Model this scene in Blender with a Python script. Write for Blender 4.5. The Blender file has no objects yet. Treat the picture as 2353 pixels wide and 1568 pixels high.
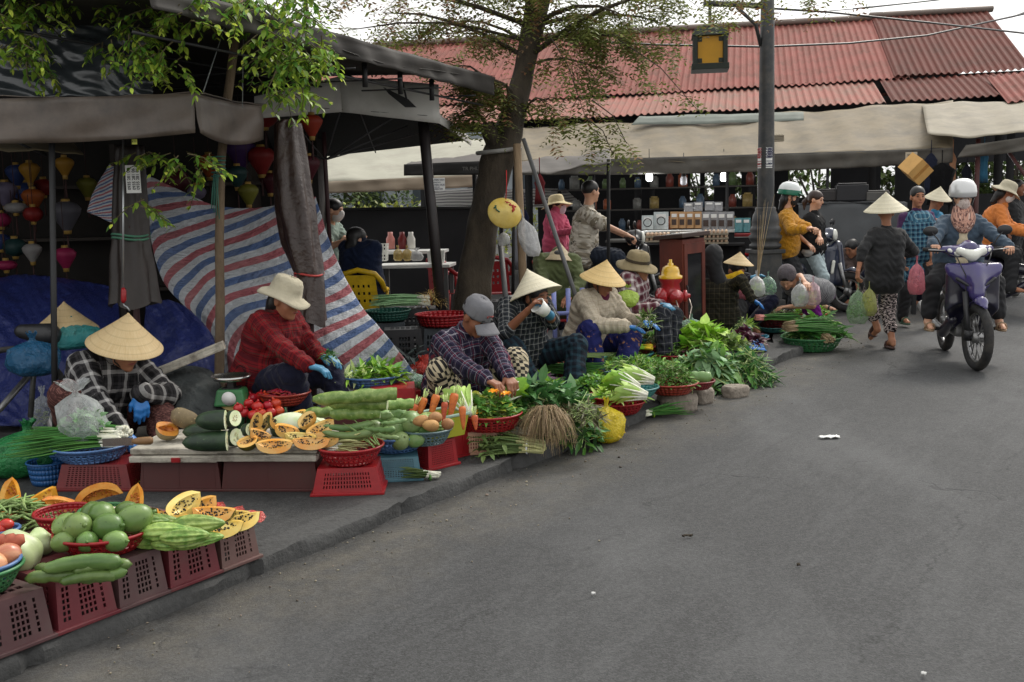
import bpy,math,random
import numpy as np
from mathutils import Vector as V,Matrix,Quaternion,Euler
from math import sin,cos,pi,radians as rad
random.seed(7);np.random.seed(7)
SC=bpy.context.scene
COL=SC.collection
CH,FPX,PCX,PCY=1.5,2396.,1176.5,784.
PITCH,ROLL=math.atan((784-468)/FPX),0.0227
fwd=V((0,cos(PITCH),-sin(PITCH)));_u=V((0,sin(PITCH),cos(PITCH)));_r=V((1,0,0))
cup=_u*cos(ROLL)+_r*sin(ROLL);crt=_r*cos(ROLL)-_u*sin(ROLL)
CAM=V((0,0,CH))
cd=bpy.data.cameras.new('camera');co=bpy.data.objects.new('camera',cd);COL.objects.link(co)
co.matrix_world=Matrix(((crt.x,cup.x,-fwd.x,0),(crt.y,cup.y,-fwd.y,0),(crt.z,cup.z,-fwd.z,CH),(0,0,0,1)))
cd.sensor_width=36;cd.lens=36*FPX/2353;cd.clip_start=.05;cd.clip_end=600
SC.camera=co
SUN_EL,SUN_AZ=rad(46),rad(38)
w=bpy.data.worlds.new('World');SC.world=w;w.use_nodes=True
nt=w.node_tree;nt.nodes.clear()
sky=nt.nodes.new('ShaderNodeTexSky');sky.sky_type='NISHITA';sky.sun_disc=False
sky.sun_elevation=SUN_EL;sky.sun_rotation=SUN_AZ;sky.air_density=1.0;sky.dust_density=8;sky.ozone_density=1.0
hs=nt.nodes.new('ShaderNodeHueSaturation');hs.inputs['Saturation'].default_value=.25
bg=nt.nodes.new('ShaderNodeBackground');bg.inputs['Strength'].default_value=.15
wo=nt.nodes.new('ShaderNodeOutputWorld')
cl_=nt.nodes.new('ShaderNodeMix');cl_.data_type='RGBA';cl_.inputs[0].default_value=.72;cl_.inputs[7].default_value=(6.15,6.15,6.05,1)
nt.links.new(sky.outputs[0],hs.inputs['Color']);nt.links.new(hs.outputs[0],cl_.inputs[6]);nt.links.new(cl_.outputs[2],bg.inputs[0]);nt.links.new(bg.outputs[0],wo.inputs[0])
sd=bpy.data.lights.new('sun','SUN');sd.energy=1.0;sd.angle=rad(13);sd.color=(1,.94,.84)
so=bpy.data.objects.new('sun',sd);COL.objects.link(so)
so.rotation_euler=V((-sin(SUN_AZ)*cos(SUN_EL),-cos(SUN_AZ)*cos(SUN_EL),-sin(SUN_EL))).to_track_quat('-Z','Y').to_euler()
SC.view_settings.view_transform='Standard';SC.view_settings.look='None'
SC.view_settings.exposure=0.58;SC.view_settings.gamma=1
SC.cycles.max_bounces=6;SC.cycles.transparent_max_bounces=12
def ray(x,y):return fwd+crt*((x-PCX)/FPX)-cup*((y-PCY)/FPX)
def U(x,y,d):return CAM+ray(x,y)*d
def G(x,y,z=0.):
 r=ray(x,y);return CAM+r*((z-CH)/r.z)
def depth(p):return(p-CAM).dot(fwd)
PZ=.07
KD=V((.557,.83,0)).normalized();KN=V((KD.y,-KD.x,0));K0=V((-1.031,4.211,0))
def K(s,t,z=PZ):return K0+KD*s-KN*t+V((0,0,z))
def ran(a,b):return random.uniform(a,b)
WORLD=set()
def tag(o,label,cat,group=None):
 o['label']=label;o['category']=cat
 if group:o['group']=group
 return o
def root(name,label,cat,loc=(0,0,0),rz=0.,group=None,world=False):
 o=bpy.data.objects.new(name,None);COL.objects.link(o);o.location=loc;o.rotation_euler=(0,0,rz)
 o.empty_display_size=.1
 if world:WORLD.add(o.name)
 return tag(o,label,cat,group)
def fin(me,name,m,par=None,smooth=True,kind=None,lab=None):
 o=bpy.data.objects.new(name,me);COL.objects.link(o)
 if m:me.materials.append(m)
 if smooth:me.polygons.foreach_set('use_smooth',[True]*len(me.polygons))
 if par:
  o.parent=par
  if par.name in WORLD:o.matrix_parent_inverse=Matrix.Translation(-par.location);WORLD.add(o.name)if 0 else None
 if kind:o['kind']=kind
 if lab:o['label']=lab
 return o
def dup(o,loc=None,rot=None,label=None,group=None,scale=None,par=None,m=None):
 c=o.copy();COL.objects.link(c)
 if par:c.parent=par
 if loc is not None:c.location=loc
 if rot is not None:c.rotation_euler=rot if not isinstance(rot,(int,float))else(0,0,rot)
 if scale is not None:c.scale=scale if not isinstance(scale,(int,float))else(scale,)*3
 if label:c['label']=label
 if group:c['group']=group
 if m and c.type=='MESH':
  c.data=c.data.copy();c.data.materials[0]=m
 for ch in list(o.children):dup(ch,par=c)
 return c
def frame(a):
 a=V(a).normalized();b=a.cross(V((0,0,1)))
 if b.length<1e-3:b=a.cross(V((0,1,0)))
 b.normalize();return b,a.cross(b)
class MB:
 def __init__(s):s.v=[];s.f=[];s.uv={}
 def add(s,vs,fs,uvs=None):
  n=len(s.v);s.v+=[tuple(p)for p in vs];s.f+=[[i+n for i in q]for q in fs]
  if uvs:s.uv.update({n+i:u for i,u in enumerate(uvs)})
 def box(s,c,d,R=None,tap=1.):
  c=V(c);h=V(d)/2;q=[]
  for z in(-1,1):
   for x,y in((-1,-1),(1,-1),(1,1),(-1,1)):
    k=tap if z>0 else 1
    p=V((x*h.x*k,y*h.y*k,z*h.z));q.append(c+(R@p if R else p))
  s.add(q,[(3,2,1,0),(4,5,6,7),(0,1,5,4),(1,2,6,5),(2,3,7,6),(3,0,4,7)])
 def tube(s,pts,r,n=8,cap=True,flat=1.):
  pts=[V(p)for p in pts];m=len(pts);rs=r if isinstance(r,(list,tuple))else[r]*m
  q=[];pb=None
  for i,p in enumerate(pts):
   d=(pts[min(i+1,m-1)]-pts[max(i-1,0)])
   if d.length<1e-7:d=V((0,0,1))
   d.normalize()
   if pb is None:b,_=frame(d)
   else:
    b=pb-d*pb.dot(d)
    if b.length<1e-5:b,_=frame(d)
    b.normalize()
   pb=b;e=d.cross(b)
   for k in range(n):
    a=2*pi*k/n;q.append(p+(b*cos(a)+e*sin(a)*flat)*rs[i])
  fs=[(i*n+k,i*n+(k+1)%n,(i+1)*n+(k+1)%n,(i+1)*n+k)for i in range(m-1)for k in range(n)]
  if cap:fs+=[list(range(n))[::-1],[(m-1)*n+k for k in range(n)]]
  s.add(q,fs)
 def lathe(s,prof,n=24,o=(0,0,0),R=None,ax=(1,1),cap=False,fn=None):
  q=[];o=V(o)
  for r,z in prof:
   for k in range(n):
    a=2*pi*k/n;p=V((r*cos(a)*ax[0],r*sin(a)*ax[1],z))
    if fn:p=fn(p,a)
    q.append(o+(R@p if R else p))
  m=len(prof)
  fs=[(i*n+k,i*n+(k+1)%n,(i+1)*n+(k+1)%n,(i+1)*n+k)for i in range(m-1)for k in range(n)]
  if cap:fs+=[list(range(n))[::-1],[(m-1)*n+k for k in range(n)]]
  s.add(q,fs)
 def ell(s,c,r,R=None,n=12,fn=None):
  r=(r,r,r)if isinstance(r,(int,float))else r
  m=max(4,n*2//3);prof=[(sin(pi*i/m)+1e-4,-cos(pi*i/m))for i in range(m+1)];q=[];c=V(c)
  for a_,z in prof:
   for k in range(n):
    a=2*pi*k/n;p=V((a_*cos(a)*r[0],a_*sin(a)*r[1],z*r[2]))
    if fn:p=fn(p)
    q.append(c+(R@p if R else p))
  fs=[(i*n+k,i*n+(k+1)%n,(i+1)*n+(k+1)%n,(i+1)*n+k)for i in range(m)for k in range(n)]
  s.add(q,fs)
 def grid(s,fn,nu,nv,uv=True):
  q=[];us=[]
  for j in range(nv+1):
   for i in range(nu+1):q.append(fn(i/nu,j/nv));us.append((i/nu,j/nv))
  w_=nu+1
  s.add(q,[(j*w_+i,j*w_+i+1,(j+1)*w_+i+1,(j+1)*w_+i)for j in range(nv)for i in range(nu)],us)
 def poly(s,pts,h=None):
  n=len(pts);pts=[V(p)for p in pts]
  if h is None:s.add(pts,[list(range(n))]);return
  h=V(h);s.add(pts+[p+h for p in pts],[list(range(n))[::-1],list(range(n,2*n))]+[(i,(i+1)%n,n+(i+1)%n,n+i)for i in range(n)])
 def mesh(s,name):
  me=bpy.data.meshes.new(name);me.from_pydata(s.v,[],s.f);me.update()
  if s.uv:
   l=me.uv_layers.new(name='uv');a=np.zeros((len(me.loops),2),np.float32);vi=np.zeros(len(me.loops),np.int32)
   me.loops.foreach_get('vertex_index',vi)
   t=np.zeros((len(s.v),2),np.float32)
   for i,u in s.uv.items():t[i]=u
   a[:]=t[vi];l.data.foreach_set('uv',a.ravel())
  return me
 def obj(s,name,m,par=None,smooth=True,kind=None,lab=None,solid=0,bev=0,sub=0,off=0.):
  o=fin(s.mesh(name),name,m,par,smooth,kind,lab)
  if solid:md=o.modifiers.new('s','SOLIDIFY');md.thickness=solid;md.offset=off
  if bev:md=o.modifiers.new('b','BEVEL');md.width=bev;md.segments=2;md.limit_method='ANGLE'
  if sub:md=o.modifiers.new('u','SUBSURF');md.levels=sub;md.render_levels=sub
  return o
def C(r,g,b):
 f=lambda c:(c/255/12.92 if c/255<=.04045 else((c/255+.055)/1.055)**2.4)
 return(f(r),f(g),f(b))
MC={}
class NT:
 def __init__(s,name):
  s.m=bpy.data.materials.new(name);s.m.use_nodes=True;s.t=s.m.node_tree;s.t.nodes.clear()
  s.out=s.n('ShaderNodeOutputMaterial');s.p=s.n('ShaderNodeBsdfPrincipled');s.l(s.p.outputs[0],s.out.inputs[0])
 def n(s,k,**kw):
  q=s.t.nodes.new(k)
  for a,b in kw.items():
   if a in('operation','blend_type','data_type','attribute_name','wave_type','bands_direction','feature','noise_dimensions','interpolation','attribute_type','distance'):setattr(q,a,b)
   else:q.inputs[a.replace('_',' ')].default_value=b
  return q
 def l(s,a,b):s.t.links.new(a,b)
 def math(s,op,a,b=None,c=None):
  q=s.t.nodes.new('ShaderNodeMath');q.operation=op
  for i,x in enumerate((a,b,c)):
   if x is None:continue
   if isinstance(x,(int,float)):q.inputs[i].default_value=x
   else:s.l(x,q.inputs[i])
  return q.outputs[0]
 def mix(s,f,a,b,bt='MIX'):
  q=s.t.nodes.new('ShaderNodeMix');q.data_type='RGBA';q.blend_type=bt
  for i,x in((0,f),(6,a),(7,b)):
   if isinstance(x,tuple):q.inputs[i].default_value=(*x[:3],1)
   elif isinstance(x,(int,float)):q.inputs[i].default_value=x if i==0 else(x,x,x,1)
   else:s.l(x,q.inputs[i])
  return q.outputs[2]
 def coord(s,off=True):
  tc=s.n('ShaderNodeTexCoord')
  if not off:return tc.outputs['Object']
  oi=s.n('ShaderNodeObjectInfo');a=s.n('ShaderNodeVectorMath',operation='ADD');s.l(tc.outputs['Object'],a.inputs[0])
  k=s.n('ShaderNodeVectorMath',operation='SCALE');k.inputs[0].default_value=(13,7,5);s.l(oi.outputs['Random'],k.inputs['Scale']);s.l(k.outputs[0],a.inputs[1])
  return a.outputs[0]
 def noise(s,sc,det=4,vec=None,rough=.6,stretch=None):
  q=s.n('ShaderNodeTexNoise',Scale=sc,Detail=det,Roughness=rough)
  v=vec or s.coord()
  if stretch:
   mp=s.n('ShaderNodeMapping');mp.inputs['Scale'].default_value=stretch;s.l(v,mp.inputs[0]);v=mp.outputs[0]
  s.l(v,q.inputs['Vector']);return q.outputs['Fac']
 def ramp(s,f,a,b):
  q=s.n('ShaderNodeMapRange');s.l(f,q.inputs[0]);q.inputs[1].default_value=a;q.inputs[2].default_value=b;return q.outputs[0]
 def bump(s,h,st=.3,d=.01):
  q=s.n('ShaderNodeBump',Strength=st,Distance=d);s.l(h,q.inputs['Height']);s.l(q.outputs[0],s.p.inputs['Normal'])
 def col(s,c):
  if isinstance(c,tuple):s.p.inputs['Base Color'].default_value=(*c[:3],1)
  else:s.l(c,s.p.inputs['Base Color'])
def sc_(c,k):return tuple(min(1,x*k)for x in c)
def mat(key,col=(.5,.5,.5),rough=.6,var=.18,vs=6.,bump=.0,bs=40.,bd=.004,metal=0.,trans=0.,isl=0.,spec=.5,alpha=1.,dirt=None,ds=3.,da=.5,emit=0.,sheen=0.,stretch=None,coat=0.):
 if key in MC:return MC[key]
 t=NT(key);p=t.p;vec=t.coord()
 c=t.mix(t.ramp(t.noise(vs,4,vec,stretch=stretch),.25,.75),sc_(col,1-var),sc_(col,1+var))
 if dirt:c=t.mix(t.math('MULTIPLY',t.ramp(t.noise(ds,6,vec,.7),.45,.72),da),c,dirt)
 if isl:
  g=t.n('ShaderNodeNewGeometry');h=t.n('ShaderNodeHueSaturation');r=g.outputs['Random Per Island']
  t.l(c,h.inputs['Color']);t.l(t.math('MULTIPLY_ADD',r,2*isl,1-isl),h.inputs['Value'])
  t.l(t.math('MULTIPLY_ADD',t.math('FRACT',t.math('MULTIPLY',r,7.13)),.08*isl,.5-.05*isl),h.inputs['Hue']);c=h.outputs[0]
 t.col(c);p.inputs['Roughness'].default_value=rough;p.inputs['Metallic'].default_value=metal
 p.inputs['Specular IOR Level'].default_value=spec;p.inputs['Alpha'].default_value=alpha
 if coat:p.inputs['Coat Weight'].default_value=coat;p.inputs['Coat Roughness'].default_value=.08
 if sheen:p.inputs['Sheen Weight'].default_value=sheen
 if emit:t.l(c,p.inputs['Emission Color']);p.inputs['Emission Strength'].default_value=emit
 if bump:t.bump(t.noise(bs,5,vec,stretch=stretch),bump,bd)
 if trans:
  tr=t.n('ShaderNodeBsdfTranslucent');t.l(c,tr.inputs[0]);mx=t.n('ShaderNodeMixShader');mx.inputs[0].default_value=trans
  t.l(p.outputs[0],mx.inputs[1]);t.l(tr.outputs[0],mx.inputs[2]);t.l(mx.outputs[0],t.out.inputs[0])
 MC[key]=t.m;return t.m
def bands(t,x,period,bandlist,base):
 c=base;u=t.math('FRACT',t.math('DIVIDE',x,period))
 for a,b,cc in bandlist:
  g=t.math('MULTIPLY',t.math('GREATER_THAN',u,a),t.math('LESS_THAN',u,b));c=t.mix(g,c,cc)
 return c
def plaid(key,base,u,v=None,per=.06,per2=None,wob=.004,rough=.9,mixf=.5,scale=1.):
 """woven check from the cloth coordinates stored on the garment"""
 if key in MC:return MC[key]
 t=NT(key);a=t.n('ShaderNodeAttribute',attribute_name='cl');sp=t.n('ShaderNodeSeparateXYZ');t.l(a.outputs['Vector'],sp.inputs[0])
 ns=t.noise(9,3);du=t.math('MULTIPLY',t.math('SUBTRACT',ns,.5),wob*4)
 x=t.math('ADD',t.math('ADD',sp.outputs[0],du),5.);y=t.math('ADD',t.math('SUBTRACT',sp.outputs[1],du),5.)
 c1=bands(t,x,per,u,base);c2=bands(t,y,per2 or per,v or u,base)
 c=t.mix(mixf,c1,c2);c=t.mix(t.ramp(t.noise(5,5),.2,.8),t.mix(.35,c,(0,0,0)),c)
 t.col(c);t.p.inputs['Roughness'].default_value=rough;t.p.inputs['Specular IOR Level'].default_value=.2
 t.bump(t.noise(16,4),.55,.02);MC[key]=t.m;return t.m
def printed(key,base,spots,sc=40.,thr=.5,rough=.85,kind='noise',stretch=None):
 """cloth printed with blotches: spots = [(colour, threshold, scale)]"""
 if key in MC:return MC[key]
 t=NT(key);a=t.n('ShaderNodeAttribute',attribute_name='cl');c=base
 for i,(cc,th,s)in enumerate(spots):
  v=t.n('ShaderNodeVectorMath',operation='ADD');t.l(a.outputs['Vector'],v.inputs[0]);v.inputs[1].default_value=(i*3.1,i*1.7,i)
  f=t.noise(s,2,v.outputs[0],stretch=stretch);c=t.mix(t.ramp(f,th,th+.04),c,cc)
 t.col(c);t.p.inputs['Roughness'].default_value=rough;t.p.inputs['Specular IOR Level'].default_value=.2
 t.bump(t.noise(16,4),.5,.02);MC[key]=t.m;return t.m
def cloth(key,col,bump=.6,**kw):
 return mat(key,col,rough=.9,var=.16,vs=9,bump=bump,bs=15,bd=.025,spec=.15,sheen=.1,**kw)
def plastic(key,col,**kw):return mat(key,col,rough=.38,var=.1,vs=5,dirt=sc_(col,.35),ds=7,da=.55,spec=.45,**kw)
def film(key,col,alpha=.45,rough=.22,bs=14.):
 """thin crinkled plastic film"""
 if key in MC:return MC[key]
 t=NT(key);n=t.noise(bs,5,None,.65);t.col(t.mix(n,sc_(col,.75),sc_(col,1.15)))
 t.p.inputs['Roughness'].default_value=rough;t.bump(n,.9,.05)
 fr=t.n('ShaderNodeLayerWeight',Blend=.35);t.l(t.math('MULTIPLY_ADD',fr.outputs['Facing'],.45,t.math('MULTIPLY_ADD',n,.35,alpha-.2))if alpha<.7 else t.math('MULTIPLY_ADD',fr.outputs['Facing'],.4,alpha),t.p.inputs['Alpha'])
 MC[key]=t.m;return t.m
def cap(p0,r0,p1,r1=None,k=.02):return('c',V(p0),r0,V(p1),r0 if r1 is None else r1,k)
def eli(c,r,R=None,k=.02):return('e',V(c),r,R,k)
def rbox(c,h,R=None,rd=.02,k=.01):return('b',V(c),h,R,k,rd)
def pdist(P,X,Y,Z):
 if P[0]=='c':
  a=P[1];d=P[3]-a;L=max(d.dot(d),1e-9)
  x,y,z=X-a.x,Y-a.y,Z-a.z
  t=np.clip((x*d.x+y*d.y+z*d.z)/L,0,1)
  return np.sqrt((x-t*d.x)**2+(y-t*d.y)**2+(z-t*d.z)**2)-(P[2]+(P[4]-P[2])*t)
 x,y,z=X-P[1].x,Y-P[1].y,Z-P[1].z
 if P[3]is not None:
  R=P[3];x,y,z=(x*R[0][0]+y*R[1][0]+z*R[2][0],x*R[0][1]+y*R[1][1]+z*R[2][1],x*R[0][2]+y*R[1][2]+z*R[2][2])
 r=P[2]
 if P[0]=='e':
  k0=np.sqrt((x/r[0])**2+(y/r[1])**2+(z/r[2])**2);return(k0-1)*min(r)
 rd=P[5];qx,qy,qz=abs(x)-r[0]+rd,abs(y)-r[1]+rd,abs(z)-r[2]+rd
 return np.sqrt(np.maximum(qx,0)**2+np.maximum(qy,0)**2+np.maximum(qz,0)**2)+np.minimum(np.maximum(np.maximum(qx,qy),qz),0)-rd
def pbox(P):
 if P[0]=='c':
  r=max(P[2],P[4]);return V(map(min,P[1],P[3]))-V((r,r,r)),V(map(max,P[1],P[3]))+V((r,r,r))
 r=V(P[2]).length if P[3]is not None else 0
 h=V((r,r,r))if r else V(P[2]);return P[1]-h,P[1]+h
def sdf(prims,vox,cuts=(),name='body',cl=False,fold=0.):
 bs=[pbox(p)for p in prims];m=vox*3
 lo=V((min(b[0][i]for b in bs)-m for i in range(3)));hi=V((max(b[1][i]for b in bs)+m for i in range(3)))
 n=[int((hi[i]-lo[i])/vox)+2 for i in range(3)]
 F=np.full(n,vox*6,np.float32);ax=[np.arange(n[i],dtype=np.float32)*vox+lo[i]for i in range(3)]
 def sub(b,mm):
  s=[slice(max(0,int((b[0][i]-lo[i]-mm)/vox)),min(n[i],int((b[1][i]-lo[i]+mm)/vox)+2))for i in range(3)]
  return tuple(s),ax[0][s[0]][:,None,None],ax[1][s[1]][None,:,None],ax[2][s[2]][None,None,:]
 for P,b in zip(prims,bs):
  k=P[5]if P[0]=='c' else P[4]
  s,X,Y,Z=sub(b,k+vox*3);d=pdist(P,X,Y,Z);f=F[s]
  h=np.clip(.5+.5*(f-d)/k,0,1);F[s]=f*(1-h)+d*h-k*h*(1-h)
 for P in cuts:
  s,X,Y,Z=sub(pbox(P),vox*4);F[s]=np.maximum(F[s],-pdist(P,X,Y,Z))
 I=F<0
 c=[I[i:n[0]-1+i,j:n[1]-1+j,k:n[2]-1+k]for i in(0,1)for j in(0,1)for k in(0,1)]
 cnt=sum(x.astype(np.int8)for x in c);act=(cnt>0)&(cnt<8)
 idx=np.full(act.shape,-1,np.int64);A=np.argwhere(act);idx[act]=np.arange(len(A))
 pos=np.zeros((len(A),3));wt=np.zeros(len(A))
 corner=[(i,j,k)for i in(0,1)for j in(0,1)for k in(0,1)]
 val=np.stack([F[A[:,0]+i,A[:,1]+j,A[:,2]+k]for i,j,k in corner],1)
 for a in range(8):
  for b in range(a+1,8):
   ca,cb=corner[a],corner[b]
   if sum(abs(p-q)for p,q in zip(ca,cb))!=1:continue
   va,vb=val[:,a],val[:,b];x=(va<0)!=(vb<0)
   t=np.where(x,va/np.where(x,va-vb,1),0)
   for q in range(3):pos[:,q]+=np.where(x,ca[q]+(cb[q]-ca[q])*t,0)
   wt+=x
 pos=(pos/np.maximum(wt,1)[:,None]+A)*vox+np.array(lo)
 quads=[]
 for q in range(3):
  sl0=[slice(0,-1)]*3;sl1=[slice(0,-1)]*3;sl1[q]=slice(1,None)
  a,b=I[tuple([slice(1,-1)if i!=q else slice(0,-1)for i in range(3)])],I[tuple([slice(1,-1)if i!=q else slice(1,None)for i in range(3)])]
  E=np.argwhere(a!=b);s=a[a!=b]
  u,v=[(1,2),(2,0),(0,1)][q]
  e=E.copy();e[:,u]+=1;e[:,v]+=1
  def at(du,dv):
   g=e.copy();g[:,u]-=du;g[:,v]-=dv;return idx[g[:,0],g[:,1],g[:,2]]
  Q=np.stack([at(1,1),at(0,1),at(0,0),at(1,0)],1);Q[~s]=Q[~s][:,::-1];quads.append(Q)
 Q=np.concatenate(quads);Q=Q[(Q>=0).all(1)]
 for _ in range(2):
  acc=np.zeros_like(pos);num=np.zeros(len(pos))
  for i in range(4):
   np.add.at(acc,Q[:,i],pos[Q[:,(i+1)%4]]);np.add.at(num,Q[:,i],1)
   np.add.at(acc,Q[:,i],pos[Q[:,(i+3)%4]]);np.add.at(num,Q[:,i],1)
  pos=pos*.5+acc/np.maximum(num,1)[:,None]*.5
 cl_=None
 if cl:
  best=np.full(len(pos),9.);cl_=np.zeros((len(pos),3),np.float32);off=0.
  for pi_,P in enumerate(prims):
   d=pdist(P,pos[:,0],pos[:,1],pos[:,2]);w_=d<best;best[w_]=d[w_]
   if isinstance(cl,tuple)and pi_<cl[3]:
    o_,t_,r_=cl[:3];x=pos[w_]-np.array(o_);cl_[w_,0]=x@np.array(r_);cl_[w_,1]=x@np.array(t_)
   elif P[0]=='c':
    a=np.array(P[1]);D=np.array(P[3])-a;L=np.linalg.norm(D)+1e-9;D=D/L;x=pos[w_]-a
    b_,e_=frame(D);r=max(P[2],P[4])
    cl_[w_,0]=x@np.array(b_)+.6*(x@np.array(e_));cl_[w_,1]=x@D+off
    off+=.37
   else:
    x=pos[w_];cl_[w_,0]=x[:,0];cl_[w_,1]=x[:,2]
 me=bpy.data.meshes.new(name);me.vertices.add(len(pos));me.loops.add(len(Q)*4);me.polygons.add(len(Q))
 if fold:
  u,v=(cl_[:,0],cl_[:,1])if cl_ is not None else(pos[:,0],pos[:,2])
  h=np.sin(u*34+np.sin(v*21)*1.6+pos[:,2]*9)*np.sin(v*47+u*26+np.sin(u*31)*2)+.6*np.sin(v*90+np.sin(u*40)*2.2+pos[:,0]*30)
  N=np.zeros_like(pos);e1=pos[Q[:,2]]-pos[Q[:,0]];e2=pos[Q[:,3]]-pos[Q[:,1]];fn_=np.cross(e1,e2)
  for i in range(4):np.add.at(N,Q[:,i],fn_)
  N/=np.maximum(np.linalg.norm(N,axis=1),1e-12)[:,None];pos=pos+N*(h*fold)[:,None]
 me.vertices.foreach_set('co',pos.astype(np.float32).ravel());me.loops.foreach_set('vertex_index',Q.astype(np.int32).ravel())
 me.polygons.foreach_set('loop_start',np.arange(0,len(Q)*4,4,dtype=np.int32))
 me.update(calc_edges=True);me.validate()
 if cl_ is not None:
  at_=me.attributes.new('cl','FLOAT_VECTOR','POINT');at_.data.foreach_set('vector',cl_.ravel())
 return me
def soft(name,prims,vox,m,par=None,cuts=(),cl=False,fold=0.,lab=None):
 return fin(sdf(prims,vox,cuts,name,cl,fold),name,m,par,True,None,lab)
# ================================================================ SETTING: road, pavement, kerb
def ground_mat(key,base,dark,dirtcol,kerb=True,cracks=True):
 t=NT(key);g=t.n('ShaderNodeNewGeometry');P=g.outputs['Position']
 n1=t.noise(.55,5,P,.65);n2=t.noise(9,6,P,.7);n3=t.noise(130,3,P,.7)
 c=t.mix(t.ramp(n1,.3,.72),dark,base);c=t.mix(t.math('MULTIPLY',t.ramp(n2,.45,.8),.35),c,sc_(base,1.45))
 c=t.mix(t.ramp(n3,.35,.75),t.mix(.5,c,(0,0,0)),c);c=t.mix(t.math('MULTIPLY',t.ramp(t.noise(210,2,P),.68,.74),.55),c,sc_(base,3.2));c=t.mix(t.math('MULTIPLY',t.ramp(t.noise(.33,6,P,.7),.5,.62),.3),c,sc_(base,1.35))
 c=t.mix(t.math('MULTIPLY',t.ramp(t.noise(2.6,6,P,.75),.6,.72),.4),c,sc_(dark,.5))
 sp=t.n('ShaderNodeVectorMath',operation='DOT_PRODUCT');sb=t.n('ShaderNodeVectorMath',operation='SUBTRACT');t.l(P,sb.inputs[0]);sb.inputs[1].default_value=K0
 t.l(sb.outputs[0],sp.inputs[0]);sp.inputs[1].default_value=KN;dist=sp.outputs['Value']
 if kerb:
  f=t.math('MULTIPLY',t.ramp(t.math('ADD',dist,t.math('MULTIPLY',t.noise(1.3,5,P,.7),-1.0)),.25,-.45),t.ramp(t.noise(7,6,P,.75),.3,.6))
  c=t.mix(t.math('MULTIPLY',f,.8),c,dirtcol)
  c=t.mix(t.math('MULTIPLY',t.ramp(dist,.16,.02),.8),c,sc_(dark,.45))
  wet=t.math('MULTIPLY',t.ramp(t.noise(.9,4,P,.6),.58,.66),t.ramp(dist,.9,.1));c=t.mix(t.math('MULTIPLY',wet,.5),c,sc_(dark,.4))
 sk=t.n('ShaderNodeVectorMath',operation='DOT_PRODUCT');t.l(sb.outputs[0],sk.inputs[0]);sk.inputs[1].default_value=KD;cv=t.n('ShaderNodeCombineXYZ');t.l(t.math('MULTIPLY',sk.outputs['Value'],.3),cv.inputs[0]);t.l(t.math('MULTIPLY',dist,1.5),cv.inputs[1])
 ws=t.noise(1.6,9,cv.outputs[0],.78);c=t.mix(t.math('MULTIPLY',t.ramp(ws,.5,.56),.16),c,sc_(base,1.5));c=t.mix(t.math('MULTIPLY',t.ramp(t.noise(3.3,9,cv.outputs[0],.8),.58,.63),.25),c,sc_(dark,.62))
 if kerb:
  for t0 in(1.02,2.35,3.9):
   ln=t.math('ABSOLUTE',t.math('ADD',t.math('SUBTRACT',dist,t0),t.math('MULTIPLY',t.math('SUBTRACT',t.noise(1.1,8,P,.7),.5),.7)));c=t.mix(t.math('MULTIPLY',t.ramp(ln,.013,.004),t.math('MULTIPLY',t.ramp(t.noise(1.3,3,P),.42,.55),.6)),c,sc_(dark,.4))
 vg=t.n('ShaderNodeTexVoronoi',Scale=95);t.l(P,vg.inputs['Vector']);vc=t.n('ShaderNodeSeparateColor');t.l(vg.outputs['Color'],vc.inputs[0])
 c=t.mix(t.math('MULTIPLY',t.ramp(vc.outputs[0],.2,1.),.3),t.mix(.34,c,(0,0,0)),t.mix(.3,c,sc_(base,2.4)));c=t.mix(t.math('MULTIPLY',t.ramp(t.noise(31,4,P,.8),.52,.62),.25),c,sc_(dark,.5))
 c=t.mix(t.math('MULTIPLY',t.ramp(t.noise(1.1,5,P,.6,(1,.22,1)),.5,.7),.22),c,sc_(base,1.6))
 h=t.math('MULTIPLY_ADD',n3,.6,t.math('MULTIPLY',n2,.35))
 if cracks:
  v=t.n('ShaderNodeTexVoronoi',Scale=.3);v.feature='DISTANCE_TO_EDGE';wv=t.n('ShaderNodeVectorMath',operation='ADD');t.l(P,wv.inputs[0])
  nz=t.n('ShaderNodeTexNoise',Scale=2.2,Detail=6);t.l(P,nz.inputs['Vector']);k=t.n('ShaderNodeVectorMath',operation='SCALE');t.l(nz.outputs['Color'],k.inputs[0]);k.inputs['Scale'].default_value=.9;t.l(k.outputs[0],wv.inputs[1]);t.l(wv.outputs[0],v.inputs['Vector'])
  cr=t.math('MULTIPLY',t.ramp(v.outputs['Distance'],.005,.001),t.ramp(t.noise(.8,3,P),.5,.62));c=t.mix(t.math('MULTIPLY',cr,.55),c,sc_(dark,.35));h=t.math('SUBTRACT',h,t.math('MULTIPLY',cr,.8))
 t.col(c);t.l(t.math('MULTIPLY_ADD',n2,.25,.62),t.p.inputs['Roughness']);t.p.inputs['Specular IOR Level'].default_value=.2
 t.bump(h,.75,.012);return t.m
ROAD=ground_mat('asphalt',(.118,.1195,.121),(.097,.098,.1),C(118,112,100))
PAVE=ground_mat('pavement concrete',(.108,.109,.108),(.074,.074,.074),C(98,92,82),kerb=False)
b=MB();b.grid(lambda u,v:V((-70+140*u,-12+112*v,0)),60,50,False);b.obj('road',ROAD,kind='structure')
edge=[K(s,.16)for s in np.linspace(-9,6.9,60)]
cr_=[V((2.55,10.35,PZ)),V((2.75,11.0,PZ)),V((3.2,12.2,PZ)),V((3.5,13.2,PZ)),V((3.6,14.6,PZ))]
b=MB();b.poly(edge+cr_+[V((-30,22,PZ)),V((-30,-9,PZ))]);b.obj('pavement',PAVE,kind='structure',smooth=False)
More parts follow.
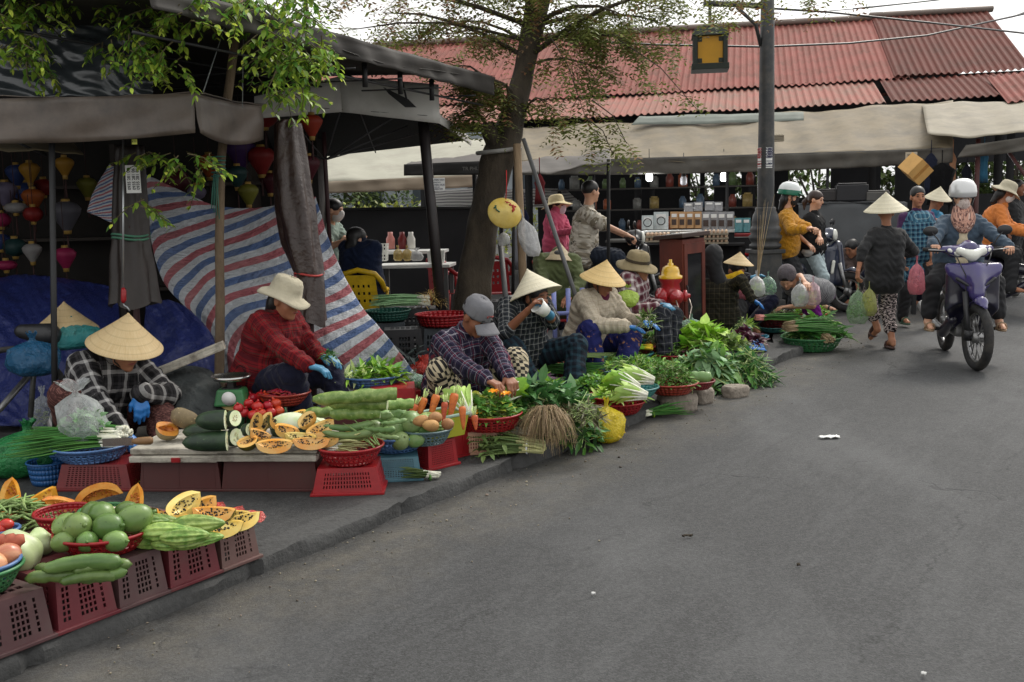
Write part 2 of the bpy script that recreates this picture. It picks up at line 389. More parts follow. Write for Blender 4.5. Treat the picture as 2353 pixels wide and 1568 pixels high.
path=[K(s,0,0)for s in np.arange(-9,6.9,.045)]+[V((2.74,10.15,0)),V((2.84,10.6,0)),V((3.3,12.1,0)),V((3.65,13.1,0)),V((3.8,14.6,0))]
prof=[(.165,PZ+.001),(.07,PZ+.002),(.02,PZ+.002),(.008,PZ-.004),(.0,PZ-.02),(-.004,.02),(-.006,-.02)]
b=MB();q=[]
for i,p in enumerate(path):
 d=(path[min(i+1,len(path)-1)]-path[max(i-1,0)]).normalized();nn=V((d.y,-d.x,0))
 jt=1 if(i%22)==0 and i<len(path)-6 else 0
 for j,(tt,z)in enumerate(prof):
  nz=noise_=sum(sin(i*f_+j*g_)*a_ for f_,g_,a_ in((.31,.5,.007),(.83,.6,.004),(2.1,.4,.003),(.057,.2,.01)))
  k=max(0,min(1,(j-1)/3));q.append(p-nn*(tt+nz*1.3*k+jt*.03*k)+V((0,0,z+(nz*.5-jt*.02)*(1 if 2<=j<5 else 0))))
m_=len(prof);b.add(q,[(i*m_+j,(i+1)*m_+j,(i+1)*m_+j+1,i*m_+j+1)for i in range(len(path)-1)for j in range(m_-1)])
kb_=b.obj('kerb',mat('kerbstone',(.068,.068,.067),.92,.4,9,.7,38,.014,dirt=(.014,.014,.013),ds=9,da=.85),kind='structure');kb_.data.set_sharp_from_angle(angle=rad(32))
b=MB()
for i in range(420):
 s=ran(-3,8);t=-abs(random.gauss(0,.28))-.02;p=K(s,t,.004);r=ran(.002,.005)*(2 if random.random()<.05 else 1);a=ran(0,6.3)
 b.ell(p,(r*ran(.7,1.8),r,r*.6),Matrix.Rotation(a,3,'Z'),5)
b.obj('grit',mat('grit',C(120,112,96),.9,.4,60,isl=.8),kind='stuff')
def scrap(p,L,W,m,lab,name,cat,yaw=0):
 b=MB();R=Matrix.Rotation(yaw,3,'Z');rs=[ran(-1,1)for _ in range(12)]
 b.grid(lambda u,v:p+R@V(((u-.5)*L*(1+.2*rs[int(v*3)]),(v-.5)*W*(1+.3*rs[4+int(u*4)]),.006+.012*abs(sin(u*7+v*4+rs[0])))),8,4)
 tag(b.obj(name,m,solid=.001),lab,cat)
WHITE_P=mat('white paper',C(225,225,222),.8,.06,20)
scrap(G(1905,1008,.0),.13,.05,WHITE_P,'torn scrap of white paper lying on the open road','litter','paper_scrap',.1)
scrap(G(1363,1371,.0),.014,.012,WHITE_P,'tiny white scrap on the asphalt near the bottom of the picture','litter','paper_scrap',.6)
scrap(G(2122,1557,.0),.013,.012,WHITE_P,'small white scrap on the asphalt at the bottom right','litter','paper_scrap',.6)
scrap(G(1580,1237,.0),.05,.008,mat('dry leaf',C(70,62,50),.9),'thin dark dry leaf lying on the road','leaf','dry_leaf',.1)
scrap(G(1835,1304,.0),.014,.012,MC['dry leaf'],'dark speck of leaf on the road below the paper scrap','leaf','dry_leaf',.6)
# ================================================================ MARKET HALL
BA=rad(12.5);BX=V((cos(BA),-sin(BA),0));BY=V((sin(BA),cos(BA),0));B0=V((1.5,16.1,0))
def B(u,v,z):return B0+BX*u+BY*v+V((0,0,z))
def BP(x,y,v):
 r=ray(x,y);t=(v-(CAM-B0).dot(BY))/r.dot(BY);p=CAM+r*t;return(p-B0).dot(BX),p.z
hall=root('market_hall','long market hall with red corrugated roof in two tiers behind the stalls','market hall',B(0,4,0),world=True)
def roof_mat(key,col,dirt,da):
 t=NT(key);vec=t.coord(False);c=t.mix(t.noise(1.2,5,vec),sc_(col,.85),sc_(col,1.12))
 c=t.mix(t.math('MULTIPLY',t.ramp(t.noise(2.2,6,vec,.7,(1,1,.25)),.42,.72),da),c,dirt)
 t.col(c);t.p.inputs['Roughness'].default_value=.8;t.p.inputs['Specular IOR Level'].default_value=.2;t.bump(t.noise(14,4,vec),.12,.01);return t.m
RM1=roof_mat('faded red sheet',C(144,88,80),C(104,76,66),.85);RM2=roof_mat('grimy red sheet',C(104,58,50),C(76,56,48),.7)
RM3=roof_mat('weathered red sheet',C(158,106,96),C(124,112,100),.9)
def corrug(name,u0,u1,v0,z0a,z0b,v1,z1a,z1b,m,par,ph=0.,lab=None):
 b=MB();pitch=.118;n=int((u1-u0)/pitch);pr_=((0,0),(.2,.006),(.36,.026),(.5,.034),(.64,.026),(.8,.006));q=[]
 us=[(u0+(i+a)*pitch,h)for i in range(n)for a,h in pr_];rows=7
 for j in range(rows):
  w_=j/(rows-1)
  for i,(u,h)in enumerate(us):
   k=(u-u0)/(u1-u0);za=z0a+(z0b-z0a)*k;zb=z1a+(z1b-z1a)*k
   wob=.008*sin(i*.05+ph)
   q.append(B(u,v0+(v1-v0)*w_,za+(zb-za)*w_+h+wob))
 L=len(us);b.add(q,[(j*L+i,j*L+i+1,(j+1)*L+i+1,(j+1)*L+i)for j in range(rows-1)for i in range(L-1)])
 return b.obj(name,m,par,smooth=False,lab=lab,solid=.006)
e0,e1=BP(846,111,7.2),BP(2329,30,7.2);f0,f1=BP(880,250,3.6),BP(2335,168,3.6);g0,g1=BP(960,290,2.0),BP(2290,226,2.0)
lin=lambda A,Bq,u:A[1]+(Bq[1]-A[1])*(u-A[0])/(Bq[0]-A[0])
uL=-6.2;uS=BP(2030,120,5.2)[0];uR=BP(2334,100,5.)[0]
corrug('roof',uL,uS+.3,3.6,lin(f0,f1,uL),lin(f0,f1,uS+.3),7.2,lin(e0,e1,uL),lin(e0,e1,uS+.3),RM1,hall,0,'faded pinkish red roof sheets')
corrug('roof',uS,uR,3.6,lin(f0,f1,uS)+.045,lin(f0,f1,uR)+.045,7.2,lin(e0,e1,uS)+.055,lin(e0,e1,uR)+.055,RM2,hall,1,'grimy dark red roof sheets')
uM=BP(2035,220,2.8)[0]
corrug('lower_roof',uL,uM,2.0,lin(g0,g1,uL),lin(g0,g1,uM),3.66,lin(f0,f1,uL)-.035,lin(f0,f1,uM)-.035,RM3,hall,2,'weathered pink lower roof sheets')
corrug('lower_roof',uM,uR+.3,2.0,lin(g0,g1,uM)+.02,lin(g0,g1,uR)+.02,3.66,lin(f0,f1,uM)+.005,lin(f0,f1,uR)+.005,RM2,hall,3,'grimy lower roof sheets')
b=MB();gm=mat('grey ridge flashing',C(120,108,100),.6,.2,3)
for ua,ub,dz in((uL,uS,.06),(uS-.05,uR+.05,.1)):
 b.tube([B(ua+(ub-ua)*i/8,7.2,lin(e0,e1,ua+(ub-ua)*i/8)+dz)for i in range(9)],.13,6,True,.5)
b.obj('ridge_cap',gm,hall)
corrug('rear_roof',uL,uR,11,3.4,3.6,7.25,lin(e0,e1,uL)-.03,lin(e0,e1,uR)-.03,RM2,hall,4)
DARK=mat('near black timber',(.012,.012,.013),.8,.4,4);DARKW=mat('dark wall',(.016,.016,.018),.85,.5,1.2)  # near black tones for timber, poles and walls
for u in np.arange(-6,uR+.1,2.05):b=MB();b.box(B(u,3.4,1.6),(.12,.12,3.2),Matrix.Rotation(-BA,3,'Z'));b.obj('post',DARK,hall)
b=MB();b.box(B((uL+uR)/2,3.5,3.03),(uR-uL,.12,.35),Matrix.Rotation(-BA,3,'Z'));b.obj('beam',DARK,hall)
b=MB();RZ=Matrix.Rotation(-BA,3,'Z');u=BP(1235,400,8)[0]
gaps=sorted((BP(x,400,8.)[0],w_)for x,w_ in((1597,.22),(1630,.2),(1697,.13),(1742,.3),(2040,.3),(2290,1.6),(1860,.9)))
for g_,w_ in gaps+[(uR+2.4,.1)]:
 b.box(B((u+g_-w_/2)/2,8,1.5),(g_-w_/2-u,.08,3.),RZ);b.box(B(g_,8,.74),(w_,.07,1.48),RZ);b.box(B(g_,8,2.6),(w_,.07,.9),RZ);u=g_+w_/2
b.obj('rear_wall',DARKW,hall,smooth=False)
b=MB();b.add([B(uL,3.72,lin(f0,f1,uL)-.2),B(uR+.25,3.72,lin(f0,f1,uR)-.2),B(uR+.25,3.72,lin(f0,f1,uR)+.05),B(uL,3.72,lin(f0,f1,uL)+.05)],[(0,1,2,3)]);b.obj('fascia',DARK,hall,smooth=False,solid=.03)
an=root('annex_roof','small lower red corrugated roof beyond the right end of the hall','roof',B(uR+1.6,3,2.6),world=True)
a0=BP(2285,233,1.7);corrug('roof',a0[0]+.15,a0[0]+2.4,1.5,a0[1]-.05,a0[1]+.12,3.0,a0[1]+.5,a0[1]+.62,RM1,an,5)
b=MB()
for u in(a0[0]+.4,a0[0]+2.2):b.box(B(u,2.3,1.3),(.1,.1,2.6),RZ)
b.obj('post',DARK,an)
def tarp_mat(key,col,stain,da=.6,rough=.75,trans=.0):
 t=NT(key);vec=t.coord(False);c=t.mix(t.noise(.9,5,vec),sc_(col,.82),sc_(col,1.1))
 c=t.mix(t.math('MULTIPLY',t.ramp(t.noise(1.7,7,vec,.72),.45,.7),da),c,stain)
 c=t.mix(t.math('MULTIPLY',t.ramp(t.noise(3,4,vec,.6,(1,1,.3)),.5,.8),da*.35),c,sc_(stain,.8))
 t.col(c);t.p.inputs['Roughness'].default_value=rough;t.bump(t.noise(2.3,3,vec,.5),.3,.05)
 if trans:
  tr=t.n('ShaderNodeBsdfTranslucent');t.l(c,tr.inputs[0]);mx=t.n('ShaderNodeMixShader');mx.inputs[0].default_value=trans
  t.l(t.p.outputs[0],mx.inputs[1]);t.l(tr.outputs[0],mx.inputs[2]);t.l(mx.outputs[0],t.out.inputs[0])
 return t.m
BEIGE=tarp_mat('beige tarpaulin',C(124,112,90),C(84,79,69),.8);GREYT=tarp_mat('grey brown canvas',C(78,72,66),C(50,46,42),.8)
CREAM=tarp_mat('cream tarpaulin',C(164,162,146),C(126,120,108));BLACKT=tarp_mat('black canvas',C(48,46,45),C(30,29,28),.6)
VAL=tarp_mat('grey valance cloth',C(92,88,81),C(60,57,52),.75);GREENG=tarp_mat('grey green tarpaulin',C(118,124,116),C(90,96,90))
def sheet(name,A,Bp,Cp,D,m,par=None,nu=24,nv=10,sag=.0,wr=.0,fr=7,ph=0.,solid=.006,lab=None,flut=0.,uvs=True):
 """cloth between corners A-B (upper edge) and D-C (lower edge): sag downwards, wrinkles, optional flutes"""
 A,Bp,Cp,D=map(V,(A,Bp,Cp,D));nn=(Bp-A).cross(D-A).normalized();b=MB()
 def fn(u,v):
  p=(A*(1-u)+Bp*u)*(1-v)+(D*(1-u)+Cp*u)*v
  p=p+V((0,0,-sag*4*u*(1-u)*(.3+.7*v)))+nn*wr*(sin(u*fr*2+v*3+ph)*.6+sin(u*fr*5.3-v*4+ph*2)*.3+sin(v*9+u*11+ph)*.3)
  if flut:p=p+nn*flut*v*sin(u*fr*6.3+ph+sin(u*9)*1.5)
  return p
 b.grid(fn,nu,nv);return b.obj(name,m,par,solid=solid,lab=lab)
aw=root('beige_awning','long stained beige tarpaulin awning along the front of the red-roofed hall','awning',B(1,0,0),world=True)
A0=BP(1195,300,1.9);A1=BP(2190,240,1.9);F0=BP(1195,372,-.3);F1=BP(2190,340,-.3);H0=BP(1195,402,-.3);H1=BP(2190,374,-.3)
sheet('tarpaulin',B(A0[0],1.9,A0[1]+.05),B(A1[0],1.9,A1[1]+.05),B(F1[0],-.3,F1[1]),B(F0[0],-.3,F0[1]),BEIGE,aw,70,16,.06,.03,14)
sheet('valance',B(F0[0],-.31,F0[1]),B(F1[0],-.31,F1[1]),B(H1[0],-.28,H1[1]),B(H0[0],-.28,H0[1]),VAL,aw,90,8,.05,.02,16,1,flut=.02)
b=MB()
for i,k in enumerate((0.,.18,.5,.73,1.)):
 u=F0[0]+(F1[0]-F0[0])*k;b.tube([B(u,-.2,.0),B(u,-.2,F0[1]+(F1[1]-F0[1])*k-.03)],.022,8)
b.tube([B(F0[0],-.27,F0[1]-.02),B(F1[0],-.27,F1[1]-.02)],.02,8)
b.obj('pole',DARK,aw)
tag(sheet('patch_sheet',B(*(BP(1470,268,1.7)[:1]),1.65,BP(1470,268,1.7)[1]),B(BP(1846,262,1.7)[0],1.65,BP(1846,258,1.7)[1]),B(BP(1846,280,1.5)[0],1.4,BP(1846,280,1.4)[1]+.02),B(BP(1452,292,1.5)[0],1.4,BP(1452,290,1.4)[1]+.02),GREENG,None,20,3,.01,.01),'narrow grey green sheet laid along the top of the beige awning','tarpaulin')
aw2=root('pale_awning','crumpled pale awning at the right edge joining the long beige one','awning',B(6,0,0),world=True)
a,c,d_,e_=BP(2120,246,1.7),BP(2460,236,1.7),BP(2130,322,-.4),BP(2460,302,-.4)
sheet('tarpaulin',B(a[0],1.75,a[1]+.04),B(c[0],1.7,c[1]+.1),B(e_[0],-.5,e_[1]+.04),B(d_[0],-.45,d_[1]+.06),tarp_mat('pale tarpaulin',C(142,134,116),C(100,94,84),.7),aw2,40,16,.05,.022,5,2)
h0,h1=BP(2200,362,-.5),BP(2460,318,-.5)
sheet('valance',B(d_[0]+.5,-.47,BP(2200,335,-.4)[1]),B(e_[0],-.52,e_[1]+.03),B(h1[0],-.5,h1[1]-.02),B(h0[0],-.46,h0[1]),VAL,aw2,30,6,.05,.03,4,2)
b=MB();u=BP(2249,400,-.4)[0];b.tube([B(u,-.3,0),B(u,-.3,d_[1]+.0)],.035,8);u=BP(2310,330,-.5)[0]
b.tube([B(u,-.3,h1[1]-.02),B(u+.6,-.6,1.2)],.025,8);b.obj('pole',mat('dark red pole',C(70,32,30),.6),aw2)
aw3=root('cream_awning','low cream tarpaulin awning between the folded umbrella and the tree trunk','awning',U(900,400,14),world=True)
sheet('tarpaulin',U(690,345,15.5),U(1120,322,15.5),U(1125,400,13.2),U(690,420,13.2),CREAM,aw3,30,10,.03,.02,6)
sheet('valance',U(690,420,13.19),U(1125,400,13.19),U(1125,428,13.22),U(690,446,13.22),tarp_mat('buff valance',C(168,152,132),C(130,118,104)),aw3,40,5,.01,.015,8,flut=.01)
b=MB();b.tube([U(1100,402,13.3),V((U(1100,402,13.3).x,U(1100,402,13.3).y,PZ))],.03,8);b.obj('pole',DARK,aw3)
aw4=root('black_canopy','small black canopy with a faded white mark behind the tree trunk','canopy',U(1020,380,12),world=True)
sheet('canopy_top',U(945,372,12.4),U(1118,352,12.4),U(1118,372,11.6),U(928,380,11.6),GREYT,aw4,16,6,.01,.01)
sheet('valance',U(928,378,11.59),U(1118,370,11.59),U(1118,402,11.6),U(928,404,11.6),BLACKT,aw4,20,5,.0,.01,4)
b=MB();b.tube([U(1090,372,11.9),G(1090,700,PZ)*.0+V((U(1090,372,11.9).x,U(1090,372,11.9).y,PZ))],.03,8);b.obj('pole',DARK,aw4)
aw5=root('brown_flap','slack grey brown canvas flap strung out to the right of the trunk','canvas',U(1300,370,12),world=True)
sheet('canvas',U(1180,372,12.8),U(1400,345,12.8),U(1404,372,11.5),U(1180,402,11.5),GREYT,aw5,24,8,.03,.02,5,1)
b=MB();b.tube([U(1398,366,11.6),V((U(1398,366,11.6).x,U(1398,366,11.6).y+.2,PZ))],.02,8);b.obj('pole',DARK,aw5)
FT=tarp_mat('worn taupe canvas',C(96,85,76),C(52,46,42),.85,.45)
ca=root('front_canopy','nearest taupe canvas stall canopy with a deep valance, upper left','canopy',U(300,300,6),world=True)
c0,c1,c2=U(-90,228,5.7),U(446,214,6.0),U(604,243,6.9)
b0,b1,b1b,b2=U(-90,330,5.72),U(449,306,6.02),U(458,306,6.03),U(603,321,6.92)
r0_,r1_=U(-90,300,8.2),U(560,292,8.4)
sheet('valance',c0,c1,b1,b0,FT,ca,40,8,.02,.015,4,.5,lab='long front valance')
sheet('valance',c1,c2,b2,b1b,FT,ca,16,8,.05,.01,3,2,lab='short side valance, lighter')
sheet('canopy_top',r0_+V((0,0,.14)),r1_+V((0,0,.14)),c1+V((0,.01,-.005)),c0+V((0,.01,-.005)),FT,ca,24,8,.0,.02,4)
sheet('canopy_top',r1_+V((0,0,.14)),r1_+V((.1,.1,.1)),c2,c1,FT,ca,8,8,.0,.01,4)
b=MB();b.tube([c0+V((0,.03,-.03)),c1+V((-.03,.03,-.03))],.016);b.tube([c1+V((-.03,.03,-.03)),c2+V((-.03,0,-.03))],.016)
b.tube([U(119,320,5.9),G(128,1072,PZ)],.017,8)
b.obj('pole',mat('black metal',(.012,.012,.013),.6,.3,8),ca)
um=root('tilted_umbrella','edge of an olive brown market umbrella tucked under the front canopy','umbrella',U(90,330,6.3),world=True)
sheet('canopy_cloth',U(-60,312,7.2),U(170,330,7.0),U(192,356,6.4),U(-60,352,6.3),tarp_mat('olive canvas',C(92,82,60),C(60,54,42)),um,16,6,-.02,.01)
b=MB();b.tube([U(105,358,6.5),U(20,318,6.4)],.008);b.tube([U(105,358,6.5),U(75,322,6.8)],.008);b.tube([U(120,352,6.5),G(127,1012,PZ)],.018,8);b.obj('pole',MC['black metal'],um)
DT=tarp_mat('dark grey canvas',C(52,48,44),C(32,30,28),.7)
big=root('dark_canopy','large dark canopy whose grey valance runs back towards the tree trunk','canopy',U(800,200,7.5),world=True)
k0,k1=U(520,18,5.9),U(1138,176,9.4);k0 .z=2.66;k1 .z=2.63;k0=k0+(k0-k1)*.16
lf=V((-6.2,2.2,.25));rf=V((-3.6,1.5,.35))
sheet('valance',k0,k1,k1+V((0,0,-.16)),k0+V((0,0,-.13)),DT,big,90,6,.0,.014,12,1,flut=.012)
sheet('canopy_top',k0+lf,k1+rf+V((.2,.6,0)),k1,k0,DT,big,24,10,.1,.02,4)
b=MB()
for k in(.45,.6,.75,.9):
 p=k0 .lerp(k1,k)+V((0,0,-.2));b.tube([p,p+V((-3.6,1.4,.1))],.007,6)
for o_,z in((.12,-.24),(.9,-.16),(1.7,-.1),(2.6,-.05)):b.tube([k0+V((-o_,o_*.35,z)),k1+V((-o_,o_*.35,z))],.009,6)
for k in(.52,.64,.76):p=k0 .lerp(k1,k)+V((-.1,.05,-.12));b.tube([p,p+V((0,0,-.17))],.02,6)
b.obj('frame_bar',MC['black metal'],big)
b=MB();pt=U(964,196,9.3);b.tube([pt,V((pt.x+.16,pt.y,PZ))],.048,12);b.obj('pole',mat('rust black pole',(.022,.017,.017),.5,.4,6,.2,30),big)
b=MB();q=U(905,205,8.6);b.poly([U(880,200,8.6),U(938,228,8.6),U(956,246,8.6),U(930,246,8.6),U(893,216,8.6)],(0,.05,0));b.tube([U(925,190,8.6),U(935,232,8.6)],.008,6)
tag(b.obj('floodlight',MC['black metal'],smooth=False),'black floodlight hanging on the frame below the long grey valance','lamp')
su=root('square_umbrella','open square umbrella with a pale grey rim and black underside','umbrella',V((U(745,560,9.6).x,U(745,560,9.6).y,PZ)),world=True)
n0,n1,n2,n3=U(585,238,8.3),U(1010,268,9.0),U(1082,322,11.2),U(640,372,11.0);ap=U(800,235,9.9);ap.z=2.75
UND=tarp_mat('umbrella cloth',C(40,44,46),C(24,26,28),.5);RIM=tarp_mat('pale grey rim',C(196,194,188),C(150,146,140))
b=MB()
for a,c in((n0,n1),(n1,n2),(n2,n3),(n3,n0)):b.add([a,c,ap],[(0,1,2)])
b.obj('canopy_cloth',UND,su,smooth=False,solid=.004)
up_=V((0,0,.27));mid=n0 .lerp(n1,.45)
sheet('rim',n0+up_*.2,mid+up_,mid+V((0,0,-.02)),n0+V((0,0,-.12)),RIM,su,10,4,0,.012);sheet('rim',mid+up_,n1+V((0,0,.27)),n1+V((0,0,-.06)),mid+V((0,0,-.02)),RIM,su,12,4,0,.012)
sheet('rim',n1+V((0,0,.02)),n2+V((0,0,.02)),n2+V((0,0,-.06)),n1+V((0,0,-.06)),RIM,su,8,3,0,.01)
b=MB();hub=U(747,368,9.6)
for q in(n0,n1,n2,n3,n0 .lerp(n1,.5),n1 .lerp(n2,.5),n2 .lerp(n3,.5)):b.tube([hub,hub.lerp(q,.62)+V((0,0,.14))],.007,6);b.tube([ap-V((0,0,.05)),q-V((0,0,.02))],.007,6)
b.obj('rib',mat('grey rib',C(85,85,88),.5),su)
b=MB();b.tube([hub+V((0,0,.25)),hub,V((hub.x+.02,hub.y,PZ))],.02,8);b.obj('pole',mat('maroon pole',C(62,34,36),.5),su)
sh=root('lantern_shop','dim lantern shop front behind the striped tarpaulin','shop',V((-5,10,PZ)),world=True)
b=MB();b.box(V((-5.2,10.6,1.6)),(6.6,.1,3.2));b.box(V((-1.95,10.9,1.1)),(.06,.6,2.2));b.obj('wall',mat('shop back wall',(.02,.017,.015),.9,.5,1.5),sh,smooth=False)  # walls added as a dark backdrop to the lanterns
b=MB();b.box(V((-5.8,8.6,3.28)),(7.2,4.4,.06));b.obj('roof',DARKW,sh,smooth=False)  # roof added to keep daylight out of the shop
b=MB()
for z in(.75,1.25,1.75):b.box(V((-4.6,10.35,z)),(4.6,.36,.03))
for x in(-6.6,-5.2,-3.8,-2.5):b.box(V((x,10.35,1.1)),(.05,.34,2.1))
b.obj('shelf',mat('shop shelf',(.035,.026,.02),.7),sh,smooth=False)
b=MB();b.box(V((-7.4,7.6,1.5)),(.08,5.6,3));b.obj('shade_wall',DARKW,sh,smooth=False)  # out of view, added to keep the shop dark
BACKG=mat('far foliage',(.10,.15,.045),.7,.5,5,.5,18,.1,isl=.5,trans=.25)
def bush(name,c,r,n,m,label,cat='bush',leaf=.16,group=None,trunk=True):
 rt_=root(name,label,cat,(c.x,c.y,0),world=True,group=group);b=MB()
 for i in range(n):
  d=V((random.gauss(0,1),random.gauss(0,1),random.gauss(0,1))).normalized()*(ran(.45,1)**.5)
  d*=1+.25*sin(d.x*5+d.z*7+c.x);p=c+V((d.x*r[0],d.y*r[1],d.z*r[2]));s=leaf*ran(.6,1.4)
  a=V((random.gauss(0,1),random.gauss(0,1),random.gauss(0,.6))).normalized();e=frame(a)[0]
  b.add([p-a*s,p+e*s*.5,p+a*s,p-e*s*.5],[(0,1,2,3)])
 b.obj('crown' if trunk else 'foliage',m,rt_,smooth=False)
 if trunk:
  b=MB();b.tube([V((c.x,c.y,0)),V((c.x+.1,c.y,c.z*.6)),c],[.14,.11,.05],8)
  for i in range(5):b.tube([c-V((0,0,r[2]*.6)),c+V((random.uniform(-.6,.6)*r[0],random.uniform(-.6,.6)*r[1],r[2]*.4))],[.06,.02],6)
  b.obj('trunk',mat('grey bark',C(70,62,54),.9,.3,8,.5,20),rt_)
for i,(x,y,d,rx,rz,lb)in enumerate(((2060,400,34,1.6,1.9,'leafy tree seen beyond the hall between the cardboard box and the dark stall'),(2240,390,36,2.2,2.4,'bushy tree in daylight beyond the far right awning'),(2330,390,33,1.5,1.8,'pale green tree at the right edge beyond the black silhouette'),(2150,400,35,1.6,1.9,'tree beyond the hall behind the hanging cardboard box'),(1880,420,34,2.2,1.8,'green tree glimpsed through the hall above the white and green helmet'),(1620,430,35,1.8,1.6,'tree glimpsed through the small gaps behind the goods shelf'),(690,440,38,2.4,1.8,'distant tree seen beyond the sage-shirted woman'),(820,420,40,2.2,1.6,'distant tree under the cream awning'),(1740,420,36,1.6,1.8,'tree glimpsed through the hall beside the lamp post'))):
 c=U(x,y,d);c.z=max(c.z,rz*.9);bush('background_tree',c,(rx,1.6,rz),2600,BACKG,lb,'tree',.13,'background trees')
hd=root('hedge','clipped yellow green hedge in daylight beyond the left stalls','hedge',(-4,27,0),world=True);b=MB()
for i in range(3600):
 p=V((ran(-9,3),27+ran(-.4,.4),ran(.1,1.62)));s=.07*ran(.6,1.5);a=V((random.gauss(0,1),random.gauss(0,1),random.gauss(0,1))).normalized();e=frame(a)[0]
 b.add([p-a*s,p+e*s*.6,p+a*s,p-e*s*.6],[(0,1,2,3)])
b.obj('foliage',mat('hedge leaf',C(150,160,70),.6,.3,4,isl=.5,trans=.2),hd,smooth=False)
hs_=root('grey_house','grey two-storey house far beyond the left stalls','house',(-6,46,0),world=True)
b=MB();b.box((-6,46,3),(26,4,6));b.obj('wall',mat('house grey',C(140,146,150),.8,.2,1),hs_,smooth=False)
for i in range(10):
 b=MB();b.box((-15+i*2.3,43.98,2.1),(1.0,.06,1.5));b.obj('window',mat('house window',C(60,68,74),.3),hs_,smooth=False)
b=MB();b.poly([(-19.5,43.6,6),(7.5,43.6,6),(7.5,46,7.4),(-19.5,46,7.4)],(0,0,.1));b.obj('roof',mat('house roof',C(150,90,78),.8),hs_,smooth=False)
tt=root('striped_tent','white tent roof with grey stripes beyond the middle stalls','tent',(.2,22,0),world=True)
t=NT('striped tent cloth');u_=t.n('ShaderNodeUVMap');sp=t.n('ShaderNodeSeparateXYZ');t.l(u_.outputs[0],sp.inputs[0])
t.col(bands(t,t.math('ADD',sp.outputs[1],t.math('MULTIPLY',sp.outputs[0],.3)),.16,[(.0,.4,C(120,120,118))],C(225,225,220)))
sheet('tent_cloth',U(985,434,23),U(1300,434,23),U(1340,474,21),U(960,474,21),t.m,tt,12,4,.03,.02)
for x in(985,1150,1310):q=U(x,470,21.2);b=MB();b.tube([q,V((q.x,q.y,0))],.04,6);b.obj('pole',DARK,tt)
pn=root('backdrop','added black stall-shade partition behind the white tables left of the trunk','backdrop',U(930,600,13.6),world=True)  # black panel added where the stall interior lies in shade
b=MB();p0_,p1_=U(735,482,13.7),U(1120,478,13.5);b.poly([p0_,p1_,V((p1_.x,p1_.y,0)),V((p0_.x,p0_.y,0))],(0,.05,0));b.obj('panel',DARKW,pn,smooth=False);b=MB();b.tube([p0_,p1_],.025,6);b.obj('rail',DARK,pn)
# ================================================================ MARKET GOODS: builders
def RZm(a):return Matrix.Rotation(a,3,'Z')
def panel(b,A,Bq,Cq,D,nu,nv,holes,mu=.22,mv=.2):
 """wall A-B (bottom) D-C (top) of cells; holes(i, j) cells get a real opening"""
 A,Bq,Cq,D=map(V,(A,Bq,Cq,D));P=lambda u,v:(A*(1-u)+Bq*u)*(1-v)+(D*(1-u)+Cq*u)*v
 for j in range(nv):
  for i in range(nu):
   o=[P(i/nu,j/nv),P((i+1)/nu,j/nv),P((i+1)/nu,(j+1)/nv),P(i/nu,(j+1)/nv)]
   if holes(i,j):
    q=[P((i+mu)/nu,(j+mv)/nv),P((i+1-mu)/nu,(j+mv)/nv),P((i+1-mu)/nu,(j+1-mv)/nv),P((i+mu)/nu,(j+1-mv)/nv)]
    b.add(o+q,[(0,1,5,4),(1,2,6,5),(2,3,7,6),(3,0,4,7)])
   else:b.add(o,[(0,1,2,3)])
def crate(label,loc,rz,w,d,h,m,style='open',group=None,tap=.84,name='plastic_crate'):
 """upside-down market crate: tapered perforated body above a flange on the ground"""
 r=root(name,label,'crate',loc,rz,group);b=MB();x,y=w/2,d/2;X,Y=x*tap,y*tap;z0=.012
 if style=='open':hf=lambda i,j:(i%12 in(1,2,5,6,7,8,10))and 0<j<7;nu,nv=13,8
 elif style=='slot':hf=lambda i,j:2<i<20 and 0<j<5;nu,nv=23,6
 elif style=='fine':hf=lambda i,j:1<i<16 and 0<j<11;nu,nv=18,12
 else:hf=lambda i,j:False;nu,nv=3,2
 f=[(-x,-y),(x,-y),(x,y),(-x,y)];t_=[(-X,-Y),(X,-Y),(X,Y),(-X,Y)]
 for k in range(4):
  a,c=f[k],f[(k+1)%4];e,g=t_[k],t_[(k+1)%4]
  panel(b,(*a,z0),(*c,z0),(*g,h),(*e,h),nu,nv,hf,.2 if style!='slot' else .3,.16 if style!='fine' else .3)
 panel(b,(-X,-Y,h),(X,-Y,h),(X,Y,h),(-X,Y,h),7,6,lambda i,j:style in('open','slot')and 0<i<6 and 0<j<5,.15,.2)
 b.obj('body',m,r,smooth=False,solid=.004,off=-1)
 b=MB();q=.012
 for cx_,cy_,sx,sy in((0,-y,w+2*q,2*q),(0,y,w+2*q,2*q),(-x,0,2*q,d-2*q),(x,0,2*q,d-2*q)):b.box((cx_,cy_,.007),(sx,sy,.014))
 b.obj('flange',m,r,smooth=False,bev=.003)
 if style=='panel':
  b=MB()
  for s in(-1,1):
   for u in(-.5,-.02,.46):b.box((u*w*.92,s*(y*.925+.002),h*.5),(.008,.012,h*.9),Matrix.Rotation(s*math.atan((y-Y)/h),3,'X'))
  b.obj('rib',m,r,smooth=False)
 return r
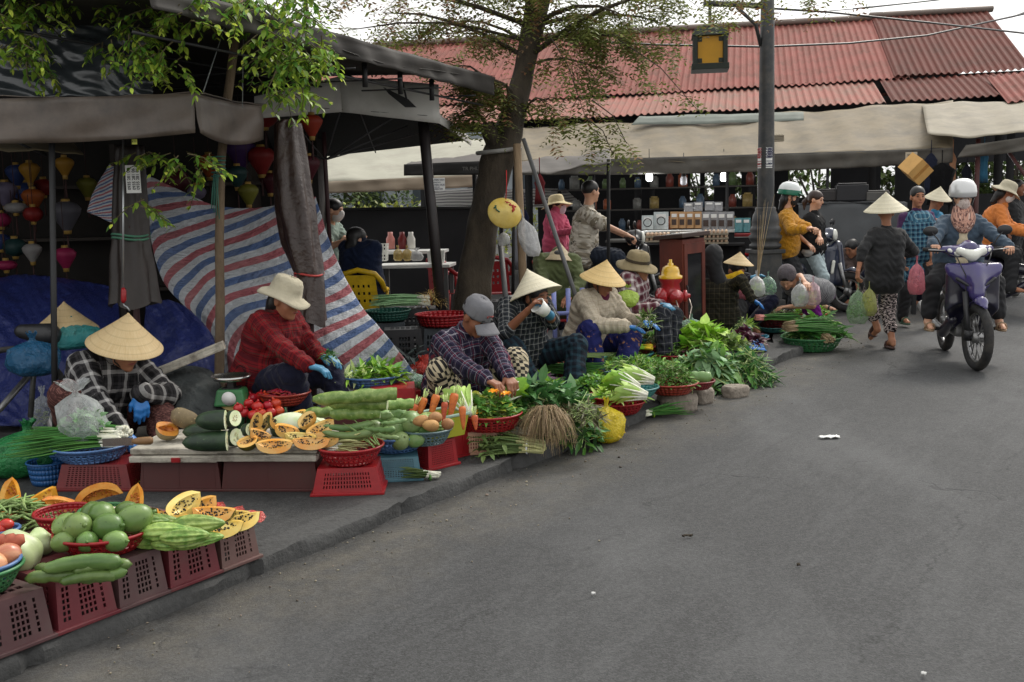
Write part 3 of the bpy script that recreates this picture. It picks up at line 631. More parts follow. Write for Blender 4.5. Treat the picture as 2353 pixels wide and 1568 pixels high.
def bowl(label,loc,r,h,m,rb=.68,holes=True,group=None,name='basket',tilt=None,cat='basket',rz=0,nr=4,nc=34):
 o=root(name,label,cat,loc,rz,group)
 if tilt:o.rotation_euler=tilt
 b=MB();n=nc
 pr_=lambda v:(r*(rb+(1-rb)*(v**.75)),.004+(h-.004)*v)
 for j in range(nr):
  for i in range(n):
   cs=[]
   for(ii,jj)in((i,j),(i+1,j),(i+1,j+1),(i,j+1)):
    R_,z=pr_(jj/nr);a=2*pi*ii/n;cs.append(V((R_*cos(a),R_*sin(a),z)))
   if holes and j<nr-1 or(holes and nr>4 and j<nr-1):
    c=sum(cs,V())/4;q=[c.lerp(p,.58)for p in cs]
    b.add(cs+q,[(0,1,5,4),(1,2,6,5),(2,3,7,6),(3,0,4,7)])
   else:b.add(cs,[(0,1,2,3)])
 R_,z=pr_(0);b.add([V((R_*cos(2*pi*i/n),R_*sin(2*pi*i/n),z))for i in range(n)],[list(range(n))])
 b.obj('body',m,o,solid=.003,off=0)
 b=MB();b.tube([V((r*1.01*cos(2*pi*i/32),r*1.01*sin(2*pi*i/32),h))for i in range(33)],.0065 if r<.3 else .012,6,False);b.obj('rim',m,o)
 return o
def leafmat(key,col,isl=.35,rough=.5,trans=.26):return mat(key,sc_(col,1.3),rough,.2,25,isl=isl,trans=trans,spec=.35,bump=.2,bs=60,bd=.003)
LG={'bright':leafmat('bright leaf',C(122,165,52)),'mid':leafmat('mid green leaf',C(88,132,58)),'dark':leafmat('dark green leaf',C(60,100,52)),'grey':leafmat('grey green leaf',C(124,158,116)),'pale':leafmat('pale lettuce leaf',C(168,196,104)),'yel':leafmat('yellow green leaf',C(170,176,70)),'scal':leafmat('scallion green',C(66,118,52),.4),'purp':leafmat('purple leaf',C(74,34,48)),'stem':leafmat('pale stem',C(186,200,140)),'white':leafmat('white stalk',C(226,226,200),.15),'root':leafmat('dry root',C(150,132,100),.4),'oliv':leafmat('olive herb',C(88,108,58)),'brown':leafmat('brown herb',C(84,82,58)),'lemon':leafmat('lemongrass',C(186,188,134),.25),'bean':leafmat('long bean',C(132,156,96),.3)}
def strip(b,p,d,up,L,w,bend,n=3,fold=.25,shape=(0.2,1,.85,0.05)):
 """a curved, lightly folded leaf blade"""
 d=V(d).normalized();s=d.cross(V(up));s=s.normalized()if s.length>1e-4 else frame(d)[0];u=s.cross(d);q=[]
 m=len(shape)-1
 for i in range(n+1):
  t=i/n;x=t*m;k=min(int(x),m-1);ww=(shape[k]+(shape[k+1]-shape[k])*(x-k))*w/2
  c=p+d*(L*t)-V((0,0,1))*bend*L*t*t
  q+=[c-s*ww+u*ww*fold,c,c+s*ww+u*ww*fold]
 b.add(q,[(i*3+j,i*3+j+1,i*3+j+4,i*3+j+3)for i in range(n)for j in(0,1)])
def rdir(zlo=-.2,zhi=1.):
 a=ran(0,2*pi);z=ran(zlo,zhi);k=math.sqrt(max(0,1-z*z));return V((cos(a)*k,sin(a)*k,z))
def heap(name,label,cat,c,rx,ry,h,n,L,w,m,group=None,zlo=-.1,m2=None,stem=0,rz=0.,bend=.4,kind=None,fr2=.25,droop=0.):
 """a mound of loose leaves (and stems) on a basket or bench: one bunch, lifted together"""
 r=root(name,label,cat,c,rz,group);bs_=[MB(),MB(),MB()]
 for i in range(n):
  a=ran(0,2*pi);k=math.sqrt(ran(0,1));z=h*(1-k*k)*ran(.25,1.0)**.6
  p=V((cos(a)*k*rx,sin(a)*k*ry,z));o_=V((cos(a)*k,sin(a)*k,0))
  d=(rdir(zlo,.9)+o_*.8).normalized();b=bs_[1]if(m2 and random.random()<fr2)else bs_[0]
  if droop and k>.75:p.z-=droop*ran(0,1);p+=o_*.02
  strip(b,p,d,V((0,0,1))+rdir()*.5,L*ran(.6,1.35),w*ran(.7,1.3),bend*ran(0,1.4),3)
  if stem and i%3==0:bs_[2].tube([p-d*L*ran(.5,1.3)+V((0,0,-.0)),p+d*L*.3],stem*ran(.6,1.2),4,False)
 bs_[0].obj('leaves',m,r,smooth=False)
 if m2:bs_[1].obj('leaves',m2,r,smooth=False)
 if stem:bs_[2].obj('stems',LG['stem'],r)
 return r
def bunch(name,label,cat,loc,yaw,L,rad_,n,m,mb=None,bulb=.0,wl=.006,fan=.25,sag=.35,group=None,pitch=.05,leaf=None,leafn=0,band=None,blade=False,tip=.5):
 """a tied bunch of long stalks lying along +X: pale butt at the origin, tops fanning out"""
 r=root(name,label,cat,loc,yaw,group);b,c,e,f=MB(),MB(),MB(),MB();q_=3 if 'lemon' in name else 2
 for i in range(n):
  a=ran(0,2*pi);k=math.sqrt(ran(0,1))*rad_;y0,z0=cos(a)*k,abs(sin(a)*k)+.01;l=L*ran(.78,1.1)
  dy=(y0/rad_)*fan*ran(.5,1.4)+random.gauss(0,fan*.25);dz=pitch+(z0/rad_)*fan*.35*ran(.3,1.2)
  pt=[]
  for j in range(6):
   t=j/5;pt.append(V((l*t-.02*ran(0,1),y0+dy*l*t*t,max(.004,z0+dz*l*t-sag*l*t*t*.35+random.gauss(0,.002)))))
  if mb:c.tube(pt[:q_],[wl*1.15+bulb,wl*1.1,wl][:q_],5,True)
  if blade:strip(b,pt[2]if mb else pt[0],pt[5]-pt[2],V((0,0,1)),(pt[5]-(pt[2]if mb else pt[0])).length,wl*3,.3,4)
  else:b.tube(pt[q_-1:]if mb else pt,[wl,wl,wl*.9,wl*.7,wl*.25][q_-2:]if mb else[wl]*4+[wl*.7,wl*.3],4,False)
  if leaf:
   for _ in range(leafn):t=ran(tip,1.05);k_=min(int(t*5),4);p=pt[k_].lerp(pt[k_+1],min(1,t*5-k_));strip(e,p,V((1,0,0))*.6+rdir(-.3,.8),V((0,0,1)),leaf*ran(.6,1.3),leaf*.55,.5,3)
 b.obj('stalks',m,r,smooth=not blade)
 if mb:c.obj('butts',mb,r)
 if leaf:e.obj('leaves',LG['mid']if m in(LG['stem'],LG['white'])else m,r,smooth=False)
 if band:
  f.tube([V((L*.22,rad_*1.12*cos(2*pi*i/16),max(.003,rad_*.5+rad_*.85*sin(2*pi*i/16))))for i in range(17)],.006,5,False);f.obj('band',band,r)
 return r
def solid(name,m,build,bev=0):
 b=MB();build(b);me=b.mesh(name);me.materials.append(m);me.polygons.foreach_set('use_smooth',[True]*len(me.polygons));return me
def put(me,label,cat,loc,rot=(0,0,0),sc=1.,group=None,name=None):
 o=bpy.data.objects.new(name or me.name,me);COL.objects.link(o);o.location=loc
 o.rotation_euler=rot;o.scale=(sc,)*3 if isinstance(sc,(int,float))else sc
 return tag(o,label,cat,group)
def veg(key,col,col2,sc=12,rough=.42,stretch=(1,1,1),bump=.15,bs=30,spots=None,lo=.4,hi=.62):
 t=NT(key);vec=t.coord();f=t.ramp(t.noise(sc,4,vec,.6,stretch),lo,hi);c=t.mix(f,col,col2)
 if spots:c=t.mix(t.ramp(t.noise(90,2,vec),.66,.72),c,spots)
 oi=t.n('ShaderNodeObjectInfo');h=t.n('ShaderNodeHueSaturation');t.l(c,h.inputs['Color']);t.l(t.math('MULTIPLY_ADD',oi.outputs['Random'],.35,.82),h.inputs['Value']);t.l(t.math('MULTIPLY_ADD',oi.outputs['Random'],.02,.49),h.inputs['Hue'])
 t.col(h.outputs[0]);t.p.inputs['Roughness'].default_value=rough;t.p.inputs['Subsurface Weight'].default_value=.06;t.p.inputs['Subsurface Radius'].default_value=(.01,.01,.005)
 t.bump(t.noise(bs,4,vec),bump,.004);MC[key]=t.m;return t.m
MELON=veg('green papaya skin',C(108,140,80),C(150,172,114),5,.4,(1,1,.3),spots=C(96,120,70));DMELON=veg('deep green papaya skin',C(80,112,52),C(122,148,82),5,.36,(1,1,.3),spots=C(60,80,40))
GOURD=veg('bottle gourd skin',C(98,130,56),C(142,166,92),26,.4,spots=C(186,204,140));CUKE=veg('long green gourd skin',C(70,98,46),C(104,128,66),8,.38,(.3,2,2));LOOF=veg('loofah skin',C(94,124,70),C(130,154,96),9,.5,(.2,3,3))
BITTER=veg('bitter melon skin',C(98,136,52),C(168,190,104),22,.38,bump=.5,bs=60);WINTER=veg('winter melon skin',C(26,44,28),C(44,64,38),14,.5,spots=C(70,90,60));FLESHW=veg('white melon flesh',C(226,232,200),C(208,222,170),18,.35)
TOM=veg('tomato skin',C(186,40,30),C(200,66,46),7,.25,bump=.05);CARR=veg('carrot skin',C(196,98,46),C(176,82,40),20,.6,(.5,3,3),spots=C(120,62,36));POT=veg('potato skin',C(178,132,84),C(150,108,66),16,.75,spots=C(110,80,52))
ONI=veg('onion skin',C(190,122,92),C(214,160,120),9,.3,(.4,.4,3));PSKIN=veg('papaya rind',C(52,66,26),C(112,106,34),7,.4);PFL=veg('papaya flesh',C(236,168,72),C(232,196,118),9,.3);PFLY=veg('yellow melon flesh',C(236,214,128),C(232,190,92),9,.3)
PKS=veg('pumpkin rind',C(140,122,90),C(112,96,72),10,.6,spots=C(180,160,120));PKF=veg('pumpkin flesh',C(214,134,34),C(226,168,70),14,.4,bump=.5,bs=50);SEED=mat('black seeds',(.012,.011,.01),.35,.4,80);PULP=mat('seed pulp',C(186,104,40),.45,.5,50,.8,80,.01)
CAB=veg('cabbage leaf',C(206,218,176),C(178,200,132),6,.4,bump=.4,bs=22);CHILI=mat('red chili',C(150,24,22),.3,.35,30,isl=.4)
def gourd_me(name,L,r,bend,m,neck=.75,seg=14):
 return solid(name,m,lambda b:b.tube([V((L*(i/seg-.5),bend*sin(pi*i/seg),r*0+.004*sin(i*2.1)))for i in range(seg+1)],[max(.003,r*min(1,math.sqrt(max(0,1-((i/seg-.5)*2)**8)))*(neck+(1-neck)*(i/seg))*(.8 if i in(0,seg)else 1)*(.25 if i==0 else 1))for i in range(seg+1)],14))
def ribbed(name,r,rl,m,ribs=8,amp=.06,stemn=True):
 def f(p):a=math.atan2(p.y,p.x);k=1+amp*cos(a*ribs)*(1-(p.z/rl)**2);return V((p.x*k,p.y*k,p.z))
 def bd(b):
  b.ell((0,0,0),(r,r,rl),None,28,f)
  if stemn:b.tube([(0,0,rl*.97),(.004,0,rl+.012)],[.008,.005],7)
 return solid(name,m,bd)
def bitter_me(name,r=.032,L=.19):
 def f(p):
  a=math.atan2(p.y,p.x);t=p.z/(L/2);k=1+.13*cos(a*9)*(1-t*t)+.06*sin(p.z*170+cos(a*9)*2)*abs(sin(a*9))
  return V((p.x*k*(1-.25*t),p.y*k*(1-.25*t),p.z))
 return solid(name,BITTER,lambda b:b.ell((0,0,0),(r,r,L/2),Matrix.Rotation(pi/2,3,'Y'),54,f))
def wedge(name,label,cat,loc,rot,L,r,half,flesh,skin,cav=.45,seeds=60,group=None,tipk=1.,seedm=None,thick=None):
 """a cut wedge of a hollow fruit lying along X, its opening up (+Z): rind, flesh, seed hollow"""
 o=root(name,label,cat,loc,0,group);o.rotation_euler=rot
 n,k=14,10;bo,bi=MB(),MB();O,I=[],[]
 for i in range(n+1):
  t=-1+2*i/n;R=r*math.sqrt(max(.0004,1-abs(t)**(2.2*tipk)));Ri=R*cav*math.sqrt(max(0,1-(t/.86)**2))if abs(t)<.86 else 0.
  for j in range(k+1):
   a=-half+2*half*j/k;O.append(V((t*L/2,R*sin(a),-R*cos(a)+r*.0)));I.append(V((t*L/2,max(Ri,.001)*sin(a),-max(Ri,.001)*cos(a))))
 w_=k+1;quad=[(i*w_+j,i*w_+j+1,(i+1)*w_+j+1,(i+1)*w_+j)for i in range(n)for j in range(k)]
 bo.add(O,quad);bi.add(I,[q[::-1]for q in quad])
 O2=[p*.985 for p in O];off=len(I);bi.add(O2,[])
 for i in range(n):
  for j in(0,k):
   q=(i*w_+j,(i+1)*w_+j,off+(i+1)*w_+j,off+i*w_+j);bi.f.append(list(q if j==0 else q[::-1]))
 bo.obj('rind',skin,o);bi.obj('flesh',flesh,o,smooth=False)
 if seeds:
  b=MB()
  for _ in range(seeds):
   t=ran(-.7,.7);Ri=r*cav*math.sqrt(1-(t/.86)**2);a=ran(-half,half)*.9;q=Ri*ran(.72,.98);b.ell((t*L/2,q*sin(a),-q*cos(a)),(.0042,.0036,.0036)if seedm is None else(.008,.0035,.0035),RZm(ran(0,3)),5)
  b.obj('seeds',seedm or SEED,o)
 return o
def disc_slice(label,loc,rot,r,th,group=None,skin=None):
 o=root('melon_slice',label,'melon slice',loc,0,group);o.rotation_euler=rot
 b=MB();b.lathe([(r*.94,-th/2),(r,-th/2+.004),(r,th/2-.004),(r*.955,th/2)],24,cap=False,ax=(.8,1));b.obj('rind',skin or WINTER,o)
 b=MB();b.lathe([(.0005,th/2-.004),(r*.25,th/2-.002),(r*.6,th/2),(r*.958,th/2+.001)],24,ax=(.8,1));b.lathe([(r*.945,-th/2-.001),(.001,-th/2)],24,ax=(.8,1));b.obj('flesh',FLESHW,o)
 b=MB()
 for i in range(14):a=ran(0,6.3);q=r*ran(.2,.5);b.ell((q*cos(a)*.8,q*sin(a),th/2+.0),(.006,.003,.002),RZm(a),5)
 b.obj('seeds',mat('pale seeds',C(196,190,150),.5),o);return o
def winter_half(label,loc,rot,r,L,group=None):
 o=root('winter_melon',label,'winter melon',loc,0,group);o.rotation_euler=rot;b=MB()
 n=12;b.lathe([(max(.002,r*math.sqrt(max(0,1-(1-i/n)**3.2))),L*i/n)for i in range(n+1)],26,ax=(.92,1));b.obj('rind',WINTER,o)
 b=MB();b.lathe([(r*.985,L),(r*.6,L+.002),(r*.3,L-.002),(.001,L-.006)],26,ax=(.92,1));b.obj('flesh',FLESHW,o)
 b=MB()
 for i in range(22):a=ran(0,6.3);q=r*ran(.12,.5);b.ell((q*cos(a)*.92,q*sin(a),L),(.007,.0035,.002),RZm(a),5)
 b.obj('seeds',MC.get('pale seeds')or mat('pale seeds',C(196,190,150),.5),o);return o
def leafy_head(name,label,cat,loc,rot,L,n,w,m,mrib=None,group=None,spread=.5):
 """lettuce or choy head lying along +X, butt at the origin"""
 o=root(name,label,cat,loc,0,group);o.rotation_euler=rot;b,c=MB(),MB()
 for i in range(n):
  a=i*2.4;k=(i/n)**.7;p=V((0,cos(a)*.018*k,sin(a)*.018*k+.02));d=V((1,cos(a)*spread*k,sin(a)*spread*k*.8+.12));up=V((0,-cos(a),-sin(a)))
  l=L*ran(.75,1.1);strip(b,p,d,up,l,w*ran(.7,1.2),.25,6,.45,(.25,.4,.9,1.15,.9,.25));dn=d.normalized()
  if mrib:c.tube([p,p+dn*l*.35-V((0,0,.01)),p+dn*l*.75-V((0,0,.25*l*.5))],[.011,.008,.003],5)
 b.obj('leaves',m,o,smooth=True)
 if mrib:c.obj('ribs',mrib,o)
 return o
def bag(label,base,r,h,m,neck=.3,fill=None,fillm=None,group=None,name='plastic_bag',lean=(0,0),flare=.5,nrm=1.,handles=False):
 """knotted thin plastic bag, crumpled; fill = (colour material) contents seen through the film"""
 o=root(name,label,'plastic bag',base,0,group);b=MB();n=30;ph=ran(0,6)
 prof=[(.03,0),(.62,.015),(.93,.14),(1.,.32),(.93,.5),(.72,.64),(.4,.74),(.13,.8),(.09,.83),(.16*flare*2,.9),(.3*flare*2,1.)]
 q=[]
 for i,(pr_,z)in enumerate(prof):
  for k in range(n):
   a=2*pi*k/n;g=1+.09*sin(a*2+z*5+ph)+.06*sin(a*5-z*14+ph*2)+.03*sin(a*13+z*31)+(.16 if z>.6 else .02)*sin(a*11+z*3+ph)
   q.append(V((pr_*r*g*cos(a)+lean[0]*z*h,pr_*r*g*sin(a)*nrm+lean[1]*z*h,z*h+.01*sin(a*5+ph)*(z>.85))))
 b.add(q,[(i*n+k,i*n+(k+1)%n,(i+1)*n+(k+1)%n,(i+1)*n+k)for i in range(len(prof)-1)for k in range(n)]);b.obj('film',m,o)
 if fill is not None:
  b=MB()
  for i in range(fill):d=rdir(-1,1);rr=ran(.3,.85);p=V((d.x*r*rr,d.y*r*rr*nrm,max(.01,h*.34+d.z*h*.3*rr)));strip(b,p,rdir(-.5,.8),rdir(),r*.5,r*.22,.3,2)
  b.obj('contents',fillm,o,smooth=False)
 return o
FILMW=film('clear film',C(215,220,220),.3);FILMG=film('greenish film',C(150,185,165),.35);FILMP=film('pink film',C(214,120,132),.55);FILMR=film('red film',C(206,74,62),.6);FILMY=film('yellow film',C(222,196,40),.8);FILMT=film('milky film',C(226,226,226),.5)
RED=plastic('red plastic',C(156,28,34));DRED=plastic('dark red plastic',C(118,32,34));BROWNR=plastic('terracotta plastic',C(158,58,44));BLUE=plastic('blue plastic',C(82,118,168));TEAL=plastic('teal plastic',C(66,128,128));GRN=plastic('green plastic',C(58,120,72));GREYB=plastic('grey blue plastic',C(98,122,128))
MAROON=mat('maroon plastic',C(104,36,44),.5,.2,5,dirt=C(84,62,58),ds=5,da=.7);MAUVE=mat('mauve plastic',C(86,56,58),.55,.2,5,dirt=C(80,70,66),ds=5,da=.7);PINKR=plastic('pinkish red plastic',C(170,72,76));SKYB=plastic('dull blue plastic',C(78,120,134));BRNM=mat('brown maroon plastic',C(84,42,40),.5,.2,4,dirt=C(60,48,44),ds=4,da=.6);DULL=mat('dull brown plastic',C(104,74,70),.6,.2,5,dirt=C(96,84,76),ds=5,da=.7)
ORANGE=plastic('orange red plastic',C(190,64,48));BLUED=plastic('deep blue plastic',C(40,92,150));PEACH=plastic('peach plastic',C(214,168,140));STEEL=mat('steel',C(190,190,186),.25,.1,9,metal=1.)
# ================================================================ FRONT DISPLAY ALONG THE KERB
KA=math.atan2(KD.y,KD.x);CR=[]
for s0,s1,m,lab in((-1.215,-.985,MAUVE,'worn mauve crate under the green basket of onions'),(-.965,-.735,MAROON,'maroon crate under the long green gourds'),(-.722,-.512,MAUVE,'mauve brown crate in front of the red basket of melons'),(-.5,-.262,MAROON,'maroon crate under the bitter melons'),(-.25,-.055,DULL,'dull brown crate under the cut papayas at the far end of the front row')):
 crate(lab,K((s0+s1)/2,.165),KA,s1-s0,.32,.178,m,'open','perforated crates along the kerb',.88)
crate('pink red slotted crate cut off by the bottom left corner',K(-1.375,.12),KA,.24,.3,.155,PINKR,'slot',None,.9)
for i,(s,lb)in enumerate(((-1.1,'crate behind the green basket of onions, mostly hidden'),(-.83,'crate hidden behind the long green gourds'),(-.56,'crate hidden under the red basket and the white beans'),(-.3,'crate hidden behind the bitter melons'))):
 crate(lb,K(s,.52),KA,.25,.34,.178,DULL,'open','perforated crates along the kerb',.88)
for i,(s,lb)in enumerate(((-1.05,'crate under the pumpkin wedges at the left edge'),(-.75,'crate under the middle pumpkin wedges'),(-.45,'crate under the last pumpkin wedges'))):crate(lb,K(s,.9),KA,.27,.34,.178,DULL,'open','perforated crates along the kerb',.88)
ZA=.07+.18
p=K(-1.13,.17,ZA);bowl('green perforated basket of onions at the left edge',p,.135,.085,GRN,.62,nr=5);bowl('blue basket nested inside the green one and holding onions',p+V((0,0,.03)),.128,.07,BLUE,.65)
on=ribbed('onion',.046,.042,ONI,7,.02);
for dx,dy,dz,s in((.06,-.04,.1,1.15),(-.03,-.075,.09,.95),(-.0,.02,.12,1.),(.07,.06,.1,1.),(-.08,.03,.1,.9)):put(on,'brown skinned onion in the blue basket nested in the green one','onion',p+V((dx,dy,dz)),(ran(-1,1),ran(-1,1),ran(0,6)),s,'onions in the nested baskets')
sp_=gourd_me('sweet_potato',.15,.028,.012,veg('sweet potato skin',C(176,96,70),C(150,76,56),12,.7),.7);put(sp_,'orange brown sweet potato lying behind the onions','sweet potato',p+V((.03,.1,.135)),(0,.1,.35))
cu=gourd_me('long_gourd',.235,.026,.014,CUKE,.8)
for x,y,dz,yw,s in((140,1330,.03,.1,1.),(190,1302,.075,.18,1.1),(222,1318,.045,.12,.85),(150,1300,.05,.05,.9),(236,1306,.06,.3,.8),(205,1332,.03,.2,.8)):
 q=G(x,y,ZA+dz);put(cu,'smooth long green gourd on the maroon crate by the kerb','gourd',q,(ran(0,6),ran(-.05,.05),yw),s,'long green gourds')
p=G(218,1282,ZA);p=V((p.x,p.y+.1,ZA));bowl('red basket heaped with green melons on the front row',p,.175,.075,RED,.68)
me_=ribbed('green_melon',.049,.062,DMELON,8,.02)
for dx,dy,dz,a,s in((-.12,-.03,.1,1.3,1.),(-.06,-.085,.115,.7,1.05),(.0,-.01,.135,.4,1.),(.05,-.08,.11,1.1,1.05),(.13,-.03,.125,1.9,1.08),(-.01,-.13,.07,.4,.8),(.09,-.125,.07,1.2,.8),(-.1,-.125,.07,1.6,.75),(-.06,.06,.12,.3,.95),(.07,.05,.12,.8,.95)):
 put(me_,'smooth green melon in the red basket on the front row','melon',p+V((dx,dy,dz)),(1.35+ran(-.2,.2),ran(-.2,.2),a),s,'green melons in the front red basket')
bi=bitter_me('bitter_melon')
for x,y,dz,yw,s in((365,1240,.03,.1,1.),(405,1225,.065,.05,1.1),(440,1242,.035,.25,.9),(400,1246,.03,.1,.9),(455,1205,.085,.15,1.05),(330,1205,.09,.3,1.0),(425,1232,.06,.2,.95),(380,1222,.075,-.05,1.0),(470,1238,.035,.3,.75),(360,1200,.06,.2,.95)):
 put(bi,'bumpy pale green bitter melon on the front row crate','bitter melon',G(x,y,ZA+dz),(ran(0,6),ran(-.08,.08),yw),s,'bitter melons on the front row')
b=MB();q0=K(-.155,.17,ZA);b.grid(lambda u,v:q0+RZm(KA)@V(((u-.5)*.27,(v-.5)*.36,.012+.006*sin(u*17+v*5)+.006*sin(v*19)-(.045 if v<.09 or u>.93 else 0)*abs(sin(u*9+v*9)))),18,18);tag(b.obj('plastic_sheet',FILMR),'crinkled red plastic sheet under the cut papayas','plastic sheet')
for x,y,dz,L,yw,tl,rl,fl,lb in((425,1158,.1,.17,1.0,-.35,.9,PFLY,'upright papaya wedge with black seeds, tallest on the front row'),(387,1178,.06,.15,1.2,.5,.7,PFL,'papaya wedge on end left of the tall one'),(470,1180,.05,.19,-.15,.1,.6,PFLY,'pale papaya wedge in the middle of the heap'),(490,1170,.085,.19,-.25,.0,.45,PFL,'papaya wedge lying on top of the heap'),(500,1205,.045,.2,.35,.0,.5,PFLY,'pale papaya wedge hanging over the red sheet'),(548,1188,.055,.17,.45,-.1,.4,PFLY,'pale papaya wedge at the far end of the front row'),(400,1196,.05,.15,.2,.1,.8,PFL,'papaya wedge showing its seeds beside the bitter melons'),(455,1160,.07,.16,.6,-.3,.6,PFL,'papaya wedge propped behind the pale middle one'),(525,1178,.06,.17,.15,.05,.45,PFLY,'pale papaya wedge second from the far end'),(350,1188,.04,.17,-.3,.1,.5,PFL,'orange papaya slice lying behind the bitter melons')):
 wedge('papaya_wedge',lb,'papaya',G(x,y,ZA+dz),(rl,tl,yw),L,.06,1.0,fl,PSKIN,.5,46)
cb=solid('cabbage',CAB,lambda b:b.ell((0,0,0),(.09,.085,.07),None,30,lambda p:p*(1+.05*sin(p.x*60+p.z*35)+.04*sin(p.y*85+p.x*30))))
put(cb,'pale white cabbage wrapped in film at the left edge','cabbage',G(35,1268,ZA+.05),(.2,.1,.4),1.05);put(cb,'small cabbage half showing behind the white one','cabbage',G(92,1246,ZA+.04),(1.1,.1,1.4),.62)
r=root('green_beans','heap of pale green beans behind the cabbage at the left edge','beans',G(30,1205,ZA));b=MB()
for i in range(150):
 a=ran(0,6.3);k=math.sqrt(ran(0,1));q=V((cos(a)*k*.17,sin(a)*k*.12,.075*(1-k*k)+ran(0,.02)));d=V((ran(-1,1),ran(-1,1),ran(-.15,.2))).normalized()*.07;b.tube([q-d,q+V((0,0,.008)),q+d],[.003,.0052,.003],5)
b.obj('pods',LG['bean'],r,kind='stuff')
p=G(150,1215,ZA+.02);bowl('red basket tucked behind the melons on the front row',p,.11,.07,RED,.7);heap('shallots','few brown shallots in the red basket behind the melons','shallots',p+V((0,0,.04)),.07,.06,.02,30,.02,.012,LG['brown'])
p=G(238,1200,ZA+.03);bowl('green tray of white beans behind the melons',p,.09,.05,GRN,.75,holes=False);r=root('white_beans','white beans filling the green tray','beans',p+V((0,0,.035)));b=MB()
for i in range(190):a=ran(0,6.3);k=math.sqrt(ran(0,1));b.ell((cos(a)*k*.078,sin(a)*k*.078,.016*(1-k*k)),(.0075,.0055,.005),RZm(ran(0,3)),5)
b.obj('beans',mat('white bean',C(226,216,190),.4,.15,60,isl=.12),r,kind='stuff')
bag('small crumpled white bag between the melons and the bitter melons',G(270,1222,ZA),.045,.075,FILMT,flare=.9)
p=G(8,1245,ZA+.02);bowl('small blue basket of red peppers cut off by the left edge',p,.06,.05,BLUE,.75);put(solid('red_pepper',TOM,lambda b:[b.ell((ran(-.02,.02),ran(-.02,.02),.05+i*.008),(.028,.024,.022),None,12)for i in range(3)]),'red peppers heaped in the small blue basket','peppers',p)
for x,y,dz,yw,tl,rl,L,h_,lb in((30,1150,.06,1.9,-1.2,.3,.2,.62,'pumpkin wedge standing on end, leftmost of the row'),(78,1150,.07,.4,-.5,.9,.2,.7,'pumpkin wedge showing its stringy seed hollow beside the leftmost one'),(148,1165,.05,.2,.4,1.2,.19,.6,'pumpkin wedge lying tilted behind the red basket'),(104,1178,.03,1.2,-.9,.6,.15,.5,'narrow pumpkin wedge standing in front of the tilted one'),(228,1152,.06,.5,-.2,2.2,.2,.75,'pumpkin wedge turned rind side forward'),(306,1160,.05,1.4,-1.0,.5,.19,.55,'pumpkin wedge on end, rightmost of the row'),(325,1183,.045,.1,.0,.8,.19,.5,'flat orange pumpkin slice lying by the bitter melons')):
 wedge('pumpkin_wedge',lb,'pumpkin',G(x,y,ZA+dz),(rl,tl,yw),L,.075,h_,PKF,PKS,.62,34,seedm=PULP)
# ================================================================ BENCH OF BOARDS AND CRATES
ZB=.30;ZP=PZ
def gx(x0,x1,y):a,c=G(x0,y,ZP),G(x1,y,ZP);return(a+c)/2,(c-a).length,math.atan2(c.y-a.y,c.x-a.x)
for x0,x1,dd,lb in((327,514,.3,'brown maroon crate under the left board of winter melons'),(516,738,.34,'brown maroon crate under the right board of cut papayas')):
 c,w_,a=gx(x0,x1,1129);crate(lb,c+V((0,dd/2,0)),a,w_,dd,.158,BRNM,'panel',None,.93)
WOODP=mat('peeling white boards',C(188,182,168),.85,.25,5,.8,14,.02,dirt=C(84,76,66),ds=9,da=.9,stretch=(.4,3,3))
for x0,x1,zz,lb in((318,518,0,'weathered whitish board carrying the winter melons'),(506,744,.004,'weathered whitish board carrying the cut papayas')):
 c,w_,a=gx(x0,x1,1129);r=root('board',lb,'board',c+V((0,.2,.16+zz)),a,world=False)
 for k,z in((0,.018),(1,.055)):b=MB();b.box((0,-.02+.02*k,z),(w_,.46,.032));b.obj('plank',WOODP,r,smooth=False,bev=.006,lab=None)
 if x0==318:b=MB();b.box((.02,-.2565,.018),(.045,.012,.022));b.obj('red_patch',RED,r,smooth=False)
ry=pi/2
winter_half('half winter melon lying along the left board, lower of the two',G(418,1018,ZB+.055),(0,ry,.12),.056,.22);winter_half('half winter melon stacked on the lower one',G(448,968,ZB+.16),(0,ry,.1),.055,.15)
q=winter_half('winter melon half mostly hidden behind the others',G(402,1005,ZB+.05)+V((0,.12,0)),(0,ry,.2),.05,.2)
for x,y,rr,lb in((535,962,.052,'white winter melon slice standing at the upper left of the bench'),(508,1011,.05,'pale winter melon slice beside the lower half melon'),(537,1005,.056,'wide pale winter melon slice in the middle of the bench'),(569,988,.042,'small winter melon slice by the first papaya half')):
 disc_slice(lb,G(x,y,ZB+.055+(.1 if y<970 else 0)),(0,ry-.15,-.35),rr,.03)
for x,y,dz,rot,L,lb in((425,958,.12,(-.9,.5,.3),.15,'half pumpkin leaning face out on the left board'),(385,985,.07,(.5,.2,.6),.12,'squat butternut pumpkin half with its cut side up')):
 wedge('pumpkin_half',lb,'pumpkin',G(x,y,ZB+dz),rot,L,.062,pi/2*.98,PKF,PKS,.4,30,seedm=PULP,tipk=1.3)
bowl('steel dish behind the pumpkins on the bench',G(450,930,ZB+.02),.075,.02,STEEL,.8,False,cat='dish',name='steel_dish')
wedge('jackfruit_slice','pale wedge of jackfruit left of the tomatoes','jackfruit',G(535,922,ZB+.09),(.9,0,-.15),.19,.06,.8,veg('jackfruit flesh',C(230,206,140),C(214,186,110),20,.5),PSKIN,.2,0)
tm=ribbed('tomato',.029,.026,TOM,6,.02)
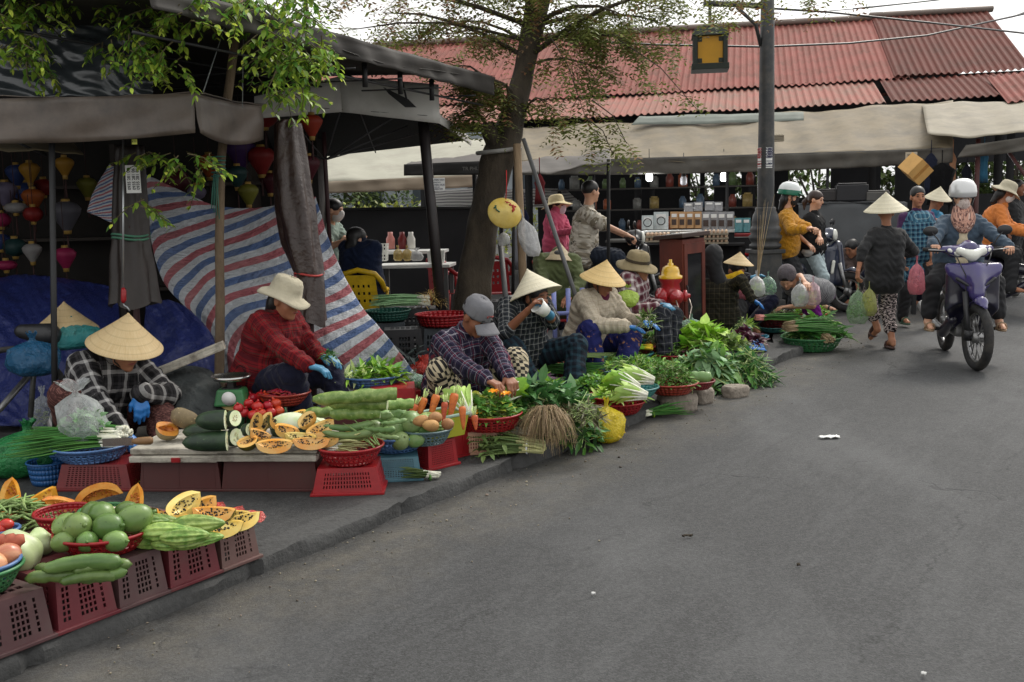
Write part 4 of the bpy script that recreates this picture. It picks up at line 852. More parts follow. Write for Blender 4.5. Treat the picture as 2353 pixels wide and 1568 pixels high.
for i,(x,y,dz)in enumerate(((572,928,.1),(592,935,.1),(548,938,.1),(612,915,.11),(634,928,.1),(560,948,.07),(600,950,.07),(582,955,.06),(622,948,.06),(641,945,.06),(598,910,.12),(628,905,.11),(580,915,.11),(615,932,.1))):
 put(tm,'ripe red tomato in the heap behind the cut winter melon','tomato',G(x,y,ZB+dz-.02),(ran(-.6,.6),ran(-.6,.6),ran(0,6)),ran(.95,1.2),'tomatoes on the bench')
p=G(655,915,.38);p=V((p.x,p.y,.34));bowl('dark red basin of dried chilies in front of the red-shirted seller',p,.15,.075,BROWNR,.66,False,cat='basin',name='basin')
r=root('chilies','heap of dark red chilies in the dark red basin','chilies',p+V((0,0,.055)));b=MB()
for i in range(130):a=ran(0,6.3);k=math.sqrt(ran(0,1));q=V((cos(a)*k*.12,sin(a)*k*.12,.035*(1-k*k)+ran(0,.01)));d=V((ran(-1,1),ran(-1,1),ran(-.1,.2))).normalized()*.035;b.tube([q-d,q+V((0,0,.006)),q+d],[.005,.006,.0015],5)
b.obj('pods',CHILI,r,kind='stuff')
wm=root('winter_melon_piece','big white-fleshed winter melon chunk behind the papayas','winter melon',G(672,985,ZB+.04));b=MB();b.ell((0,0,.0),(.12,.07,.075),None,22);b.obj('rind',WINTER,wm);b=MB();b.ell((0,.0,.022),(.121,.069,.064),Matrix.Rotation(.35,3,'X'),22);b.obj('flesh',FLESHW,wm)
wedge('winter_melon_wedge','long white winter melon wedge sloping down to the papayas','winter melon',G(725,965,ZB+.08),(.9,.35,-.35),.2,.06,.7,FLESHW,WINTER,.2,0)
for x,y,dz,rot,L,h_,lb in((568,1012,.055,(.35,-.2,.1),.11,1.45,'halved papaya with a dark seed hollow at the near left of the bench'),(630,1018,.05,(.75,0,.02),.19,1.0,'large papaya wedge lying in front at the board edge'),(715,1010,.055,(.6,.05,.25),.19,1.0,'papaya wedge leaning on the large front one'),(660,985,.09,(.9,.3,.2),.13,.9,'papaya wedge standing tilted in the middle of the heap'),(705,965,.13,(1.2,-.7,.4),.11,.8,'pointed papaya wedge at the top of the heap'),(735,980,.1,(.7,-.35,.5),.16,1.0,'papaya wedge with seeds on the upper right of the heap'),(640,965,.1,(.8,.5,.9),.12,.8,'papaya wedge by the squash arches'),(745,1005,.05,(.6,.02,.2),.16,.6,'papaya wedge under the thin slice near the right end'),(600,995,.08,(.9,.4,.6),.12,.9,'small papaya wedge standing behind the large front one'),(680,952,.12,(1.0,-.3,.1),.12,.7,'papaya wedge resting against the white melon chunk'),(770,995,.05,(.55,-.05,.3),.17,.7,'thin papaya slice at the right end of the board'),(690,1000,.07,(.8,.1,-.1),.17,.8,'yellowish papaya wedge under the tilted one'),(585,975,.1,(1.3,-1.2,.3),.13,.6,'orange squash arch standing behind the halved papaya'),(612,970,.09,(1.1,-1.,.8),.12,.55,'second orange squash arch next to the white melon')):
 wedge('papaya_wedge' if 'papaya' in lb.split(' by')[0]and 'squash' not in lb[:14]else 'squash_arch',lb,'papaya' if 'squash' not in lb[:20]else 'squash',G(x,y,ZB+dz),rot,L,.055,h_,PFL if 'yellow' not in lb else PFLY,PSKIN if 'squash' not in lb[:20]else PKS,.52,40 if 'thin' not in lb else 8)
g1=root('bottle_gourd','long pale bottle gourd on top of the stack, cut end right','gourd',G(815,912,.55));
def cutgourd(r,L,rad_):
 b=MB();n=12;b.tube([V((L*(i/n-.5),.006*sin(i),.004*cos(i*1.7)))for i in range(n+1)],[rad_*(.35 if i==0 else .8 if i==1 else .95+.05*sin(i))for i in range(n+1)],16,False);b.obj('rind',GOURD,r)
 b=MB();b.lathe([(.001,0),(rad_*.5,.001),(rad_*.93,-.001)],16,(L/2,0,0),Matrix.Rotation(pi/2,3,'Y'));b.obj('flesh',FLESHW,r)
cutgourd(g1,.42,.036);g1 .rotation_euler=(0,-.03,.12)
for x,y,z,L,rd_,yw,lb in((822,928,.5,.31,.034,-.1,'bottle gourd just below the top one, its cut face showing'),(815,950,.45,.26,.034,.05,'shorter bottle gourd third in the stack'),(905,930,.47,.2,.03,.1,'bottle gourd stub at the right of the stack'),(745,948,.44,.2,.03,-.1,'bottle gourd end sticking out left of the stack')):
 r=root('bottle_gourd',lb,'gourd',G(x,y,z),yw);cutgourd(r,L,rd_)
lo=gourd_me('loofah',.25,.023,.02,LOOF,.6)
for x,y,z,yw,s in((800,975,.4,.1,1.),(850,958,.41,.25,1.),(800,992,.37,.02,1.05),(870,985,.39,-.5,.8),(905,968,.42,.3,.55),(790,1004,.34,-.05,.9),(890,1002,.36,-.5,.6)):
 put(lo,'slender green loofah in the stack below the bottle gourds','loofah',G(x,y,z),(ran(0,6),ran(-.05,.05),yw),s,'loofahs on the bench')
c=G(830,1060,PZ);crate('dark crate under the stacked bottle gourds, mostly hidden',V((c.x-.02,c.y+.45,PZ)),.05,.55,.34,.26,BRNM,'panel',None,.95)
c=G(905,1020,PZ);
for k,lb in((0,'red crate behind the blue basket of green melons'),(1,'red crate stacked on top behind the carrots')):crate(lb,V((c.x-.02,c.y+.22,PZ+.16*k)),.1,.3,.28,.16,RED,'panel',None,.9)
s_=root('market_scale','green market scale with a steel pan beside the wooden pole','scale',G(535,930,.36));b=MB();b.box((0,0,.05),(.19,.15,.1),None,.8);b.obj('body',GRN,s_,smooth=False,bev=.012);b=MB();b.box((0,0,.125),(.04,.07,.06));b.box((0,0,.1),(.1,.1,.012));b.obj('stand',MC['black metal'],s_,smooth=False,bev=.004);b=MB();b.lathe([(.001,.155),(.1,.158),(.115,.175),(.118,.176),(.1,.15),(.001,.148)],28);b.obj('pan',STEEL,s_);b=MB();b.lathe([(.001,0),(.04,0),(.042,.006),(.001,.008)],20,(0,-.073,.05),Matrix.Rotation(pi/2+.1,3,'X'));b.obj('dial',MC['white paper'],s_)
c=G(530,1000,PZ);crate('crate hidden under the market scale',V((c.x,c.y+.45,PZ)),0,.5,.3,.28,BRNM,'panel',None,.95)
c,w_,a=gx(720,880,1140);crate('red slotted crate under the red basket of lemongrass stubs',c+V((-.01,.15,0)),a+.12,w_*.98,.28,.135,RED,'slot',None,.85)
p=V((c.x,c.y+.13,PZ+.14));bowl('red perforated basket of lemongrass stubs',p,.168,.09,RED,.66);bunch('lemongrass_stubs','pale cut stubs of lemongrass in the red basket','lemongrass',p+V((-.12,.03,.05)),-.2,.22,.05,26,LG['lemon'],LG['white'],.001,.005,.5,.1)
bunch('green_stalks','few green stalks sticking up out of the red basket of lemongrass','stalks',p+V((.13,-.02,.06)),2.4,.16,.03,7,LG['bean'],None,0,.005,.6,-.6,pitch=.5)
c,w_,a=gx(878,962,1108);crate('dull blue crate under the blue basket of green papayas',c+V((-.03,.14,0)),a+.2,.25,.26,.125,SKYB,'fine',None,.88)
p=V((c.x-.04,c.y+.2,PZ+.128));bowl('blue perforated basket heaped with green papayas',p,.17,.085,BLUE,.68);gp=ribbed('green_papaya',.057,.07,MELON,5,.02)
for dx,dy,dz,a,s in((-.11,-.07,.12,1.2,.95),(-.06,0,.16,.8,1.05),(.0,-.09,.13,1.1,1.0),(.02,-.02,.19,.5,.9),(.09,-.06,.16,.1,1.1),(.14,-.02,.13,1.3,1.05),(.04,-.13,.075,.6,.85),(.12,-.12,.075,1.5,.7),(-.07,-.13,.08,.4,.7),(-.04,.08,.13,1.,1.)):
 put(gp,'pale green papaya in the blue perforated basket','papaya',p+V((dx,dy,dz)),(1.2+ran(-.5,.3),ran(-.2,.2),a),s,'green papayas in the blue basket')
c=G(1000,1083,PZ);crate('red ribbed crate beside the dull blue one',V((c.x-.04,c.y+.16,PZ)),.75,.21,.24,.15,RED,'fine',None,.9)
c=G(1042,1055,PZ);crate('small red crate behind the red ribbed one',V((c.x-.02,c.y+.15,PZ)),.75,.2,.24,.15,RED,'panel',None,.92)
p=G(975,1030,PZ+.16);p.y+=.12;bowl('grey blue basket of bitter melons under the carrots',p,.14,.08,GREYB,.7)
for dx,dy,dz,yw,s in((-.0,.0,.11,.5,.8),(.06,-.05,.1,.4,.9),(.02,.06,.13,.8,.75),(.09,.03,.11,.6,.8),(-.08,.04,.12,-.5,.6)):put(bi,'bitter melon in the grey blue basket below the carrots','bitter melon',p+V((dx,dy,dz)),(ran(0,6),.15,yw),s,'bitter melons below the carrots')
tb=root('yellow_tub','yellow green tub with a pale rim under the carrots','tub',G(1010,1010,PZ+.17)+V((-.02,.1,0)),.75);b=MB()
panel(b,(-.12,-.09,0),(.12,-.09,0),(.14,-.11,.12),(-.14,-.11,.12),1,1,lambda i,j:0);panel(b,(.12,-.09,0),(.12,.09,0),(.14,.11,.12),(.14,-.11,.12),1,1,lambda i,j:0);panel(b,(.12,.09,0),(-.12,.09,0),(-.14,.11,.12),(.14,.11,.12),1,1,lambda i,j:0);panel(b,(-.12,.09,0),(-.12,-.09,0),(-.14,-.11,.12),(-.14,.11,.12),1,1,lambda i,j:0);panel(b,(-.12,-.09,0),(.12,-.09,0),(.12,.09,0),(-.12,.09,0),1,1,lambda i,j:0)
b.obj('body',plastic('lime plastic',C(168,168,50)),tb,smooth=False,solid=.004);b=MB();b.tube([(-.14,-.11,.12),(.14,-.11,.12),(.14,.11,.12),(-.14,.11,.12),(-.14,-.11,.12)],.009,6);b.obj('rim',plastic('pale aqua plastic',C(150,176,160)),tb)
def carrot(label,loc,rot,L,r,group):
 L*=.88;r*=.88
 o=root('carrot',label,'carrot',loc,0,group);o.rotation_euler=rot;b=MB();n=9;b.tube([V((0,0,L*(i/n-1)))for i in range(n+1)],[r*(.22+.8*(i/n)**.7)*(.75 if i==n else 1)for i in range(n+1)],12);b.obj('body',CARR,o);b=MB()
 for i in range(9):a=i*.7;b.tube([V((cos(a)*.006,sin(a)*.006,-.004)),V((cos(a)*.014,sin(a)*.014,ran(.03,.055)))],[.003,.002],4)
 b.obj('stalks',LG['stem'],o)
for x,y,z,r_,L,rr,lb in((975,915,.545,.35,.17,.026,'leaning carrot, leftmost of the standing carrots'),(1003,908,.56,.33,.18,.028,'second standing carrot from the left'),(1022,925,.54,.1,.14,.022,'short standing carrot in the middle'),(1045,905,.565,.25,.18,.029,'tallest standing carrot with long stalks'),(1062,935,.52,-.05,.14,.024,'carrot standing right of the tallest one'),(1090,955,.48,-.1,.09,.022,'small carrot by the bitter melon, rightmost'),(955,930,.52,.5,.15,.024,'carrot lying lowest at the left of the group')):
 carrot(lb,G(x,y,z-.09),(-.3,r_*.9,0),L,rr,'standing carrots')
po=solid('potato',POT,lambda b:b.ell((0,0,0),(.042,.032,.028),None,18,lambda p:p*(1+.06*sin(p.x*70)+.05*sin(p.y*90+1))))
for x,y,z,a in((968,968,.42,.2),(1000,960,.44,1.),(990,978,.41,.4),(1030,975,.41,2.)):put(po,'tan potato below the standing carrots','potato',G(x,y,z-.03),(ran(-.4,.4),ran(-.4,.4),a),1.05,'potatoes below the carrots')
c=G(985,1000,PZ);crate('crate hidden under the carrots and potatoes',V((c.x,c.y+.4,PZ)),.3,.45,.3,.24,RED,'panel',None,.95)
c=G(1085,1048,PZ);crate('peach slotted crate under the red basket of greens',V((c.x+.02,c.y+.15,PZ)),.15,.34,.24,.13,PEACH,'slot',None,.94)
p=V((c.x+.1,c.y+.12,PZ+.135));bowl('wide red basket of mixed greens in front of the grey-capped seller',p,.19,.09,RED,.78,nr=5)
heap('mixed_greens','mixed leafy greens with wilted yellow leaves in the wide red basket','greens',p+V((.0,.04,.07)),.17,.17,.13,420,.07,.035,LG['mid'],m2=LG['yel'],stem=.003,fr2=.2)
put(bi,'bitter melon leaning at the left rim of the wide red basket','bitter melon',p+V((-.14,-.06,.13)),(0,1.0,-.3),.85)
for dx,dy,dz in((.03,-.05,.22),(-.06,-.1,.11),(.1,-.02,.2)):
 r=root('pumpkin_flower','orange pumpkin blossom among the mixed greens','flower',p+V((dx,dy,dz)),group='pumpkin blossoms');b=MB()
 for i in range(7):strip(b,V((0,0,0)),V((cos(i*.9),sin(i*.9)-.4,.6)),V((0,0,1)),.045,.026,.3,3)
 b.obj('petals',leafmat('orange petal',C(230,150,30)),r,smooth=False)
for x,y,z,L,n,rot,m,lb in((1075,960,.33,.26,26,(0,-.75,2.1),'pale','pale green lettuce head behind the carrots'),(1120,940,.34,.22,22,(0,-.3,2.5),'pale','whitish cabbage lettuce beside the pale head'),(1150,928,.36,.26,26,(0,-.5,.8),'bright','bright green lettuce leaning back towards the seller')):
 leafy_head('lettuce',lb,'lettuce',G(x,y,z-.03),rot,L*.78,n+10,.075,LG[m],LG['white'])
heap('choy_leaves','broad dark choy leaves spread in front of the grey-capped seller','greens',G(1240,930,.28),.26,.16,.13,330,.12,.055,LG['dark'],m2=LG['grey'],stem=.004,zlo=-.1);heap('water_spinach','trimmed mid green stems beside the dark choy leaves','greens',G(1190,950,.24),.17,.12,.13,260,.09,.03,LG['mid'],m2=LG['grey'],stem=.004)
bunch('root_bundle','bundle of greens with a shaggy mass of dry brown roots facing the road','root bundle',G(1262,1005,PZ+.05)+V((0,.28,.1)),-1.55,.3,.09,150,LG['root'],None,0,.0022,.42,.95,pitch=.2)
r=root('dry_roots','tangled top of the brown root mass','roots',G(1255,985,PZ+.16)+V((0,.1,0)));b=MB()
for i in range(420):
 a=ran(0,6.3);k=math.sqrt(ran(0,1))*.085;p0=V((cos(a)*k,sin(a)*k*.9,.09*(1-(k/.09)**2)+.02));o_=V((cos(a)*.5+random.gauss(0,.3),-abs(sin(a))*.8-.3+random.gauss(0,.3),0));
 b.tube([p0,p0+o_*.05+V((0,0,.012)),p0+o_*.095+V((0,0,-.04)),p0+o_*.12+V((random.gauss(0,.01),0,-ran(.08,.19)))],[.0018,.0016,.0013,.0006],3,False)
b.obj('strands',LG['root'],r)
heap('herb_bundle','dense bundle of dark leafy herbs spilling towards the road left of the yellow bag','greens',G(1310,1000,PZ+.03)+V((0,.12,0)),.17,.17,.27,620,.08,.03,LG['mid'],m2=LG['dark'],stem=.0025,fr2=.45,droop=.1,zlo=-.7);heap('herb_bundle','brown stemmed herb ends lying over the dark bundle','greens',G(1345,975,PZ+.17)+V((0,.15,0)),.1,.12,.1,240,.07,.014,LG['brown'],m2=LG['oliv'],stem=.002,zlo=-.6)
bunch('lemongrass_bundle','large tied lemongrass bundle lying on the pavement','lemongrass',G(1245,1040,PZ+.012),2.95,.36,.055,64,LG['oliv'],LG['lemon'],.001,.0075,.4,.1,band=MC['white paper'],leaf=.05,leafn=3,tip=.72);bunch('lemongrass_bundle','second lemongrass bundle lying behind the large tied one','lemongrass',G(1215,1000,PZ+.03),3.35,.28,.03,22,LG['lemon'],LG['white'],.001,.007,.3,.05)
bunch('lemongrass_bundle','small lemongrass bundle alone at the pavement edge','lemongrass',G(1006,1100,PZ+.006),3.45,.2,.02,20,LG['oliv'],LG['white'],.001,.005,.55,.1,band=LG['scal'])
bag('round yellow plastic bag knotted at the top, standing by the kerb',G(1397,1022,.0)+V((0,.1,.0)),.122,.275,FILMY,fill=90,fillm=leafmat('yellow noodles',C(220,190,60)),flare=.25)
c,w_,a=gx(133,306,1130);crate('dark red crate under the blue basket of scallions',c+V((0,.17,0)),a,w_,.32,.135,DRED,'fine',None,.86)
p=V((c.x-.06,c.y+.14,PZ+.14));bowl('blue perforated basket of scallions by the black-and-white-shirted seller',p,.2,.08,BLUE,.7)
bunch('scallions','scallions with white bulbs piled in the blue basket','scallions',p+V((.16,-.01,.07)),pi+.05,.52,.075,120,LG['scal'],LG['white'],.0045,.0045,.3,.25,pitch=.02);bunch('scallions','short heap of scallion bulbs on the right of the blue basket','scallions',p+V((.17,.0,.1)),pi-.3,.16,.06,60,LG['scal'],LG['white'],.006,.006,.2,.3)
bag('clear carrier bag of pale leaves lying over the scallions',p+V((-.03,.02,.08)),.13,.33,FILMW,fill=120,fillm=LG['grey'],flare=1.,lean=(-.2,.1));bag('knotted clear bag hanging at the foot of the black pole',G(88,1000,PZ)+V((0,.1,0)),.085,.3,FILMW,fill=60,fillm=LG['oliv'],flare=.4)
bowl('deep blue bucket beside the dark red crate',G(95,1122,PZ)+V((0,.1,0)),.105,.12,BLUED,.8,False,cat='bucket',name='bucket')
bag('bulging green plastic sack at the left edge',G(20,1105,PZ)+V((0,.15,0)),.22,.3,film('green film',C(46,130,72),.85),fill=0,fillm=LG['mid'],flare=.3,lean=(.2,0));bag('yellow green melon bag behind the blue basket',G(92,1060,PZ)+V((0,.25,0)),.09,.13,film('lime film',C(176,176,60),.8),flare=.3)
r=root('peelings','curled green peelings on the pavement between the crates','peelings',G(300,1120,PZ));b=MB()
for i in range(9):a=ran(0,6);q=V((ran(-.03,.03),ran(-.04,.05),.008));b.tube([q,q+V((cos(a)*.04,sin(a)*.04,.02)),q+V((cos(a)*.07,sin(a)*.05,.003))],[.008,.009,.004],6,True,.4)
b.obj('peel',LG['yel'],r)
# ================================================================ GREENS FURTHER ALONG THE KERB
p=G(850,905,.33);bowl('blue basin of choy behind the bottle gourds',V((p.x,p.y+.1,.36)),.2,.075,BLUE,.75,False,cat='basin',name='basin');heap('choy','bright choy leaves in the blue basin behind the bottle gourds','greens',V((p.x+.06,p.y+.1,.41)),.13,.13,.09,170,.1,.04,LG['bright'],m2=LG['mid'],stem=.004);heap('choy_stalks','pale choy stalks at the left of the blue basin','greens',V((p.x-.12,p.y+.06,.42)),.12,.1,.05,90,.1,.02,LG['stem'],m2=LG['bright'])
bag('bag of dark squash right of the blue basin',G(950,905,.3)+V((0,.15,0)),.1,.13,FILMG,fill=60,fillm=LG['dark'],flare=.2)
for x,y,z,r_,lb in((905,880,.25,.1,'pink plastic bag bulging behind the squash bag'),(965,865,.25,.11,'red plastic bag beside the grey-capped seller'),(985,848,.3,.09,'pale red bag on top, next to the striped tarpaulin')):bag(lb,G(x,y,z)+V((0,.2,-.05)),r_,.17,FILMR if 'red' in lb else FILMP,flare=.4)
bowl('steel bowl at the feet of the grey-capped seller',G(1020,890,.2)+V((0,.1,0)),.1,.05,STEEL,.75,False,cat='bowl',name='steel_bowl')
p=G(1215,870,.2);bowl('lavender bowl of tomatoes behind the grey-capped seller',V((p.x,p.y+.05,.2)),.125,.06,plastic('lavender plastic',C(130,132,176)),.7,False,cat='bowl',name='bowl')
for i in range(7):put(tm,'tomato in the lavender bowl','tomato',V((p.x+ran(-.07,.07),p.y+.05+ran(-.07,.05),.265+ran(0,.03))),(ran(-1,1),0,ran(0,6)),1.1,'tomatoes in the lavender bowl')
heap('bananas','small bright yellow heap between the two seated sellers','fruit',G(1165,842,.3),.07,.05,.07,40,.07,.04,mat('banana skin',C(226,190,60),.45))
for x,lb in((1262,'purple mesh bag of shallots, left'),(1305,'purple mesh bag of shallots, right')):bag('lilac plastic sack lying beside the grey blue basin'+(', nearer one' if x>1270 else ', behind the choy leaves'),G(x,888,.2)+V((0,.1,-.04)),.1,.12,film('lilac film',C(170,130,160),.8),flare=.3)
p=G(1320,893,.15);p.z=.14;bowl('grey blue basin of scallions by the lilac sacks',V((p.x+.04,p.y+.12,.14)),.22,.07,GREYB,.8,False,cat='basin',name='basin');bunch('scallions','dark scallion tops sweeping across the grey blue basin','scallions',V((p.x-.2,p.y+.2,.23)),-.25,.42,.06,90,LG['scal'],None,0,.005,.3,.3);heap('herbs','fresh green herb heap at the right of the grey blue basin','greens',V((p.x+.13,p.y+.08,.2)),.13,.12,.06,240,.05,.02,LG['bright'],m2=LG['mid'],stem=.002)
p=G(1290,855,.25);bowl('orange red basin tipped on its side against the scallions',V((p.x-.02,p.y+.25,.22)),.2,.08,ORANGE,.7,False,cat='basin',name='basin',tilt=(.15,.75,.1));bunch('garlic_chives','long chives sliding out of the tipped basin','chives',V((p.x-.12,p.y+.18,.36)),-.35,.5,.05,80,LG['oliv'],None,0,.004,.2,.5,pitch=-.25)
p=G(1345,855,.22);bowl('teal green perforated basket standing empty behind the scallions',V((p.x,p.y+.2,.2)),.185,.115,plastic('sea green plastic',C(50,138,118)),.8,True,nr=5);bowl('teal basin under the sea green basket',V((p.x+.05,p.y+.2,.13)),.2,.08,TEAL,.8,False,cat='basin',name='basin')
p=G(1425,960,PZ);p=V((p.x-.0,p.y+.17,PZ))
bowl('red basket at the bottom of the stack by the yellow bag',p,.185,.08,RED,.72);bowl('red basket of trimmed choy on top of the stack by the yellow bag',p+V((0,0,.04)),.19,.08,RED,.72)
heap('choy','pale choy shoots in the stacked red baskets','greens',p+V((0,0,.1)),.15,.14,.06,180,.09,.026,LG['pale'],m2=LG['bright'],stem=.004);bowl('grey tray on the red crate beside the yellow bag',p+V((-.27,.05,.05)),.12,.03,GREYB,.8,False,cat='tray',name='tray');heap('mint','mound of green mint behind the yellow bag','greens',p+V((-.16,.25,.1)),.16,.15,.13,330,.05,.03,LG['mid'],m2=LG['bright'])
for x,y,z,rot,L,m,lb in((1440,905,.25,(0,-.25,.2),.24,'pale','romaine lettuce lying over the teal bowl, nearer one'),(1455,870,.3,(0,-.3,.05),.26,'pale','romaine lettuce lying over the teal bowl, its butt towards the herb basin'),(1420,885,.3,(0,-.35,.5),.24,'bright','leafy romaine lettuce between the other two')):
 leafy_head('lettuce',lb,'lettuce',G(x+45,y+12,z),(rot[0],rot[1],pi-rot[2]),L*.9,34,.07,LG[m],LG['white'])
p=G(1460,905,.2);bowl('teal bowl under the romaine lettuces',V((p.x,p.y+.1,.16)),.17,.07,TEAL,.7,False,cat='bowl',name='bowl');heap('coriander','heap of thin stemmed coriander behind the romaine lettuces','greens',G(1470,850,.28)+V((0,.15,0)),.24,.13,.07,320,.07,.016,LG['mid'],m2=LG['bright'],stem=.003)
ST=mat('granite lump',C(150,140,128),.9,.3,60,.9,30,.02,dirt=C(90,82,76),ds=30,da=.8);
def rock(label,c,sx,sy,sz,rz=0.):
 b=MB();b.ell((0,0,sz*.45),(sx,sy,sz),None,18,lambda p:V((max(-sx*.8,min(sx*.8,p.x)),max(-sy*.8,min(sy*.8,p.y)),max(-sz*.45,min(sz*.5,p.z))))*(1+.05*sin(p.x*50+p.y*30)+.04*sin(p.z*70)));o=b.obj('stone',ST);o.location=c;o.rotation_euler=(0,0,rz);tag(o,label,'stone')
q=G(1562,950,.0);rock('rough granite lump under the red herb basin',V((q.x,q.y+.1,0)),.17,.11,.13,.1);q=G(1618,932,0);rock('smaller granite lump beside the herb basin stone',V((q.x,q.y+.12,0)),.09,.1,.12,.4);q=G(1697,918,0);rock('stone under the drooping choy bundle',V((q.x,q.y+.12,0)),.12,.09,.09,.5);q=G(1500,940,0);rock('flat stone beside the stacked red baskets',V((q.x,q.y+.15,0)),.1,.08,.07,.1)
p=G(1550,915,.13);p.z=.135;p.y+=.15;bowl('red basin of leafy herbs propped on the granite lump',p,.185,.08,BROWNR,.66,False,cat='basin',name='basin');heap('basil','tall mound of green basil in the propped red basin','greens',p+V((0,0,.06)),.17,.16,.19,620,.045,.022,LG['mid'],m2=LG['oliv'],stem=.002)
p=G(1612,905,.14);p.z=.14;p.y+=.2;bowl('small dark red basin holding one long melon',p,.13,.06,DRED,.68,False,cat='basin',name='basin');put(gourd_me('long_melon',.24,.05,.01,MELON,.8),'single pale green melon in the small dark red basin','melon',p+V((-.01,0,.08)),(0,0,-.25))
bunch('scallions','tied scallion bundle lying on the road beside the granite lump','scallions',G(1480,962,.0)+V((0,.02,.005)),.15,.3,.03,36,LG['scal'],LG['white'],.001,.004,.5,.1,band=LG['bright'])
heap('choy_bundle','big bundle of grey green choy leaves drooping over the kerb','greens',G(1640,905,.0)+V((0,.2,.03)),.2,.2,.33,520,.12,.06,LG['grey'],m2=LG['mid'],stem=.005,fr2=.35,droop=.16,zlo=-.8);heap('spinach_bundle','bundle of long thin dark green stems at the kerb end of the row','greens',G(1730,893,.0)+V((0,.22,.03)),.19,.19,.25,520,.13,.022,LG['dark'],m2=LG['mid'],stem=.003,droop=.14,zlo=-.9);heap('spinach_bundle','pale stemmed greens on top of the dark bundle','greens',G(1690,815,.2)+V((0,.2,.02)),.14,.12,.12,260,.08,.03,LG['oliv'],m2=LG['pale'],stem=.003)
heap('mustard_greens','large bright mustard leaves standing behind the choy bundle','greens',G(1625,815,.2)+V((0,.25,.02)),.22,.16,.2,200,.17,.085,LG['bright'],m2=LG['pale'],stem=.006,zlo=.1);heap('red_lettuce','dark purple lettuce leaves beside the choy bundle','greens',G(1560,850,.1)+V((.1,.25,.06)),.16,.12,.1,150,.08,.05,LG['purp']);heap('red_lettuce','dark purple lettuce leaves behind the pale stemmed greens','greens',G(1730,800,.2)+V((0,.3,.0)),.16,.12,.12,150,.08,.05,LG['purp'])
p=G(1490,838,.15)
for k,(dx,m,lb,h)in enumerate(((-.13,DRED,'dark red basin at the bottom of the herb stack, left',0),(.16,DRED,'dark red basin at the bottom of the herb stack, right',0),(.42,BROWNR,'terracotta basin beside the herb stack',.0))):bowl(lb,V((p.x+dx,p.y+.35,.07+h)),.2,.1,m,.75,False,cat='basin',name='basin')
bowl('long aqua tray of yellow flower stems on the dark red basins',V((p.x-.15,p.y+.22,.17)),.22,.05,TEAL,.85,False,cat='tray',name='tray');bunch('yellow_flowers','yellow flowering stems lying on the aqua tray','flowers',V((p.x+.04,p.y+.16,.24)),pi-.1,.32,.04,34,LG['bright'],leafmat('yellow flower',C(230,190,50)),.004,.006,.2,.2)
p=V((p.x+.1,p.y+.55,.17));bowl('terracotta basin heaped with fine herbs below the gloved hands',p,.3,.09,BROWNR,.75,False,cat='basin',name='basin');heap('fine_herbs','broad heap of fine dark herbs below the gloved hands','greens',p+V((0,0,.06)),.29,.24,.09,760,.05,.016,LG['dark'],m2=LG['oliv'],stem=.0015)
p=G(1560,790,.2);p.y+=.3;bowl('terracotta basin of green shoots behind the herb heap',V((p.x,p.y,.14)),.28,.1,BROWNR,.75,False,cat='basin',name='basin');heap('shoots','heap of loose green shoots in the basin behind the herb heap','greens',V((p.x,p.y,.21)),.29,.24,.09,560,.07,.018,LG['mid'],m2=LG['bright'],stem=.002)
bag('knotted greenish bag of vegetables on the green shoots',G(1595,782,.25)+V((0,.15,0)),.13,.22,FILMG,fill=60,fillm=LG['grey'],flare=.15);bag('crumpled clear bag behind the knotted one',G(1570,765,.25)+V((.1,.5,-.05)),.13,.15,FILMW,flare=.3)
for x,y,r_,lb,m2 in((1690,770,.2,'teal basin of pale choy left of the upturned basket','pale'),(1722,795,.2,'teal basin with a tuft of dill beside the upturned basket','dark')):
 q=G(x,y,.12);q.y+=.2;bowl(lb,V((q.x,q.y,.1)),.22,.085,plastic('deep teal plastic',C(42,116,140)),.75,False,cat='basin',name='basin');heap('choy' if m2=='pale' else 'dill','pale choy heaped in the teal basin' if m2=='pale' else 'dark feathery dill standing in the teal basin','greens',V((q.x-(.0 if m2=='pale' else .02),q.y,.17)),.2 if m2=='pale' else .08,.16 if m2=='pale' else .08,.1 if m2=='pale' else .2,230 if m2=='pale' else 420,.12 if m2=='pale' else .045,.035 if m2=='pale' else .006,LG[m2],m2=LG['bright']if m2=='pale' else LG['oliv'],stem=.004)
q=G(1732,824,.02);bowl('bright blue basket upturned on the kerb',V((q.x,q.y+.14,PZ+.11)),.15,.1,plastic('bright blue plastic',C(44,116,196)),.6,True,tilt=(pi-.2,.1,0),nr=5)
q=G(1800,765,.1);q.y+=.3;bowl('teal tray at the corner of the pavement',V((q.x,q.y,.08)),.2,.05,TEAL,.8,False,cat='tray',name='tray')
for x,y,r_,m,lb,hl,mm,m2 in((1755,738,.24,ORANGE,'orange red basin of green shoots under the reaching glove','green shoots under the reaching blue glove','mid','bright'),(1800,757,.28,DRED,'dark red basin of scallions and brown herbs, widest of the corner basins','dark brownish herbs on the widest corner basin','brown','oliv'),(1880,745,.2,ORANGE,'orange red basin of pale shoots nearest the road corner','pale green shoots in the road corner basin','bright','mid')):
 q=G(x,y,.1);q.y+=.25;bowl(lb,V((q.x,q.y,.09)),r_,.11,m,.7,False,cat='basin',name='basin');heap('greens','heap of '+hl,'greens',V((q.x,q.y,.18)),r_*.9,r_*.8,.1,420,.08,.022,LG[mm],m2=LG[m2],stem=.003)
q=G(1760,738,.25);bunch('scallions','scallions laid over the left of the widest corner basin','scallions',V((q.x-.05,q.y+.2,.23)),-.1,.45,.05,60,LG['scal'],leafmat('pink bulb',C(214,150,140)),.003,.004,.25,.2)
